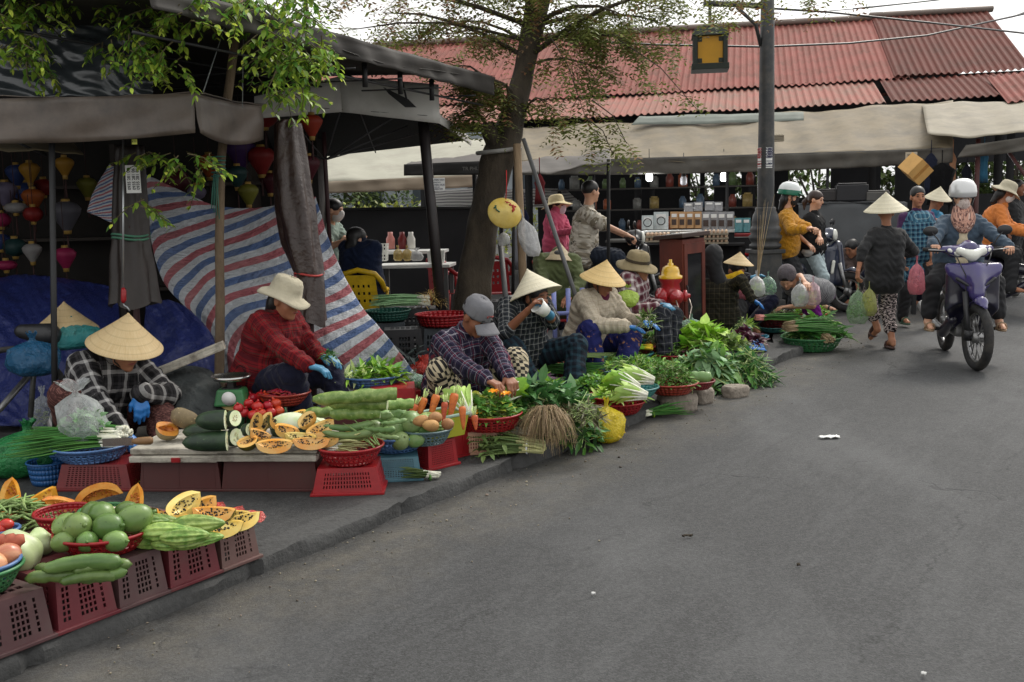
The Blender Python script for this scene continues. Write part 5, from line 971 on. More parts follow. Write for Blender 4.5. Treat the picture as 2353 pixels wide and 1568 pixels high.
q=G(1885,815,0);q.y+=.3;bowl('green perforated basket of scallions standing on the road',V((q.x,q.y,.004)),.29,.13,GRN,.7,nr=5);heap('lettuce_leaves','dark curled leaves at the back of the green basket','greens',V((q.x+.08,q.y+.08,.12)),.26,.2,.2,260,.14,.06,LG['mid'],m2=LG['dark'],stem=.004)
bunch('scallions','fanned scallions with roots over the rim of the green basket','scallions',V((q.x-.28,q.y-.1,.2)),.05,.5,.09,150,LG['scal'],LG['root'],-.002,.004,.35,.3);bunch('scallions','second scallion bundle whose pale roots hang off the green basket','scallions',V((q.x+.1,q.y-.27,.1)),2.0,.4,.06,60,LG['scal'],LG['root'],.003,.005,.3,.2,pitch=.35)
for i,(x,y,z,mb,rr,m1,m2,h_,L_,w_,lb)in enumerate(((1345,905,.1,RED,.15,'pale','bright',.09,.09,.03,'cress'),(1510,870,.14,GRN,.14,'bright','mid',.09,.06,.025,'young spinach'),(1445,835,.2,GRN,.15,'mid','pale',.08,.07,.022,'celery tops'),(1395,868,.16,RED,.13,'bright','pale',.08,.08,.03,'mustard sprouts'),(1550,822,.2,RED,.15,'mid','oliv',.09,.05,.02,'perilla'),(1640,775,.16,GRN,.17,'pale','bright',.09,.09,.03,'choy sum'),(1590,850,.16,BLUE,.13,'grey','mid',.08,.06,.03,'sweet potato leaves'),(1240,900,.22,RED,.14,'bright','mid',.09,.07,.03,'amaranth'))):
 q=G(x,y,z);q.y+=.2;lb2_={'RED':'red','GRN':'green','BLUE':'blue'}['RED' if mb is RED else 'GRN' if mb is GRN else 'BLUE'];bowl('shallow '+lb2_+' basket of '+lb+' squeezed into the row of greens',V((q.x,q.y,q.z-.06)),rr,.06,mb,.75);heap('greens','small heap of '+lb+' in a shallow '+lb2_+' basket','greens',V((q.x,q.y,q.z-.01)),rr*.95,rr*.95,h_,240,L_,w_,LG[m1],m2=LG[m2],stem=.003)
# ================================================================ PEOPLE
SKIN=mat('skin',C(168,116,88),.5,.12,14,.15,60,.003,spec=.35);SKINL=mat('light skin',C(206,158,130),.5,.1,14,.1,60,.003,spec=.35);SKIND=mat('tanned skin',C(138,90,66),.5,.14,14,.2,60,.003,spec=.35)
HAIR=mat('black hair',(.012,.011,.011),.45,.3,60,.4,90,.004,stretch=(1,1,.2));EYE=mat('dark eye',(.01,.008,.007),.2,0);LIP=mat('lips',C(150,84,76),.45,.1)
GLOVE=mat('blue rubber glove',C(44,116,188),.42,.16,20,.4,40,.006);GLOVET=mat('faded blue glove',C(62,124,158),.5,.2,20,.4,40,.006)
def strawmat(key,c1,c2):
 t=NT(key);vec=t.coord(False);sp=t.n('ShaderNodeSeparateXYZ');t.l(vec,sp.inputs[0]);a=t.math('ARCTAN2',sp.outputs[1],sp.outputs[0])
 cb_=t.n('ShaderNodeCombineXYZ');t.l(t.math('MULTIPLY',a,14),cb_.inputs[0]);t.l(t.math('MULTIPLY',sp.outputs[2],7),cb_.inputs[1])
 f=t.noise(2.2,5,cb_.outputs[0],.75);ring=t.math('PINGPONG',t.math('MULTIPLY',sp.outputs[2],62),1.)
 c=t.mix(t.ramp(f,.3,.7),c1,c2);c=t.mix(t.math('MULTIPLY',t.ramp(ring,.75,1.),.35),c,sc_(c1,.6));c=t.mix(t.math('MULTIPLY',t.ramp(t.noise(5,5,vec),.5,.75),.3),c,sc_(c1,.7))
 t.col(c);t.p.inputs['Roughness'].default_value=.6;t.bump(t.math('ADD',f,t.math('MULTIPLY',ring,.5)),.4,.006)
 tr=t.n('ShaderNodeBsdfTranslucent');t.l(c,tr.inputs[0]);mx=t.n('ShaderNodeMixShader');mx.inputs[0].default_value=.15;t.l(t.p.outputs[0],mx.inputs[1]);t.l(tr.outputs[0],mx.inputs[2]);t.l(mx.outputs[0],t.out.inputs[0]);return t.m
STRAW=strawmat('straw',C(206,176,124),C(226,204,160));STRAWY=strawmat('golden straw',C(222,186,116),C(236,208,150));STRAWP=strawmat('pale straw',C(214,204,172),C(232,226,204))
def ik(a,t,l1,l2,pole):
 d=t-a;D=max(1e-3,min(d.length,(l1+l2)*.995));D=max(D,abs(l1-l2)*1.05);d.normalize();x=(l1*l1-l2*l2+D*D)/(2*D);h=math.sqrt(max(0,l1*l1-x*x));p=pole-d*pole.dot(d)
 p=p.normalized()if p.length>1e-4 else frame(d)[0];return a+d*x+p*h,a+d*D
def hand_prims(W,d,n,inner,s,infl=1.,curl=.5):
 d=d.normalized();n=(n-d*n.dot(d)).normalized();sd_=n.cross(d)
 if sd_.dot(inner)<0:sd_=-sd_
 P=[];k=.006*s
 for i,(o,L)in enumerate(((.03,.068),(.0105,.078),(-.0105,.072),(-.031,.056))):
  kn=W+d*(.088-.006*abs(i-1))*s+sd_*o*s;P.append(cap(W+sd_*o*.55*s+d*.01*s,.0135*s*infl,kn,.0115*s*infl,.014*s))
  spread=sd_*o*2.2;c1=curl*(.55+.12*i);d1=(d*cos(c1)+n*sin(c1)+spread).normalized();m=kn+d1*L*.52*s;c2=curl*1.5;d2=(d*cos(c2)+n*sin(c2)+spread*.7).normalized()
  P+=[cap(kn,.0098*s*infl,m,.009*s*infl,k),cap(m,.009*s*infl,m+d2*L*.48*s,.0075*s*infl,k)]
 b0=W+d*.028*s+sd_*.026*s;b1=b0+(d*.75+sd_*.6+n*.35).normalized()*.04*s;b2=b1+(d*.9+sd_*.1+n*(.3+curl*.3)).normalized()*.03*s
 return P+[cap(W+d*.012*s,.015*s*infl,b0,.014*s*infl,.012*s),cap(b0,.0125*s*infl,b1,.0105*s*infl,k),cap(b1,.0105*s*infl,b2,.0085*s*infl,k)]
def merge(ms,name):
 vs,fs,n=[],[],0
 for m in ms:
  a=np.zeros(len(m.vertices)*3,np.float32);m.vertices.foreach_get('co',a);q=np.zeros(len(m.loops),np.int32);m.loops.foreach_get('vertex_index',q);vs.append(a.reshape(-1,3));fs.append(q.reshape(-1,4)+n);n+=len(m.vertices)
 v,f=np.concatenate(vs),np.concatenate(fs);me=bpy.data.meshes.new(name);me.vertices.add(len(v));me.loops.add(len(f)*4);me.polygons.add(len(f));me.vertices.foreach_set('co',v.ravel());me.loops.foreach_set('vertex_index',f.ravel().astype(np.int32));me.polygons.foreach_set('loop_start',np.arange(0,len(f)*4,4,dtype=np.int32));me.update(calc_edges=True);me.validate();return me
def person(label,pel,chest,f,hands,feet,head=None,look=None,s=1.,top=None,sleeve=1.,hem=.1,pants=None,leg=1.,skin=SKIN,hair='short',glove=None,shoe=None,vox=.009,ep=None,kp=None,hdir=None,curl=.5,tl=.46,eyes=True,loose=.0,collar=True,hpn=None,group=None,mask=None,hairm=None):
 """one posed body grown as a single surface, with clothes and hair as its parts. hands/feet = (left, right)"""
 pel,chest=V(pel),V(chest);f=V((f[0],f[1],0)).normalized();tdir=(chest-pel).normalized();chest=pel+tdir*tl*s
 r=f.cross(V((0,0,1))).normalized();r=(r-tdir*r.dot(tdir)).normalized();fw=tdir.cross(r)
 if fw.dot(f)<0:fw=-fw
 look=V(look).normalized()if look is not None else fw
 hc=V(head)if head is not None else chest+tdir*.07*s+V((0,0,.125*s))+fw*.035*s
 hu=V((0,0,1))-look*look.z;hu=hu.normalized()if hu.length>.1 else tdir;hr_=look.cross(hu);HR=Matrix((hr_,look,hu)).transposed()
 o=root('person',label,'person',(pel.x,pel.y,0),world=True,group=group)
 H=lambda x,y,z:hc+hr_*x*s+look*y*s+hu*z*s
 body=[cap(pel-r*.075*s,.105*s,pel+r*.075*s,.105*s,.06),cap(pel+tdir*.2*s-r*.05*s,.098*s,pel+tdir*.2*s+r*.05*s,.098*s,.07),cap(chest-tdir*.13*s-r*.07*s,.105*s,chest-tdir*.13*s+r*.07*s,.105*s,.07),cap(chest-tdir*.045*s-r*.13*s,.05*s,chest-tdir*.045*s+r*.13*s,.05*s,.06),cap(chest-tdir*.03*s,.055*s,hc-hu*.05*s-look*.02*s,.048*s,.025)]
 nt_=4
 headp=[eli(H(0,-.012,.025),(.074*s,.093*s,.09*s),HR,.03),eli(H(0,.03,-.045),(.054*s,.052*s,.068*s),HR,.03),cap(H(0,.082,.015),.008*s,H(0,.1,-.025),.013*s,.012),cap(H(-.035,.072,.032),.012*s,H(.035,.072,.032),.012*s,.014),eli(H(.076,-.012,-.01),(.012*s,.022*s,.034*s),HR,.008),eli(H(-.076,-.012,-.01),(.012*s,.022*s,.034*s),HR,.008),cap(H(-.02,.07,-.058),.012*s,H(.02,.07,-.058),.012*s,.012),eli(H(0,.062,-.098),(.022*s,.02*s,.018*s),HR,.02),eli(H(.04,.045,-.03),(.024*s,.026*s,.026*s),HR,.02),eli(H(-.04,.045,-.03),(.024*s,.026*s,.026*s),HR,.02)]
 arms,legs,hnd,shirt_arms,pant_legs,gl=[],[],[],[],[],[]
 for sg,T,i in((-1,hands[0],0),(1,hands[1],1)):
  S=chest-tdir*.05*s+r*sg*.155*s;pole=V(ep[i])if ep and ep[i]is not None else(-V((0,0,1))*.8+r*sg*.5-fw*.5)
  E_,W=ik(S,V(T),.265*s,.235*s,pole);arms+=[cap(S,.045*s,E_,.037*s,.02),cap(E_,.036*s,W,.024*s,.012)]
  fd=(W-E_).normalized();hd=V(hdir[i])if hdir and hdir[i]is not None else fd;pn=V(hpn[i])if hpn and hpn[i]is not None else(-V((0,0,1))if abs(hd.normalized().z)<.8 else-r*sg)
  g=glove[i]if isinstance(glove,(list,tuple))else glove
  hp=hand_prims(W,hd,pn,-r*sg,s,1.14 if g else 1.,curl if not isinstance(curl,(list,tuple))else curl[i])
  if g:gl.append((sdf(hp+[cap(W-fd*.055*s,.036*s,W,.028*s,.01)],.005,name='glove'),g))
  else:hnd.append(sdf(hp+[cap(W-fd*.03*s,.024*s,W,.024*s,.01)],.0045,name='hand'))
  if sleeve>0:
   lw=.009+loose*.8
   if sleeve<=.5:m=S.lerp(E_,sleeve*2);shirt_arms+=[cap(S,(.045+lw+.008)*s,m,(.046+lw+.004)*s,.02)]
   else:m=E_.lerp(W,min(1,(sleeve-.5)*2)*.97);shirt_arms+=[cap(S,(.045+lw+.006)*s,E_,(.04+lw)*s,.02),cap(E_,(.04+lw)*s,m,(.03+lw)*s,.018)]
 sh=[]
 for sg,T,i in((-1,feet[0],0),(1,feet[1],1)):
  Hp=pel+r*sg*.085*s-tdir*.02*s;pole=V(kp[i])if kp and kp[i]is not None else(fw*.9+V((0,0,1))*.5+r*sg*.25)
  tv=T if not isinstance(T,tuple)else T[0];td=f if not isinstance(T,tuple)else V(T[1]).normalized()
  Kn,A=ik(Hp,V(tv),.4*s,.39*s,pole);legs+=[cap(Hp,.078*s,Kn,.054*s,.03),cap(Kn,.052*s,Kn.lerp(A,.35),.05*s,.02),cap(Kn.lerp(A,.35),.05*s,A,.034*s,.02)]
  un=V((0,0,-1))if abs(td.z)<.6 else-(A-Kn).normalized().cross(r)*0+f;dn=(un-td*un.dot(td)).normalized()
  legs+=[cap(A,.034*s,A+td*.11*s+dn*.035*s,.028*s,.02),cap(A+td*.11*s+dn*.035*s,.028*s,A+td*.165*s+dn*.042*s,.02*s,.012),cap(A,.033*s,A-td*.035*s+dn*.03*s,.028*s,.015)]
  for q in(-.018,0,.018):legs.append(cap(A+td*.16*s+dn*.045*s+r*q*s,.013*s,A+td*(.195-abs(q))*s+dn*.05*s+r*q*1.15*s,.009*s,.006))
  sh.append((A,td,dn))
  if leg<=.5:pant_legs+=[cap(Hp,.1*s,Hp.lerp(Kn,leg*2),.082*s,.04)]
  else:pant_legs+=[cap(Hp,.1*s,Kn,(.075+loose*.6)*s,.04),cap(Kn,(.073+loose*.6)*s,Kn.lerp(A,(leg-.5)*2),(.058+loose)*s,.03)]
 me=sdf(body+headp+arms+legs,vox,name='body');fin(merge([me]+hnd,'body')if hnd else me,'body',skin,o)
 for m_,g in gl:fin(m_,'glove',g,o)
 if top:
  ins=.012+loose;sp=[cap(pel+tdir*(.1-hem)*s-r*.085*s,(.112+ins)*s,pel+tdir*(.1-hem)*s+r*.085*s,(.112+ins)*s,.05),cap(pel+tdir*.2*s-r*.06*s,(.1+ins)*s,pel+tdir*.2*s+r*.06*s,(.1+ins)*s,.08),cap(pel+tdir*.08*s-r*.08*s,(.112+ins)*s,pel+tdir*.08*s+r*.08*s,(.112+ins)*s,.08),cap(chest-tdir*.13*s-r*.075*s,(.107+ins*.9)*s,chest-tdir*.13*s+r*.075*s,(.107+ins*.9)*s,.08),cap(chest-tdir*.045*s-r*.13*s,(.052+ins*.6)*s,chest-tdir*.045*s+r*.13*s,(.052+ins*.6)*s,.05)]
  if collar:sp.append(cap(chest-tdir*.02*s,.066*s,chest+tdir*.025*s+fw*.01*s,.062*s,.02))
  soft('shirt',sp+shirt_arms,vox*.95,top,o,cl=(pel,tdir,r,5),fold=.0045*s)
 if pants:
  soft('trousers' if leg>.6 else 'shorts',[cap(pel-r*.075*s,.118*s,pel+r*.075*s,.118*s,.05),cap(pel+tdir*.08*s-r*.06*s,.11*s,pel+tdir*.08*s+r*.06*s,.11*s,.05)]+pant_legs,vox,pants,o,cl=True,fold=.0045*s)
 if shoe:
  for A,td,dn in sh:
   b=MB();sx=td.cross(dn).normalized();R=Matrix((sx,td,dn)).transposed();b.lathe([(.001,0),(.045*s,0),(.047*s,.011*s),(.045*s,.022*s),(.001,.022*s)],18,A+td*.07*s+dn*.056*s,R,(1,2.75))
   if shoe[1]:b.tube([A+td*.1*s+dn*.06*s+sx*q*.046*s-dn*h_*s for q,h_ in((-1,0),(-.75,.045),(0,.064),(.75,.045),(1,0))],.012*s,6,True,1.);
   b.obj('sandal',shoe[0],o)
 hm=hairm or HAIR
 if hair:
  hp=[eli(H(0,-.017,.04),(.083*s,.102*s,.088*s),HR,.02)]
  if hair=='bun':hp+=[eli(H(0,-.115,.0),(.045*s,.035*s,.04*s),HR,.02),eli(H(0,-.05,-.03),(.075*s,.06*s,.05*s),HR,.02)]
  if hair=='pony':hp+=[eli(H(0,-.06,-.02),(.072*s,.05*s,.05*s),HR,.02),cap(H(0,-.11,.02),.026*s,H(.0,-.15,-.06),.032*s,.02),cap(H(.0,-.15,-.06),.032*s,H(.01,-.13,-.15),.014*s,.02)]
  if hair=='long':hp+=[eli(H(0,-.06,-.04),(.08*s,.05*s,.08*s),HR,.02),cap(H(0,-.08,-.05),.05*s,H(0,-.1,-.17),.03*s,.02)]
  ct=[eli(H(0,.085,-.035),(.062*s,.075*s,.09*s),HR)]if hair!='short' else[eli(H(0,.085,-.03),(.07*s,.075*s,.095*s),HR),eli(H(0,-.06,-.12),(.1*s,.07*s,.08*s),HR)]
  soft('hair',hp,max(.006,vox*.8),hm,o,cuts=ct)
 if eyes:
  for x in(-.031,.031):b=MB();b.ell(H(x,.078,.006),(.014*s,.007*s,.0065*s),HR,8);b.obj('eye',EYE,o);b=MB();b.tube([H(x-.018,.083,.03),H(x,.088,.034),H(x+.018,.083,.03)],.0035*s,5);b.obj('eyebrow',HAIR,o)
  b=MB();b.ell(H(0,.083,-.058),(.022*s,.006*s,.0065*s),HR,8);b.obj('lips',LIP,o)
 if mask:soft('face_mask',[eli(H(0,.035,-.048),(.064*s,.068*s,.07*s),HR,.01),eli(H(0,.085,-.02),(.03*s,.028*s,.035*s),HR,.03)],.006,mask,o,cuts=[eli(H(0,-.07,-.02),(.12*s,.09*s,.12*s),HR)],cl=True)
 o_=dict(root=o,hc=hc,H=H,HR=HR,look=look,hu=hu,chest=chest,pel=pel,tdir=tdir,r=r,fw=fw,s=s)
 return o_
def axR(ax):return V((0,0,1)).rotation_difference(V(ax).normalized()).to_matrix()
def conical(P,apex,ax,R,h,m,strap=True):
 """woven leaf hat; the apex sits over the head along ax"""
 o=P['root'];apex=P['hc']+V(ax).normalized()*(h+.02);b=MB();n=56;prof=[(.004,-.002)]+[(R*t,-h*(t**.93))for t in np.linspace(.04,1,15)]+[(R*1.006,-h-.004),(R*.985,-h-.002)]+[(R*t*.985,-h*(t**.93)-.004)for t in np.linspace(.95,.04,8)]
 b.lathe(prof,n);hat=b.obj('conical_hat',m,o);hat.matrix_parent_inverse=Matrix.Translation(-o.location);hat.location=apex;hat.rotation_euler=axR(ax).to_euler()
 b=MB()
 for t in(.35,.6,.8,.985):b.tube([V((R*t*.97*cos(2*pi*i/40),R*t*.97*sin(2*pi*i/40),-h*(t**.93)-.006))for i in range(41)],.003,5,False)
 b.obj('hoop',m,hat)
 if strap:
  b=MB();H=P['H'];b.tube([H(-.08,0,.04),H(-.068,.03,-.06),H(0,.05,-.122),H(.068,.03,-.06),H(.08,0,.04)],.005,5);b.obj('chin_strap',HAIR,o)
def bucket(P,m,band=None,wave=.012,droop=.35,brim=.085,tiltv=None,s=None):
 o,s=P['root'],P['s'];HR=P['HR'];b=MB();c=P['H'](0,-.015,.045);R=(axR(tiltv)@HR)if tiltv else HR
 prof=[(.001,.098),(.05,.096),(.078,.086),(.092,.06),(.099,.02),(.102,.0),(.108,-.006)]+[(.108+brim*t,-.008-brim*droop*t)for t in(.35,.7,1.)]+[(.104+brim,-.014-brim*droop),(.1,-.012),(.095,.02),(.07,.08)]
 b.lathe([(r_*s,z*s)for r_,z in prof],40,c,R,(.9,1.06),fn=lambda p,a:p+V((0,0,wave*sin(a*3+1)*max(0,(math.hypot(p.x,p.y)-.1)/.08)+.002*sin(a*17)*(p.z>.01))))
 b.obj('bucket_hat',m,o)
 if band:b=MB();b.lathe([(.1005*s,.028*s),(.105*s,.004*s)],40,c,R,(.9,1.06));b.obj('hat_band',band,o)
def ballcap(P,m,logo=None):
 o,s=P['root'],P['s'];H,HR=P['H'],P['HR'];c=H(0,-.012,.03);b=MB();b.lathe([(.001,.1),(.045,.096),(.075,.078),(.092,.045),(.098,.0),(.097,-.012)],32,c,HR,(.88,1.06));
 cap_=b.obj('cap',m,o,solid=.003);b=MB();b.grid(lambda u,v:H(sin((u-.5)*2.5)*(.088+.012*v),.062+cos((u-.5)*2.5)*.032+v*.085*cos((u-.5)*1.7),.02-.03*v-.035*abs(u-.5)**1.6*2),16,5);b.obj('visor',m,cap_,solid=.004)
 b=MB();b.ell(c+HR@V((0,0,.101*s)),.007*s,None,8);b.obj('button',m,cap_)
 for i in(0,1,2):b=MB();a=i*pi/3+pi/6;b.tube([c+HR@V((.88*.0995*cos(t)*cos(a)*s,1.06*.0995*cos(t)*sin(a)*s,.102*sin(t)*s))for t in np.linspace(0,pi,17)],.0018,4);b.obj('seam',m,cap_)
 if logo:b=MB();[b.tube([H(-.03+.02*i,.088+.004*(i%2),.068-.008*(i%2)),H(-.018+.02*i,.092,.058+.012*(i%2)),H(-.012+.02*i,.09,.07)],.003,5)for i in range(3)];b.obj('emblem',logo,cap_)
def helmet(P,m,trim=None,visor=True):
 o,s=P['root'],P['s'];H,HR=P['H'],P['HR'];c=H(0,-.018,.066);b=MB();b.lathe([(.001,.125),(.05,.12),(.09,.1),(.118,.06),(.128,.01),(.127,-.03),(.118,-.04),(.11,-.03)],40,c,HR,(.92,1.08));h=b.obj('helmet',m,o)
 if trim:b=MB();b.lathe([(.1275,.022),(.1305,.005),(.1302,-.03),(.1285,-.041),(.116,-.042)],40,c,HR,(.92,1.08));b.obj('trim',trim,h)
 if visor:b=MB();b.grid(lambda u,v:H(sin((u-.5)*2.)*(.112+.01*v),.045+cos((u-.5)*2.)*.075+v*.05,.06-.02*v),16,4);b.obj('peak',trim or m,h,solid=.004)
 b=MB();b.tube([H(-.1,.01,.01),H(-.075,.03,-.07),H(0,.05,-.135),H(.075,.03,-.07),H(.1,.01,.01)],.008,6);b.obj('strap',HAIR,o)
def stool(c,h,m,label):
 h=max(h,.12);r=root('stool',label,'stool',(c.x,c.y,PZ));b=MB();b.box((0,0,h-.012),(.26,.26,.024));b.obj('seat',m,r,smooth=False,bev=.008)
 for x,y in((-1,-1),(1,-1),(1,1),(-1,1)):b=MB();b.tube([(x*.13,y*.13,0),(x*.1,y*.1,h-.024)],[.018,.022],6);b.obj('leg',m,r)
def seated(label,pel,chest,f,**k):P=person(label,pel,chest,f,**k);return P
gz=lambda x,y,z:G(x,y,z)
D3=U
PL_BW=plaid('black white check',C(58,56,58),[(.0,.3,C(20,20,22)),(.42,.62,C(186,184,182)),(.78,.84,C(30,30,32))],None,.1,mixf=.5)
PT_MAR=printed('maroon print',C(70,42,40),[(C(116,78,72),.52,60),(C(34,24,24),.6,90)],stretch=(1,3,1))
pel=D3(212,985,6.2);P1=person('seated seller in a black and white check shirt, straw conical hat and blue gloves',pel,D3(252,832,6.05),(.7,-.7),(D3(322,905,5.9),D3(288,1010,5.65)),(G(385,1035,.15),G(262,1045,.15)),head=D3(286,800,5.98),look=(.75,-.55,-.35),s=1.06,top=PL_BW,pants=PT_MAR,leg=.98,skin=SKIN,glove=GLOVE,hair='bun',loose=.02,vox=.008,ep=[(.4,.3,-.3),(-.6,-.4,-.2)],hdir=[(.12,-.25,-.95),(.6,-.2,-.5)],kp=[(.8,.1,1),(-.1,-.7,1.)],curl=.45,shoe=(MC['black metal'],1),hpn=[(-.4,.6,-.2),None])
conical(P1,0,(.26,-.22,1),.212,.2,STRAW);stool(pel,pel.z-.13-PZ,BLUED,'low blue stool under the seller in the black and white check shirt')
kn=root('knife','knife with a thick wooden handle lying at the left end of the bench','knife',D3(318,1014,5.25),.1);b=MB();b.tube([(-.03,0,0),(0,0,0),(.06,0,0),(.07,0,0)],[.012,.019,.021,.014],10);b.obj('handle',mat('wood handle',C(128,96,62),.6,.3,20),kn);b=MB();b.box((-.1,0,0),(.15,.004,.04));b.obj('blade',STEEL,kn,smooth=False)
PL_RED=plaid('red tartan',C(134,28,34),[(.0,.34,C(84,20,28)),(.4,.46,C(20,18,22)),(.56,.62,C(60,70,60)),(.8,.84,C(18,16,20))],None,.085);NAVY=cloth('navy cloth',C(26,28,46));NAVYJ=cloth('navy jacket cloth',C(24,34,58))
pel=D3(600,882,6.5);P2=person('seated seller in a red tartan shirt and cream bucket hat with faded blue gloves',pel,D3(640,718,6.4),(.9,-.45),(D3(738,818,6.35),D3(708,842,6.0)),(G(800,985,.15),G(705,995,.15)),head=D3(658,688,6.35),look=(.86,-.4,-.3),top=PL_RED,pants=NAVY,skin=SKIN,glove=GLOVET,hair='long',loose=.012,vox=.008,ep=[(.1,.7,-.6),(-.3,-.5,-.7)],kp=[(.3,.4,1),(.3,-.5,1)],shoe=(MC['black metal'],1),curl=.6,hdir=[(.9,-.3,-.2),(.95,.1,-.25)])
CREAMH=cloth('cream cotton',C(180,172,150),.6);bucket(P2,CREAMH,tiltv=(.1,.12,1),brim=.056,droop=.6,wave=.016);stool(pel,pel.z-.13-PZ,GRN,'green stool under the red tartan seller')
heap('herb_sprig','bunch of dark herbs held in the faded blue gloves','greens',D3(758,825,6.2),.03,.03,.05,30,.06,.02,LG['dark'],stem=.002)
PL_NR=plaid('navy red check',C(48,42,66),[(.0,.3,C(28,26,44)),(.36,.4,C(190,186,196)),(.5,.56,C(140,52,62)),(.74,.77,C(180,176,186))],None,.07);t=NT('checkered cloth');a=t.n('ShaderNodeAttribute',attribute_name='cl');ck=t.n('ShaderNodeTexChecker',Scale=46);t.l(a.outputs['Vector'],ck.inputs[0]);ck.inputs[1].default_value=(*C(190,176,148),1);ck.inputs[2].default_value=(*C(30,28,28),1);t.col(ck.outputs[0]);t.p.inputs['Roughness'].default_value=.9;t.bump(t.noise(16),.5,.02);CHECK=t.m
pel=D3(1045,900,6.75);P3=person('seated seller in a navy and red check shirt, grey baseball cap and checkered trousers',pel,D3(1068,762,6.5),(.62,-.78),(D3(1168,868,6.2),D3(1125,880,6.05)),(G(1195,965,.15),G(1080,975,.15)),head=D3(1096,728,6.4),look=(.62,-.55,-.55),top=PL_NR,pants=CHECK,skin=SKIND,hair='short',loose=.014,vox=.0075,ep=[(.6,.5,-.3),(-.7,-.1,-.5)],kp=[(.6,.1,1),(-.4,-.4,1)],curl=.9,shoe=(MC['black metal'],1),hdir=[(.3,-.7,-.4),(.8,-.3,-.3)],eyes=True)
ballcap(P3,cloth('grey cotton',C(112,112,116),.3),mat('red stitching',C(140,60,56)));stool(pel,pel.z-.13-PZ,RED,'low stool under the grey-capped seller')
PL_GW=plaid('grey white check',C(56,60,66),[(.0,.5,C(34,38,42)),(.62,.72,C(176,176,172))],None,.042);DOTS=plaid('teal dot check',C(22,28,38),[(.3,.7,C(38,62,74))],None,.05)
pel=D3(1190,820,7.7);P4=person('seated seller drinking from a white bowl under a tilted pale conical hat',pel,D3(1205,695,7.55),(.6,-.8),(D3(1262,722,7.2),D3(1212,715,7.15)),(G(1318,905,.15),G(1240,915,.15)),head=D3(1232,684,7.45),look=(.7,-.65,-.1),top=PL_GW,sleeve=.55,pants=DOTS,skin=SKIND,hair='bun',glove=[GLOVET,None],loose=.015,vox=.008,ep=[(.5,.3,-1),(-.6,-.2,-1)],kp=[(.7,.2,.8),(-.3,-.5,.9)],hdir=[(-.4,-.2,.6),(.6,-.1,.7)],curl=.8,shoe=(MC['black metal'],1))
conical(P4,0,(-.3,.25,1),.2,.2,STRAWP);stool(pel,pel.z-.13-PZ,RED,'stool under the drinking seller')
bw=root('drinking_bowl','white plastic bowl raised to the mouth of the seller in the tilted hat','bowl',D3(1245,710,7.12));bw.rotation_euler=(.2,-.9,.3);b=MB();b.lathe([(.001,-.045),(.04,-.045),(.055,.045),(.051,.045),(.037,-.04),(.001,-.04)],24);b.obj('body',mat('white melamine',C(224,224,218),.35),bw);b=MB();b.tube([V((.055*cos(2*pi*i/24),.055*sin(2*pi*i/24),.045))for i in range(25)],.003,5,False);b.obj('rim',MC['white melamine'],bw)
PL_BE=plaid('beige check',C(196,184,164),[(.1,.16,C(150,132,110)),(.5,.54,C(168,152,130))],[(.1,.14,C(140,120,100)),(.5,.56,C(150,132,108))],.06);FLOR=printed('floral navy',C(28,32,84),[(C(140,100,70),.62,26),(C(196,48,58),.68,14)])
pel=D3(1348,792,8.45);P5=person('seated seller in a beige check jacket and golden conical hat sorting herbs',pel,D3(1370,684,8.3),(.75,-.66),(D3(1475,738,8.2),D3(1437,750,7.95)),(G(1430,870,.15),G(1370,875,.15)),head=D3(1384,648,8.22),look=(.7,-.6,-.4),top=PL_BE,pants=FLOR,skin=SKIND,hair='long',glove=GLOVE,loose=.02,vox=.008,ep=[(.2,.5,-.7),(-.3,-.5,-.7)],kp=[(.7,.2,.8),(.1,-.7,.9)],shoe=(MC['black metal'],1),hdir=[(.8,-.4,-.2),(.95,0,-.15)],curl=.4)
conical(P5,0,(.2,-.2,1),.185,.165,STRAWY);stool(pel,pel.z-.13-PZ,BLUED,'stool under the seller in the beige check jacket')
b=MB();soft('scarf',[cap(P5['chest']+P5['fw']*.05-V((0,0,.0)),.06,P5['chest']+P5['fw']*.085-P5['tdir']*.16,.03,.03)],.009,cloth('plum cloth',C(96,34,62)),P5['root'],cl=True,fold=.003)
heap('herb_sprig','bunch of herbs held between the blue gloves over the herb basins','greens',D3(1488,745,7.95),.05,.05,.09,60,.09,.02,LG['oliv'],stem=.002)
PL_MW=plaid('maroon white check',C(120,84,92),[(.0,.4,C(84,36,46)),(.55,.8,C(204,196,192))],None,.075);PL_DG=plaid('dark grey check',C(44,46,54),[(.3,.36,C(130,130,130)),(.6,.8,C(26,28,34))],None,.07)
pel=D3(1448,742,9.2);P6=person('seated seller in a maroon and white check shirt and tan bucket hat',pel,D3(1452,648,9.1),(.92,-.4),(D3(1518,700,9.1),D3(1508,706,8.85)),(G(1545,825,.15),G(1530,830,.15)),head=D3(1468,614,9.05),look=(.95,-.25,-.1),top=PL_MW,pants=PL_DG,skin=SKIN,glove=GLOVET,hair='bun',loose=.012,vox=.009,shoe=(MC['black metal'],1),kp=[(.4,.2,1),(.4,-.3,1)],curl=.5)
bucket(P6,cloth('tan cotton',C(140,126,96),.5),cloth('dark band',C(70,60,48)),brim=.066,droop=.6,tiltv=(.05,-.22,1));stool(pel,pel.z-.13-PZ,TEAL,'stool under the seller in the tan bucket hat');bag('lime green bag beside the seller in the tan bucket hat',D3(1442,708,8.9),.1,.2,film('lime green film',C(168,196,76),.85),flare=.5)
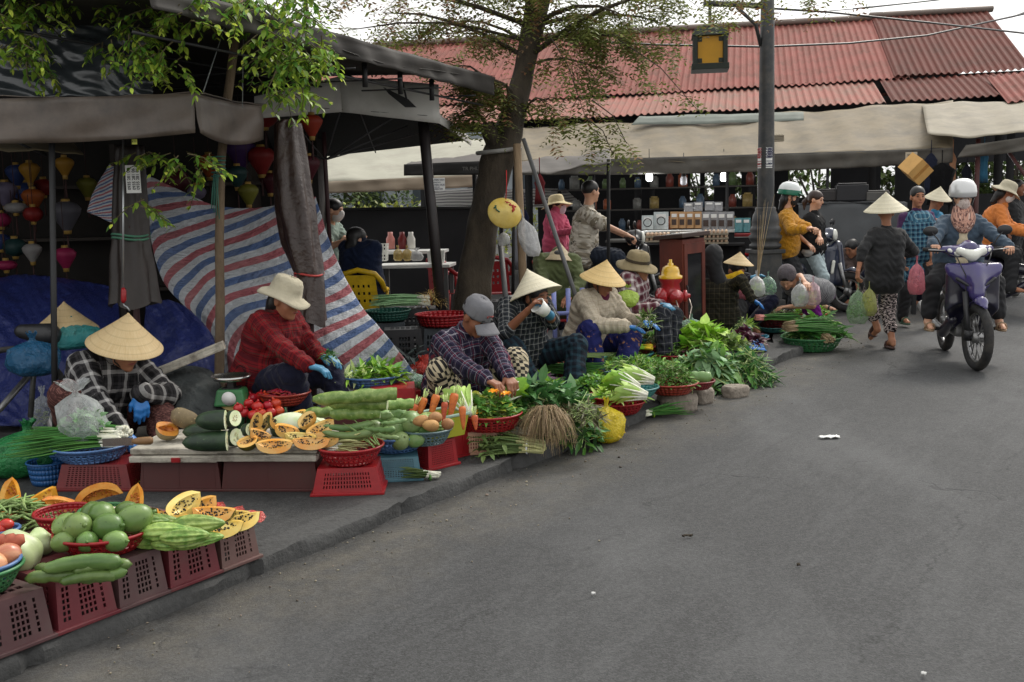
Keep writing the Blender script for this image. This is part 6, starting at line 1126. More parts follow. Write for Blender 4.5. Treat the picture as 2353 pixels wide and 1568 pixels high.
OLIV=cloth('olive cloth',C(84,92,60));pel=D3(1278,700,9.9);P7=person('seller in an olive shirt seen from behind under a worn conical hat',pel,D3(1280,612,9.85),(.15,1),(D3(1255,680,9.5),D3(1310,680,9.5)),(D3(1265,760,9.6)+V((0,.7,0)),D3(1295,760,9.6)+V((0,.7,0))),head=D3(1285,604,9.85),top=OLIV,pants=NAVY,skin=SKIN,hair='short',loose=.02,vox=.011,eyes=False,sleeve=1.)
conical(P7,D3(1285,559,9.85),(.08,.1,1),.165,.17,strawmat('grey straw',C(170,152,120),C(196,180,148)),False);stool(pel,pel.z-.13-PZ,RED,'stool under the seller in the olive shirt')
PL_DK=plaid('dark olive check',C(40,38,30),[(.3,.42,C(84,78,58)),(.6,.66,C(20,20,18))],None,.05);pel=D3(1652,742,10.6);P8=person('seller in dark check shirt and black cap seen from behind reaching for greens',pel,D3(1652,625,10.5),(.3,.95),(D3(1690,690,11.0),D3(1728,688,10.2)),(D3(1685,770,11.),D3(1695,778,10.7)),head=D3(1640,592,10.5),s=.92,look=(.3,.9,-.2),top=PL_DK,pants=mat('black trousers',(.014,.014,.016),.85),skin=SKIN,hair='short',glove=GLOVE,loose=.015,vox=.009,eyes=False,ep=[None,(0,-.3,.2)],hdir=[None,(.85,-.1,-.5)],curl=.35)
BCO=mat('black cotton',(.015,.015,.017),.85,bump=.5,bs=30);ballcap(P8,BCO);soft('hood',[eli(P8['H'](0,-.03,.01),(.098,.108,.125),P8['HR'],.03),cap(P8['H'](0,-.03,-.09),.072,P8['chest'],.085,.05)],.01,BCO,P8['root'],cuts=[eli(P8['H'](0,.13,-.02),(.08,.1,.1),P8['HR'])],cl=True,fold=.002);stool(pel,pel.z-.13-PZ,BLUED,'stool under the seller in the dark check shirt')
YEL=cloth('yellow cloth',C(206,164,30));pel=D3(1685,725,11.3);P9=person('seller with a yellow scarf bending under a conical hat beside the lamp post',pel,D3(1688,648,11.1),(.4,-.9),(D3(1722,640,10.8),D3(1660,690,10.9)),(D3(1720,750,11.),D3(1690,755,10.9)),head=D3(1692,622,11.0),look=(.4,-.8,-.5),top=cloth('dark cloth',C(38,36,44)),pants=NAVY,skin=SKIN,glove=GLOVET,hair='short',vox=.011,eyes=False,hdir=[(.8,0,.3),None])
P9['hc']=P9['hc']+V((.02,0,.05));conical(P9,D3(1694,588,11.0),(.12,-.05,1),.16,.13,STRAW,False);soft('scarf',[cap(D3(1672,640,10.9),.04,D3(1700,632,10.85),.04,.03),cap(D3(1700,632,10.85),.04,D3(1690,650,10.85),.045,.03)],.01,YEL,P9['root'],cl=True,fold=.004)
STR=plaid('grey stripe',C(150,150,152),[(.3,.6,C(84,84,90))],[(.3,.6,C(84,84,90))],.02,mixf=.92);pel=D3(1878,672,11.5);P10=person('crouching woman in a grey striped vest and grey knitted cap bending over the baskets',pel,D3(1822,650,11.2),(-.8,-.6),(D3(1815,705,11.0),D3(1850,650,10.9)),(D3(1860,725,11.4),D3(1880,735,11.2)),head=D3(1808,640,11.1),look=(-.3,-.6,-.75),top=STR,sleeve=0.,pants=cloth('purple cloth',C(110,30,120)),skin=SKINL,hair='bun',vox=.01,loose=.004,ep=[None,(.4,-.3,.4)],collar=False,eyes=False,kp=[(-.6,-.5,.8),(-.6,-.7,.8)])
soft('knitted_cap',[eli(P10['H'](0,-.03,.04),(.1,.112,.1),P10['HR'])],.009,cloth('grey knit',C(92,86,90),.9),P10['root'],cuts=[eli(P10['H'](0,.12,-.04),(.09,.11,.1),P10['HR'])])
SWT=mat('mustard knit',C(198,138,22),.95,.2,24,1.,34,.03,sheen=.2);q=D3(1808,560,12.9);q.z=.87;P11=person('standing woman in a mustard knitted sweater and white and green helmet holding the scooter',q,q+V((.0,0,.5)),(.95,-.3),(D3(1862,524,12.6),D3(1858,526,12.4)),(V((q.x-.02,q.y+.1,.14)),V((q.x+.06,q.y-.12,.14))),look=(.95,-.15,-.12),top=SWT,pants=mat('black jeans',(.016,.017,.02),.8),skin=SKINL,hair='long',loose=.03,vox=.0095,mask=mat('black mask',(.012,.012,.013),.8),shoe=(MC['black metal'],1),curl=1.,sleeve=.85,tl=.47,s=.95)
helmet(P11,mat('white shell',C(224,228,226),.2,.05),mat('green trim',C(40,112,88),.25))
q=D3(1868,565,13.1);q.z=.85;BWT=printed('black white top',(.014,.014,.015),[(C(210,210,208),.62,7)]);P12=person('young woman in a black and white top and pale denim shorts with a ponytail',q,q+V((.0,0,.5)),(.8,-.6),(D3(1885,560,12.7),D3(1856,560,12.8)),(V((q.x-.0,q.y+.1,.14)),V((q.x+.1,q.y-.1,.14))),look=(.8,-.55,-.2),top=BWT,sleeve=.3,pants=cloth('pale denim',C(170,186,190)),leg=.52,skin=SKINL,hair='pony',vox=.0095,hairm=mat('brown hair',C(52,34,28),.45,.3,60),shoe=(MC['black metal'],1),loose=.012,s=.93)
pel=D3(1980,640,14.1);P13=person('old woman with tied back hair crouching by the dark stall wall',pel,D3(1972,598,13.95),(-.7,-.7),(D3(1955,645,13.75),D3(1970,650,13.7)),(D3(1955,690,13.8),D3(1975,692,13.8)),head=D3(1957,572,13.8),look=(-.8,-.5,-.4),top=cloth('brown grey cloth',C(92,78,74)),pants=NAVY,skin=SKIN,hair='bun',vox=.011)
BLK=mat('black shirt cloth',(.016,.016,.017),.85,.3,8,.6,15,.02,sheen=.1);ZEB=printed('zebra print',C(24,20,24),[(C(198,182,178),.5,34)],stretch=(1,2.6,1));q=D3(2032,640,10.25);q.z=.74
P14=person('woman walking away in a black shirt, zebra print trousers and a conical hat',q,q+V((.03,.04,.5)),(-.1,1),(D3(1972,622,10.1),D3(2068,590,10.5)),((D3(2016,758,10.45),(-.15,.55,-.85)),(V((D3(2050,790,10.2).x,D3(2050,790,10.2).y,.078)),(0,1,0))),look=(.3,1,-.15),top=BLK,sleeve=.72,pants=ZEB,leg=.8,skin=SKIN,hair='short',vox=.008,loose=.012,hem=.2,s=.88,shoe=(mat('brown sandal',C(84,62,56),.6),1),ep=[(-.6,-.5,-.4),(.6,-.4,-.3)],eyes=False,hdir=[(-.1,0,-1),(0,0,-1)],curl=.9,kp=[(-.1,1,.1),(0,1,0)],tl=.48)
conical(P14,P14['hc'],(-.06,-.1,1),.21,.185,STRAWP,False)
APR=plaid('blue apron check',C(70,118,142),[(.0,.45,C(30,46,70)),(.6,.66,C(170,196,200))],None,.05);q=D3(2106,600,11.75);q.z=.85;P15=person('bareheaded woman in a blue check apron and black trousers walking towards the camera',q,q+V((-.02,0,.5)),(.05,-1),(D3(2142,592,11.5),D3(2076,600,11.6)),(V((q.x+.12,q.y-.1,.11)),V((q.x-.1,q.y+.12,.11))),look=(.0,-1,-.05),top=cloth('purple shirt',C(70,44,78)),s=.95,sleeve=.35,pants=MC['black trousers'],skin=SKIN,hair='bun',vox=.008,loose=.006,shoe=(mat('green shoe',C(60,84,66),.6),1),hdir=[(0,0,-1),(0,0,-1)],curl=.9,ep=[(.5,.4,-.4),None])
Q=P15;soft('apron',[cap(Q['pel']+Q['tdir']*k_-Q['r']*.07+Q['fw']*.035,.128,Q['pel']+Q['tdir']*k_+Q['r']*.07+Q['fw']*.035,.128,.06)for k_ in(.1,.19,.28)]+[cap(Q['pel']-Q['r']*.1,.145,Q['pel']+Q['r']*.1,.145,.05),cap(Q['pel']-Q['tdir']*.24-Q['r']*.1,.13,Q['pel']-Q['tdir']*.24+Q['r']*.1,.13,.06),cap(Q['chest']-Q['tdir']*.07-Q['r']*.05+Q['fw']*.045,.105,Q['chest']-Q['tdir']*.07+Q['r']*.05+Q['fw']*.045,.105,.05),cap(Q['chest']-Q['tdir']*.16-Q['r']*.06+Q['fw']*.045,.11,Q['chest']-Q['tdir']*.16+Q['r']*.06+Q['fw']*.045,.11,.05)],.009,APR,Q['root'],cl=(Q['pel'],Q['tdir'],Q['r'],4),fold=.003)
pel=D3(2108,545,13.6);pel.z=.85;P17=person('seller in a bright blue shirt and conical hat leaning over the red tray',pel,pel+V((.12,-.2,.42)),(.5,-.85),(D3(2150,510,13.1),D3(2120,515,13.1)),(V((pel.x,pel.y+.1,.1)),V((pel.x+.1,pel.y+.1,.1))),top=cloth('bright blue cloth',C(64,132,168)),pants=NAVY,skin=SKIN,hair='short',vox=.012,eyes=False)
conical(P17,P17['hc']+V((-.01,-.02,.18)),(.1,-.25,1),.17,.16,STRAWP,False)
pel=D3(2328,560,15.);pel.z=.9;P19=person('woman in black standing in the shade at the right edge',pel,pel+V((0,0,.5)),(.6,-.7),(D3(2345,520,14.7),D3(2310,530,14.8)),(V((pel.x-.1,pel.y,.1)),V((pel.x+.1,pel.y,.1))),top=BLK,pants=MC['black trousers'],skin=SKIND,hair='long',vox=.012,eyes=False)
q=D3(1278,590,13.);q.z=.92;P21=person('woman in a pink jacket, pale bucket hat and face mask behind the leaning poles',q,q+V((.0,0,.48)),(.9,-.45),(D3(1325,528,12.7),D3(1318,530,12.6)),(V((q.x-.1,q.y,.14)),V((q.x+.1,q.y,.14))),head=D3(1281,474,12.95),top=cloth('pink cloth',C(196,88,116)),pants=NAVY,skin=SKINL,hair='long',vox=.0105,mask=mat('pale mask',C(206,188,196),.8),glove=cloth('lilac cuff',C(196,170,190)))
bucket(P21,cloth('pale straw cotton',C(222,206,164),.3),brim=.085,droop=.5,tiltv=(-.1,.2,1))
pel=D3(752,610,11.2);P22=person('seated woman in a sage T-shirt leaning forward beyond the folded umbrella',pel,D3(758,512,11.1),(.95,-.25),(D3(812,540,10.9),D3(808,548,10.8)),(D3(810,700,11.),D3(800,705,10.9)),head=D3(768,484,11.),look=(1,-.15,-.2),top=cloth('sage cloth',C(136,152,142)),sleeve=.35,pants=NAVY,skin=SKINL,hair='bun',vox=.0095,mask=mat('white mask',C(214,210,206),.8));stool(pel,pel.z-.13-PZ,RED,'stool under the woman in the sage T-shirt')
pel=D3(832,668,10.1);P23=person('person in a navy jacket sitting on a yellow plastic chair with back to the camera',pel,D3(828,578,10.05),(.35,.95),(D3(872,640,10.6),D3(800,640,10.6)),(D3(860,745,10.6),D3(820,745,10.6)),head=D3(822,552,10.05),look=(.8,.55,-.05),top=NAVYJ,pants=NAVY,skin=SKINL,hair='long',vox=.01,loose=.02,eyes=False)
# ================================================================ SCOOTERS
TYRE=mat('tyre rubber',(.018,.018,.019),.85,.3,20,.5,60,.006,dirt=C(90,84,76),ds=8,da=.5);CHROME=mat('chrome',(.75,.75,.76),.18,.05,3,metal=1.);BLKP=mat('black plastic',(.018,.018,.02),.45,.2,8);ALU=mat('cast alloy',C(150,150,150),.4,.2,12,metal=.8,dirt=C(80,74,66),ds=9,da=.6);LENS=mat('clear lens',C(226,226,216),.12,.06,30,spec=.9);AMBER=mat('amber lens',C(214,120,40),.2)
def paint(key,col):return mat(key,col,.28,.12,4,coat=.7,dirt=C(96,88,80),ds=5,da=.25)
def wheel(par,x,z,R,w,steer=0.,spokes=10,name='wheel'):
 Rz=RZm(steer);o=V((x,0,z));b=MB();n=36
 b.tube([o+Rz@V((R*cos(2*pi*i/n),0,R*sin(2*pi*i/n)))for i in range(n+3)],w,10,False);wh=b.obj(name,TYRE,par)
 b=MB();b.tube([o+Rz@V(((R-w*.9)*cos(2*pi*i/n),0,(R-w*.9)*sin(2*pi*i/n)))for i in range(n+3)],w*.42,6,False);b.obj('rim',ALU,wh)
 b=MB();b.lathe([(.001,-.05),(.045,-.045),(.05,0),(.045,.045),(.001,.05)],16,o,Rz@Matrix.Rotation(pi/2,3,'X'));b.obj('hub',ALU,wh)
 b=MB()
 for i in range(spokes):a=2*pi*i/spokes;b.tube([o+Rz@V((.04*cos(a),.012*(-1)**i,.04*sin(a))),o+Rz@V(((R-w)*cos(a+.1),0,(R-w)*sin(a+.1)))],.006 if spokes>6 else .016,5)
 b.obj('spokes',ALU,wh);return wh
def mirror(par,x,y,z,sg,m=None,big=.06):
 b=MB();b.tube([(x,y,z),(x+.0,y+sg*.05,z+.11),(x-.01,y+sg*.1,z+.17)],.006,6);mr=b.obj('mirror',BLKP,par)
 b=MB();b.lathe([(.001,-.02),(big*.8,-.015),(big,.0),(big*.95,.006)],18,(x-.01,y+sg*.11,z+.18),Matrix.Rotation(pi/2,3,'Y'),(.75,1.1),cap=True);b.obj('mirror_head',m or BLKP,mr)
def scooter(label,loc,yaw,kind,body,dark,steer=0.,group=None,cat='scooter',roll=0.):
 """rides towards +X; kind 'under' = step-through motorbike with big wheels, 'scoot' = full-bodied scooter"""
 r=root('scooter',label,cat,loc,yaw,group);r.rotation_euler=(roll,0,yaw)
 R,w=(.245,.04)if kind=='under' else(.215,.05);xf,xr=.62,-.6;RS=RZm(steer)
 wheel(r,xf,R+w,R,w,steer,14 if kind=='under' else 5);wheel(r,xr,R+w,R,w,0,14 if kind=='under' else 5)
 tz=R+w;y_=.075 if kind=='under' else .08;piv=V((xf,0,0))
 def S(p):p=V(p);q=p-piv;q=RS@q;return q+piv
 b=MB()
 for sg in(-1,1):b.tube([S((xf,sg*y_,tz)),S((xf-.1,sg*y_,tz+.38))],[.022,.026],8);b.tube([S((xf-.02,sg*y_,tz-.02)),S((xf-.0,sg*y_,tz+.06))],.034,8)
 b.tube([S((xf,-y_,tz)),S((xf,y_,tz))],.014,8);b.obj('fork',BLKP if kind=='under' else ALU,r)
 Fm=[cap(S((xf-.16,0,tz+R-.02)),.055,S((xf+.05,0,tz+R+.055)),.05,.03),cap(S((xf+.05,0,tz+R+.055)),.05,S((xf+.2,0,tz+R-.07)),.03,.03)]
 soft('front_fender',Fm+[cap(S((xf-.05,s*.06,tz+.2)),.03,S((xf+.02,s*.06,tz+R)),.03,.03)for s in(-1,1)],.011,body,r,cuts=[('c',S((xf,-.045,tz)),R+w+.012,S((xf,.045,tz)),R+w+.012,.01)])
 hz=1.0 if kind=='under' else .98;hx=.34
 b=MB();b.tube([S((hx-.06,-.34,hz+.02)),S((hx,-.16,hz)),S((hx+.02,0,hz-.02)),S((hx,.16,hz)),S((hx-.06,.34,hz+.02))],.011,8);hb=b.obj('handlebar',BLKP,r)
 for sg in(-1,1):b=MB();b.tube([S((hx-.035,sg*.24,hz+.014)),S((hx-.065,sg*.36,hz+.022))],.018,10);b.obj('grip',TYRE,hb);b=MB();b.tube([S((hx+.03,sg*.2,hz+.012)),S((hx+.02,sg*.34,hz+.02))],.006,5);b.obj('brake_lever',ALU,hb)
 b=MB()
 for sg in(-1,1):b.tube([S((hx+.01,sg*.2,hz)),S((hx+.14,sg*.14,hz-.04)),S((hx+.17,sg*.07,hz-.2)),S((xf-.1,sg*.07,tz+.3)),S((xf,sg*.08,tz+.02))],.005,5)
 b.obj('cable',BLKP,hb)
 mm=LENS if kind=='scoot' else None
 p=S((hx-.01,.2,hz));mirror(hb,p.x,p.y,p.z,1,BLKP,.058);p=S((hx-.01,-.2,hz));mirror(hb,p.x,p.y,p.z,-1,BLKP,.058)
 if kind=='under':
  soft('headset_cover',[cap(S((hx+.02,-.13,hz+.0)),.05,S((hx+.02,.13,hz)),.05,.05),cap(S((hx+.06,0,hz+.03)),.06,S((hx,0,hz+.05)),.05,.05),cap(S((hx-.02,-.2,hz+.02)),.03,S((hx-.02,.2,hz+.02)),.03,.04)],.009,body,r)
  soft('headlight',[cap(S((hx+.085,-.1,hz+.01)),.032,S((hx+.11,0,hz-.03)),.043,.04),cap(S((hx+.085,.1,hz+.01)),.032,S((hx+.11,0,hz-.03)),.043,.04)],.008,LENS,r)
  for sg in(-1,1):soft('turn_signal',[cap(S((hx+.06,sg*.1,hz-.02)),.022,S((hx+.04,sg*.17,hz+.015)),.018,.02)],.008,LENS,r)
  soft('front_cowl',[cap((xm,-hw,z),.035,(xf_,0,z-.01),.045,.05)for xm,xf_,hw,z in((.4,.47,.2,.87),(.42,.5,.18,.82),(.44,.53,.13,.77),(.47,.55,.075,.715),(.51,.56,.03,.65))]+[cap((xm,hw,z),.035,(xf_,0,z-.01),.045,.05)for xm,xf_,hw,z in((.4,.47,.2,.87),(.42,.5,.18,.82),(.44,.53,.13,.77),(.47,.55,.075,.715),(.51,.56,.03,.65))],.009,body,r,cuts=[cap((.52,sg*.15,.775),.018,(.57,sg*.06,.715),.012)for sg in(-1,1)])
  for sg in(-1,1):soft('lamp_insert',[cap((.5,sg*.15,.775),.017,(.545,sg*.065,.72),.012,.02)],.007,BLKP,r)
  soft('leg_shield',[rbox(V((.38,0,.66)),(.05,.22,.19),None,.05,.08),rbox(V((.35,0,.42)),(.055,.17,.17),None,.05,.08)],.011,dark,r,cuts=[('c',V((xf,-.035,tz)),R+w+.05,V((xf,.035,tz)),R+w+.05,.01)])
  soft('side_body',[cap((.25,0,.55),.07,(-.1,0,.62),.09,.06),cap((-.1,-.06,.62),.08,(-.75,-.03,.78),.06,.06),cap((-.1,.06,.62),.08,(-.75,.03,.78),.06,.06)],.013,dark,r)
  soft('seat',[cap((.02,-.06,.76),.07,(-.65,-.05,.82),.06,.06),cap((.02,.06,.76),.07,(-.65,.05,.82),.06,.06)],.012,BLKP,r)
  soft('lower_fairing',[cap((.3,s*.14,.4),.045,(.05,s*.16,.26),.05,.05)for s in(-1,1)],.011,dark,r)
  soft('engine',[rbox(V((.05,0,.34)),(.16,.1,.11),None,.04),cap((.2,0,.4),.07,(.32,0,.38),.06,.03)],.013,ALU,r)
 else:
  soft('headset_cover',[cap(S((hx+.0,-.14,hz+.0)),.05,S((hx,.14,hz)),.05,.06),cap(S((hx+.03,0,hz+.03)),.09,S((hx-.02,0,hz+.03)),.08,.05)],.009,body,r)
  soft('headlight',[eli(S((hx+.1,0,hz+.02)),(.035,.075,.08),RS,.01)],.008,LENS,r)
  soft('front_cowl',[cap((.46,0,.86),.07,(.5,0,.42),.09,.06),cap((.38,-.16,.82),.035,(.36,-.19,.36),.035,.08),cap((.38,.16,.82),.035,(.36,.19,.36),.035,.08),cap((.4,-.08,.8),.05,(.4,-.1,.38),.06,.08),cap((.4,.08,.8),.05,(.4,.1,.38),.06,.08)],.011,body,r)
  b=MB()
  for sg in(-1,1):b.tube([(.4,sg*.04,.93),(.385,sg*.15,.87),(.37,sg*.215,.6),(.33,sg*.215,.34),(.2,sg*.2,.25)],.011,6)
  b.obj('trim',CHROME,r)
  for sg in(-1,1):soft('turn_signal',[cap((.475,sg*.13,.66),.024,(.47,sg*.16,.52),.02,.02)],.008,LENS,r)
  soft('floorboard',[rbox(V((.12,0,.27)),(.24,.18,.045),None,.03)],.013,dark,r)
  soft('rear_body',[cap((-.15,-.1,.5),.13,(-.75,-.07,.62),.1,.08),cap((-.15,.1,.5),.13,(-.75,.07,.62),.1,.08)],.014,body,r)
  soft('seat',[cap((-.02,-.07,.76),.07,(-.68,-.06,.78),.07,.06),cap((-.02,.07,.76),.07,(-.68,.06,.78),.07,.06)],.012,BLKP,r)
 b=MB();b.tube([(-.1,-.13,.26),(-.5,-.16,.3),(-.85,-.17,.42)],[.03,.045,.05],10);b.obj('exhaust',ALU,r)
 b=MB();b.tube([(.1,-.32,.3),(.1,.32,.3)],.016,8);b.obj('footpeg',BLKP,r)
 soft('tail_light',[cap((-.82,-.05,.74),.035,(-.82,.05,.74),.035,.02)],.01,mat('red lens',C(170,24,24),.2),r)
 b=MB();b.box((-.9,0,.56),(.012,.17,.12));b.obj('number_plate',MC['white paper'],r,smooth=False)
 return r
PURP=paint('purple paint',C(56,47,106));NAVP=paint('navy paint',C(30,40,66));DKB=paint('dark blue paint',C(24,24,46));WHP=paint('white paint',C(206,208,210));GRYP=paint('grey paint',C(70,76,84))
q=G(2243,852,0);q=V((q.x,q.y,0));yw=-pi/2-.19;fv=V((cos(yw),sin(yw),0));rt=fv.cross(V((0,0,1)));L0=q-fv*.62
scooter('purple step-through motorbike ridden towards the camera at the right',L0,yw,'under',PURP,DKB,.14,cat='motorbike')
def onb(x,y,z):return L0+fv*x-rt*y+V((0,0,z))
DEN=cloth('washed denim',C(72,86,100));BLT=MC['black trousers']
pel=onb(-.2,0,.875);PR=person('motorbike rider in a denim jacket, patterned face mask and silver helmet on the purple motorbike',pel,pel+V((0,0,.48))+fv*.1,fv,(onb(.235,.33,1.02),onb(.3,-.33,1.02)),(onb(.1,.3,.36),onb(.1,-.3,.36)),look=fv+V((0,0,-.08)),top=DEN,pants=BLT,leg=.88,skin=SKINL,hair='short',loose=.022,vox=.008,mask=printed('blossom print',C(206,190,182),[(C(150,110,104),.58,60),(C(96,70,70),.64,90)]),curl=1.25,kp=[(.6*fv.x-rt.x*.35,.6*fv.y-rt.y*.35,.6),(.6*fv.x+rt.x*.35,.6*fv.y+rt.y*.35,.6)],shoe=(mat('tan sandal',C(150,124,96),.6),1),hdir=[fv*.7+rt*.1,fv*.7-rt*.1],s=.9,ep=[-rt*.8-V((0,0,.5)),rt*.8-V((0,0,.5))])
helmet(PR,mat('silver shell',C(206,206,206),.22,.05,3,metal=.3),None,False)
H=PR['H'];soft('scarf',[cap(H(-.03,.02,-.11),.062,H(.03,.02,-.11),.062,.04),cap(H(-.055,.06,-.19),.055,H(.055,.06,-.19),.055,.05),cap(H(-.045,.09,-.25),.04,H(.045,.09,-.25),.04,.05),cap(H(-.015,.1,-.3),.03,H(.015,.1,-.3),.03,.04)],.008,printed('salmon print',C(196,150,132),[(C(104,76,72),.5,60),(C(216,186,170),.58,30)]),PR['root'],cl=True,fold=.002)
c=PR['chest'];soft('undershirt',[cap(c-PR['tdir']*.12+PR['fw']*.07,.075,c-PR['tdir']*.38+PR['fw']*.085,.085,.03)],.009,cloth('cream top',C(214,200,170)),PR['root'],cl=True,fold=.002)
bag('pink plastic bag hanging from the handlebar of the purple motorbike',onb(.28,-.44,.62),.075,.34,FILMP,fill=30,fillm=mat('pink fill',C(214,140,140),.6),flare=.2)
q=G(1948,718,0);yw=rad(-42);L1=V((q.x-.62*cos(yw),q.y-.62*sin(yw),0));scooter('navy retro scooter with chrome trim beside the woman in the mustard sweater',L1,yw,'scoot',NAVP,GRYP,.25)
q=D3(1360,640,12.3);yw=rad(-4);fv2=V((cos(yw),sin(yw),0));L2=V((q.x+.15,q.y,PZ));scooter('dark scooter under the man in the camouflage print shirt',L2,yw,'scoot',BLKP,GRYP,.1)
on2=lambda x,y,z:L2+fv2*x+V((-fv2 .y,fv2 .x,0))*y+V((0,0,z))
CAMO=printed('camouflage print',C(206,198,184),[(C(150,140,122),.5,13),(C(84,80,70),.6,17),(C(230,226,216),.62,20)])
pel=on2(-.25,0,.86);PC=person('man in a pale camouflage print shirt sitting on a dark scooter, head turned away',pel,pel+V((0,0,.5))+fv2*.06,fv2,(on2(.27,.3,1.0),on2(.3,-.3,1.02)),(on2(.1,.2,.36),on2(.1,-.2,.36)),look=(.85,.5,.02),top=CAMO,sleeve=.4,pants=cloth('dark jeans',C(44,50,62)),skin=SKINL,hair='short',loose=.025,vox=.009,s=1.06,curl=1.1,hem=.16,ep=[(0,.6,-.5),(0,-.5,-.6)],eyes=False)
q=D3(2300,680,12.9);yw=rad(-28);fv3=V((cos(yw),sin(yw),0));L3=V((q.x,q.y,0));scooter('dark motorbike half cut off by the right edge under the rider in the orange jacket',L3,yw,'under',BLKP,DKB,.0,cat='motorbike')
on3=lambda x,y,z:L3+fv3*x+V((-fv3 .y,fv3 .x,0))*y+V((0,0,z));pel=on3(-.22,0,.9)
PO=person('rider in an orange jacket and cream bucket hat leaning forward on the dark motorbike',pel,pel+V((0,0,.46))+fv3*.2,fv3,(on3(.27,.32,1.02),on3(.27,-.32,1.02)),(on3(.1,.25,.36),on3(.1,-.25,.36)),look=(.7,-.1,-.35),top=cloth('orange cloth',C(200,120,62)),pants=MC['black trousers'],skin=SKIN,hair='long',loose=.025,vox=.011,curl=1.1,eyes=False,mask=MC['white mask'])
bucket(PO,CREAMH,brim=.075,droop=.6)
# ================================================================ TREE, VINE, STREET FURNITURE
def barkm(key,c1,c2):
 t=NT(key);vec=t.coord(False);f=t.noise(7,7,vec,.75,(1,1,.35));c=t.mix(t.ramp(f,.3,.7),c1,c2);c=t.mix(t.math('MULTIPLY',t.ramp(t.noise(2,5,vec),.5,.7),.5),c,sc_(c2,1.4));t.col(c);t.p.inputs['Roughness'].default_value=.9;t.bump(f,.9,.04);return t.m
BARK=barkm('street tree bark',C(38,33,28),C(84,74,60))
tr=root('street_tree','leaning street tree with a thick grey brown trunk and sparse feathery foliage','tree',(U(1078,790,10).x,U(1078,790,10).y,PZ),world=True)
pts=[(1070,815,10,52),(1076,760,10,46),(1088,640,10,39),(1108,520,10,36),(1134,420,10.02,36),(1152,345,10.04,43),(1178,265,10.06,29),(1202,170,10.1,24),(1218,90,10.15,25),(1234,10,10.2,28),(1242,-90,10.25,31),(1262,-220,10.3,26),(1300,-380,10.3,20),(1350,-560,10.2,12)]
b=MB();P_=[]
for i in range(len(pts)-1):
 for k in range(5):a_,c_=pts[i],pts[i+1];P_.append([a_[j]+(c_[j]-a_[j])*k/5 for j in range(4)])
n=20;q=[]
for i,(x,y,d,r_)in enumerate(P_):
 c=U(x,y,d);R_=r_/FPX*d
 for k in range(n):a=2*pi*k/n;q.append(c+V((cos(a),sin(a),0))*R_*(1+.07*sin(a*3+i*.21)+.05*sin(a*5-i*.4)+.03*sin(i*1.7+a*2)))
b.add(q,[(i*n+k,i*n+(k+1)%n,(i+1)*n+(k+1)%n,(i+1)*n+k)for i in range(len(P_)-1)for k in range(n)]);b.tube([U(1146,345,10.02),U(1122,300,9.9),U(1116,285,9.88)],[.1,.075,.05],12)
b.obj('trunk',BARK,tr)
LT=leafmat('feathery leaf',C(100,108,54),.5,.55,.4);LTB=leafmat('browned leaf',C(112,84,54),.4,.6,.2)
limbs=MB();twigs=MB();lv,lb_=MB(),MB()
def pinnate(p,d,L,n,b):
 d=d.normalized();s=d.cross(V((ran(-.4,.4),ran(-.4,.4),1))).normalized()
 for j in range(n):
  t=(j+.6)/n;c=p+d*L*t-V((0,0,1))*.25*L*t*t
  for sg in(-1,1):
   e=(s*sg+d*.35).normalized();l=ran(.046,.08)*(1.05-abs(t-.5));w=l*.42;o_=d*w*.5;k=V((0,0,-.12*l));b.add([c,c+e*l*.5+o_+k*.4,c+e*l+k,c+e*l*.5-o_+k*.4],[(0,1,2,3)])
def twig(p,d,L,brown=.12,dens=1.):
 pt=[p];n=7
 for i in range(n):d=(d+V((random.gauss(0,.22),random.gauss(0,.22),random.gauss(-.1,.16)))).normalized();pt.append(pt[-1]+d*L/n)
 twigs.tube(pt,[.004*(1-.11*i)for i in range(n+1)],4,False)
 for i in range(1,n+1):
  for _ in range(2 if random.random()<dens else 1):pinnate(pt[i],rdir(-.7,.4)+d*.5,ran(.14,.22),4,lb_ if random.random()<brown else lv)
def limb(x0,y0,d0,x1,y1,d1,r0_,ntw,Lt,brown=.12,dn=.4):
 ntw=int(ntw*.6);brown*=1.6
 a,c=U(x0,y0,d0),U(x1,y1,d1);m=a.lerp(c,.5)+V((0,0,.12));P=[a,a.lerp(m,.55)+V((0,.05,.03)),m,m.lerp(c,.5)+V((.03,0,.03)),c];limbs.tube(P,[r0_*.6,r0_*.5,r0_*.4,r0_*.28,r0_*.12],7)
 for i in range(ntw):
  t=(i+ran(.2,.8))/ntw*.85+.15;k=min(int(t*4),3);p=P[k].lerp(P[k+1],t*4-k);twig(p,(c-a).normalized()*.5+rdir(-dn-.3,.3),Lt*ran(.5,1.15),brown)
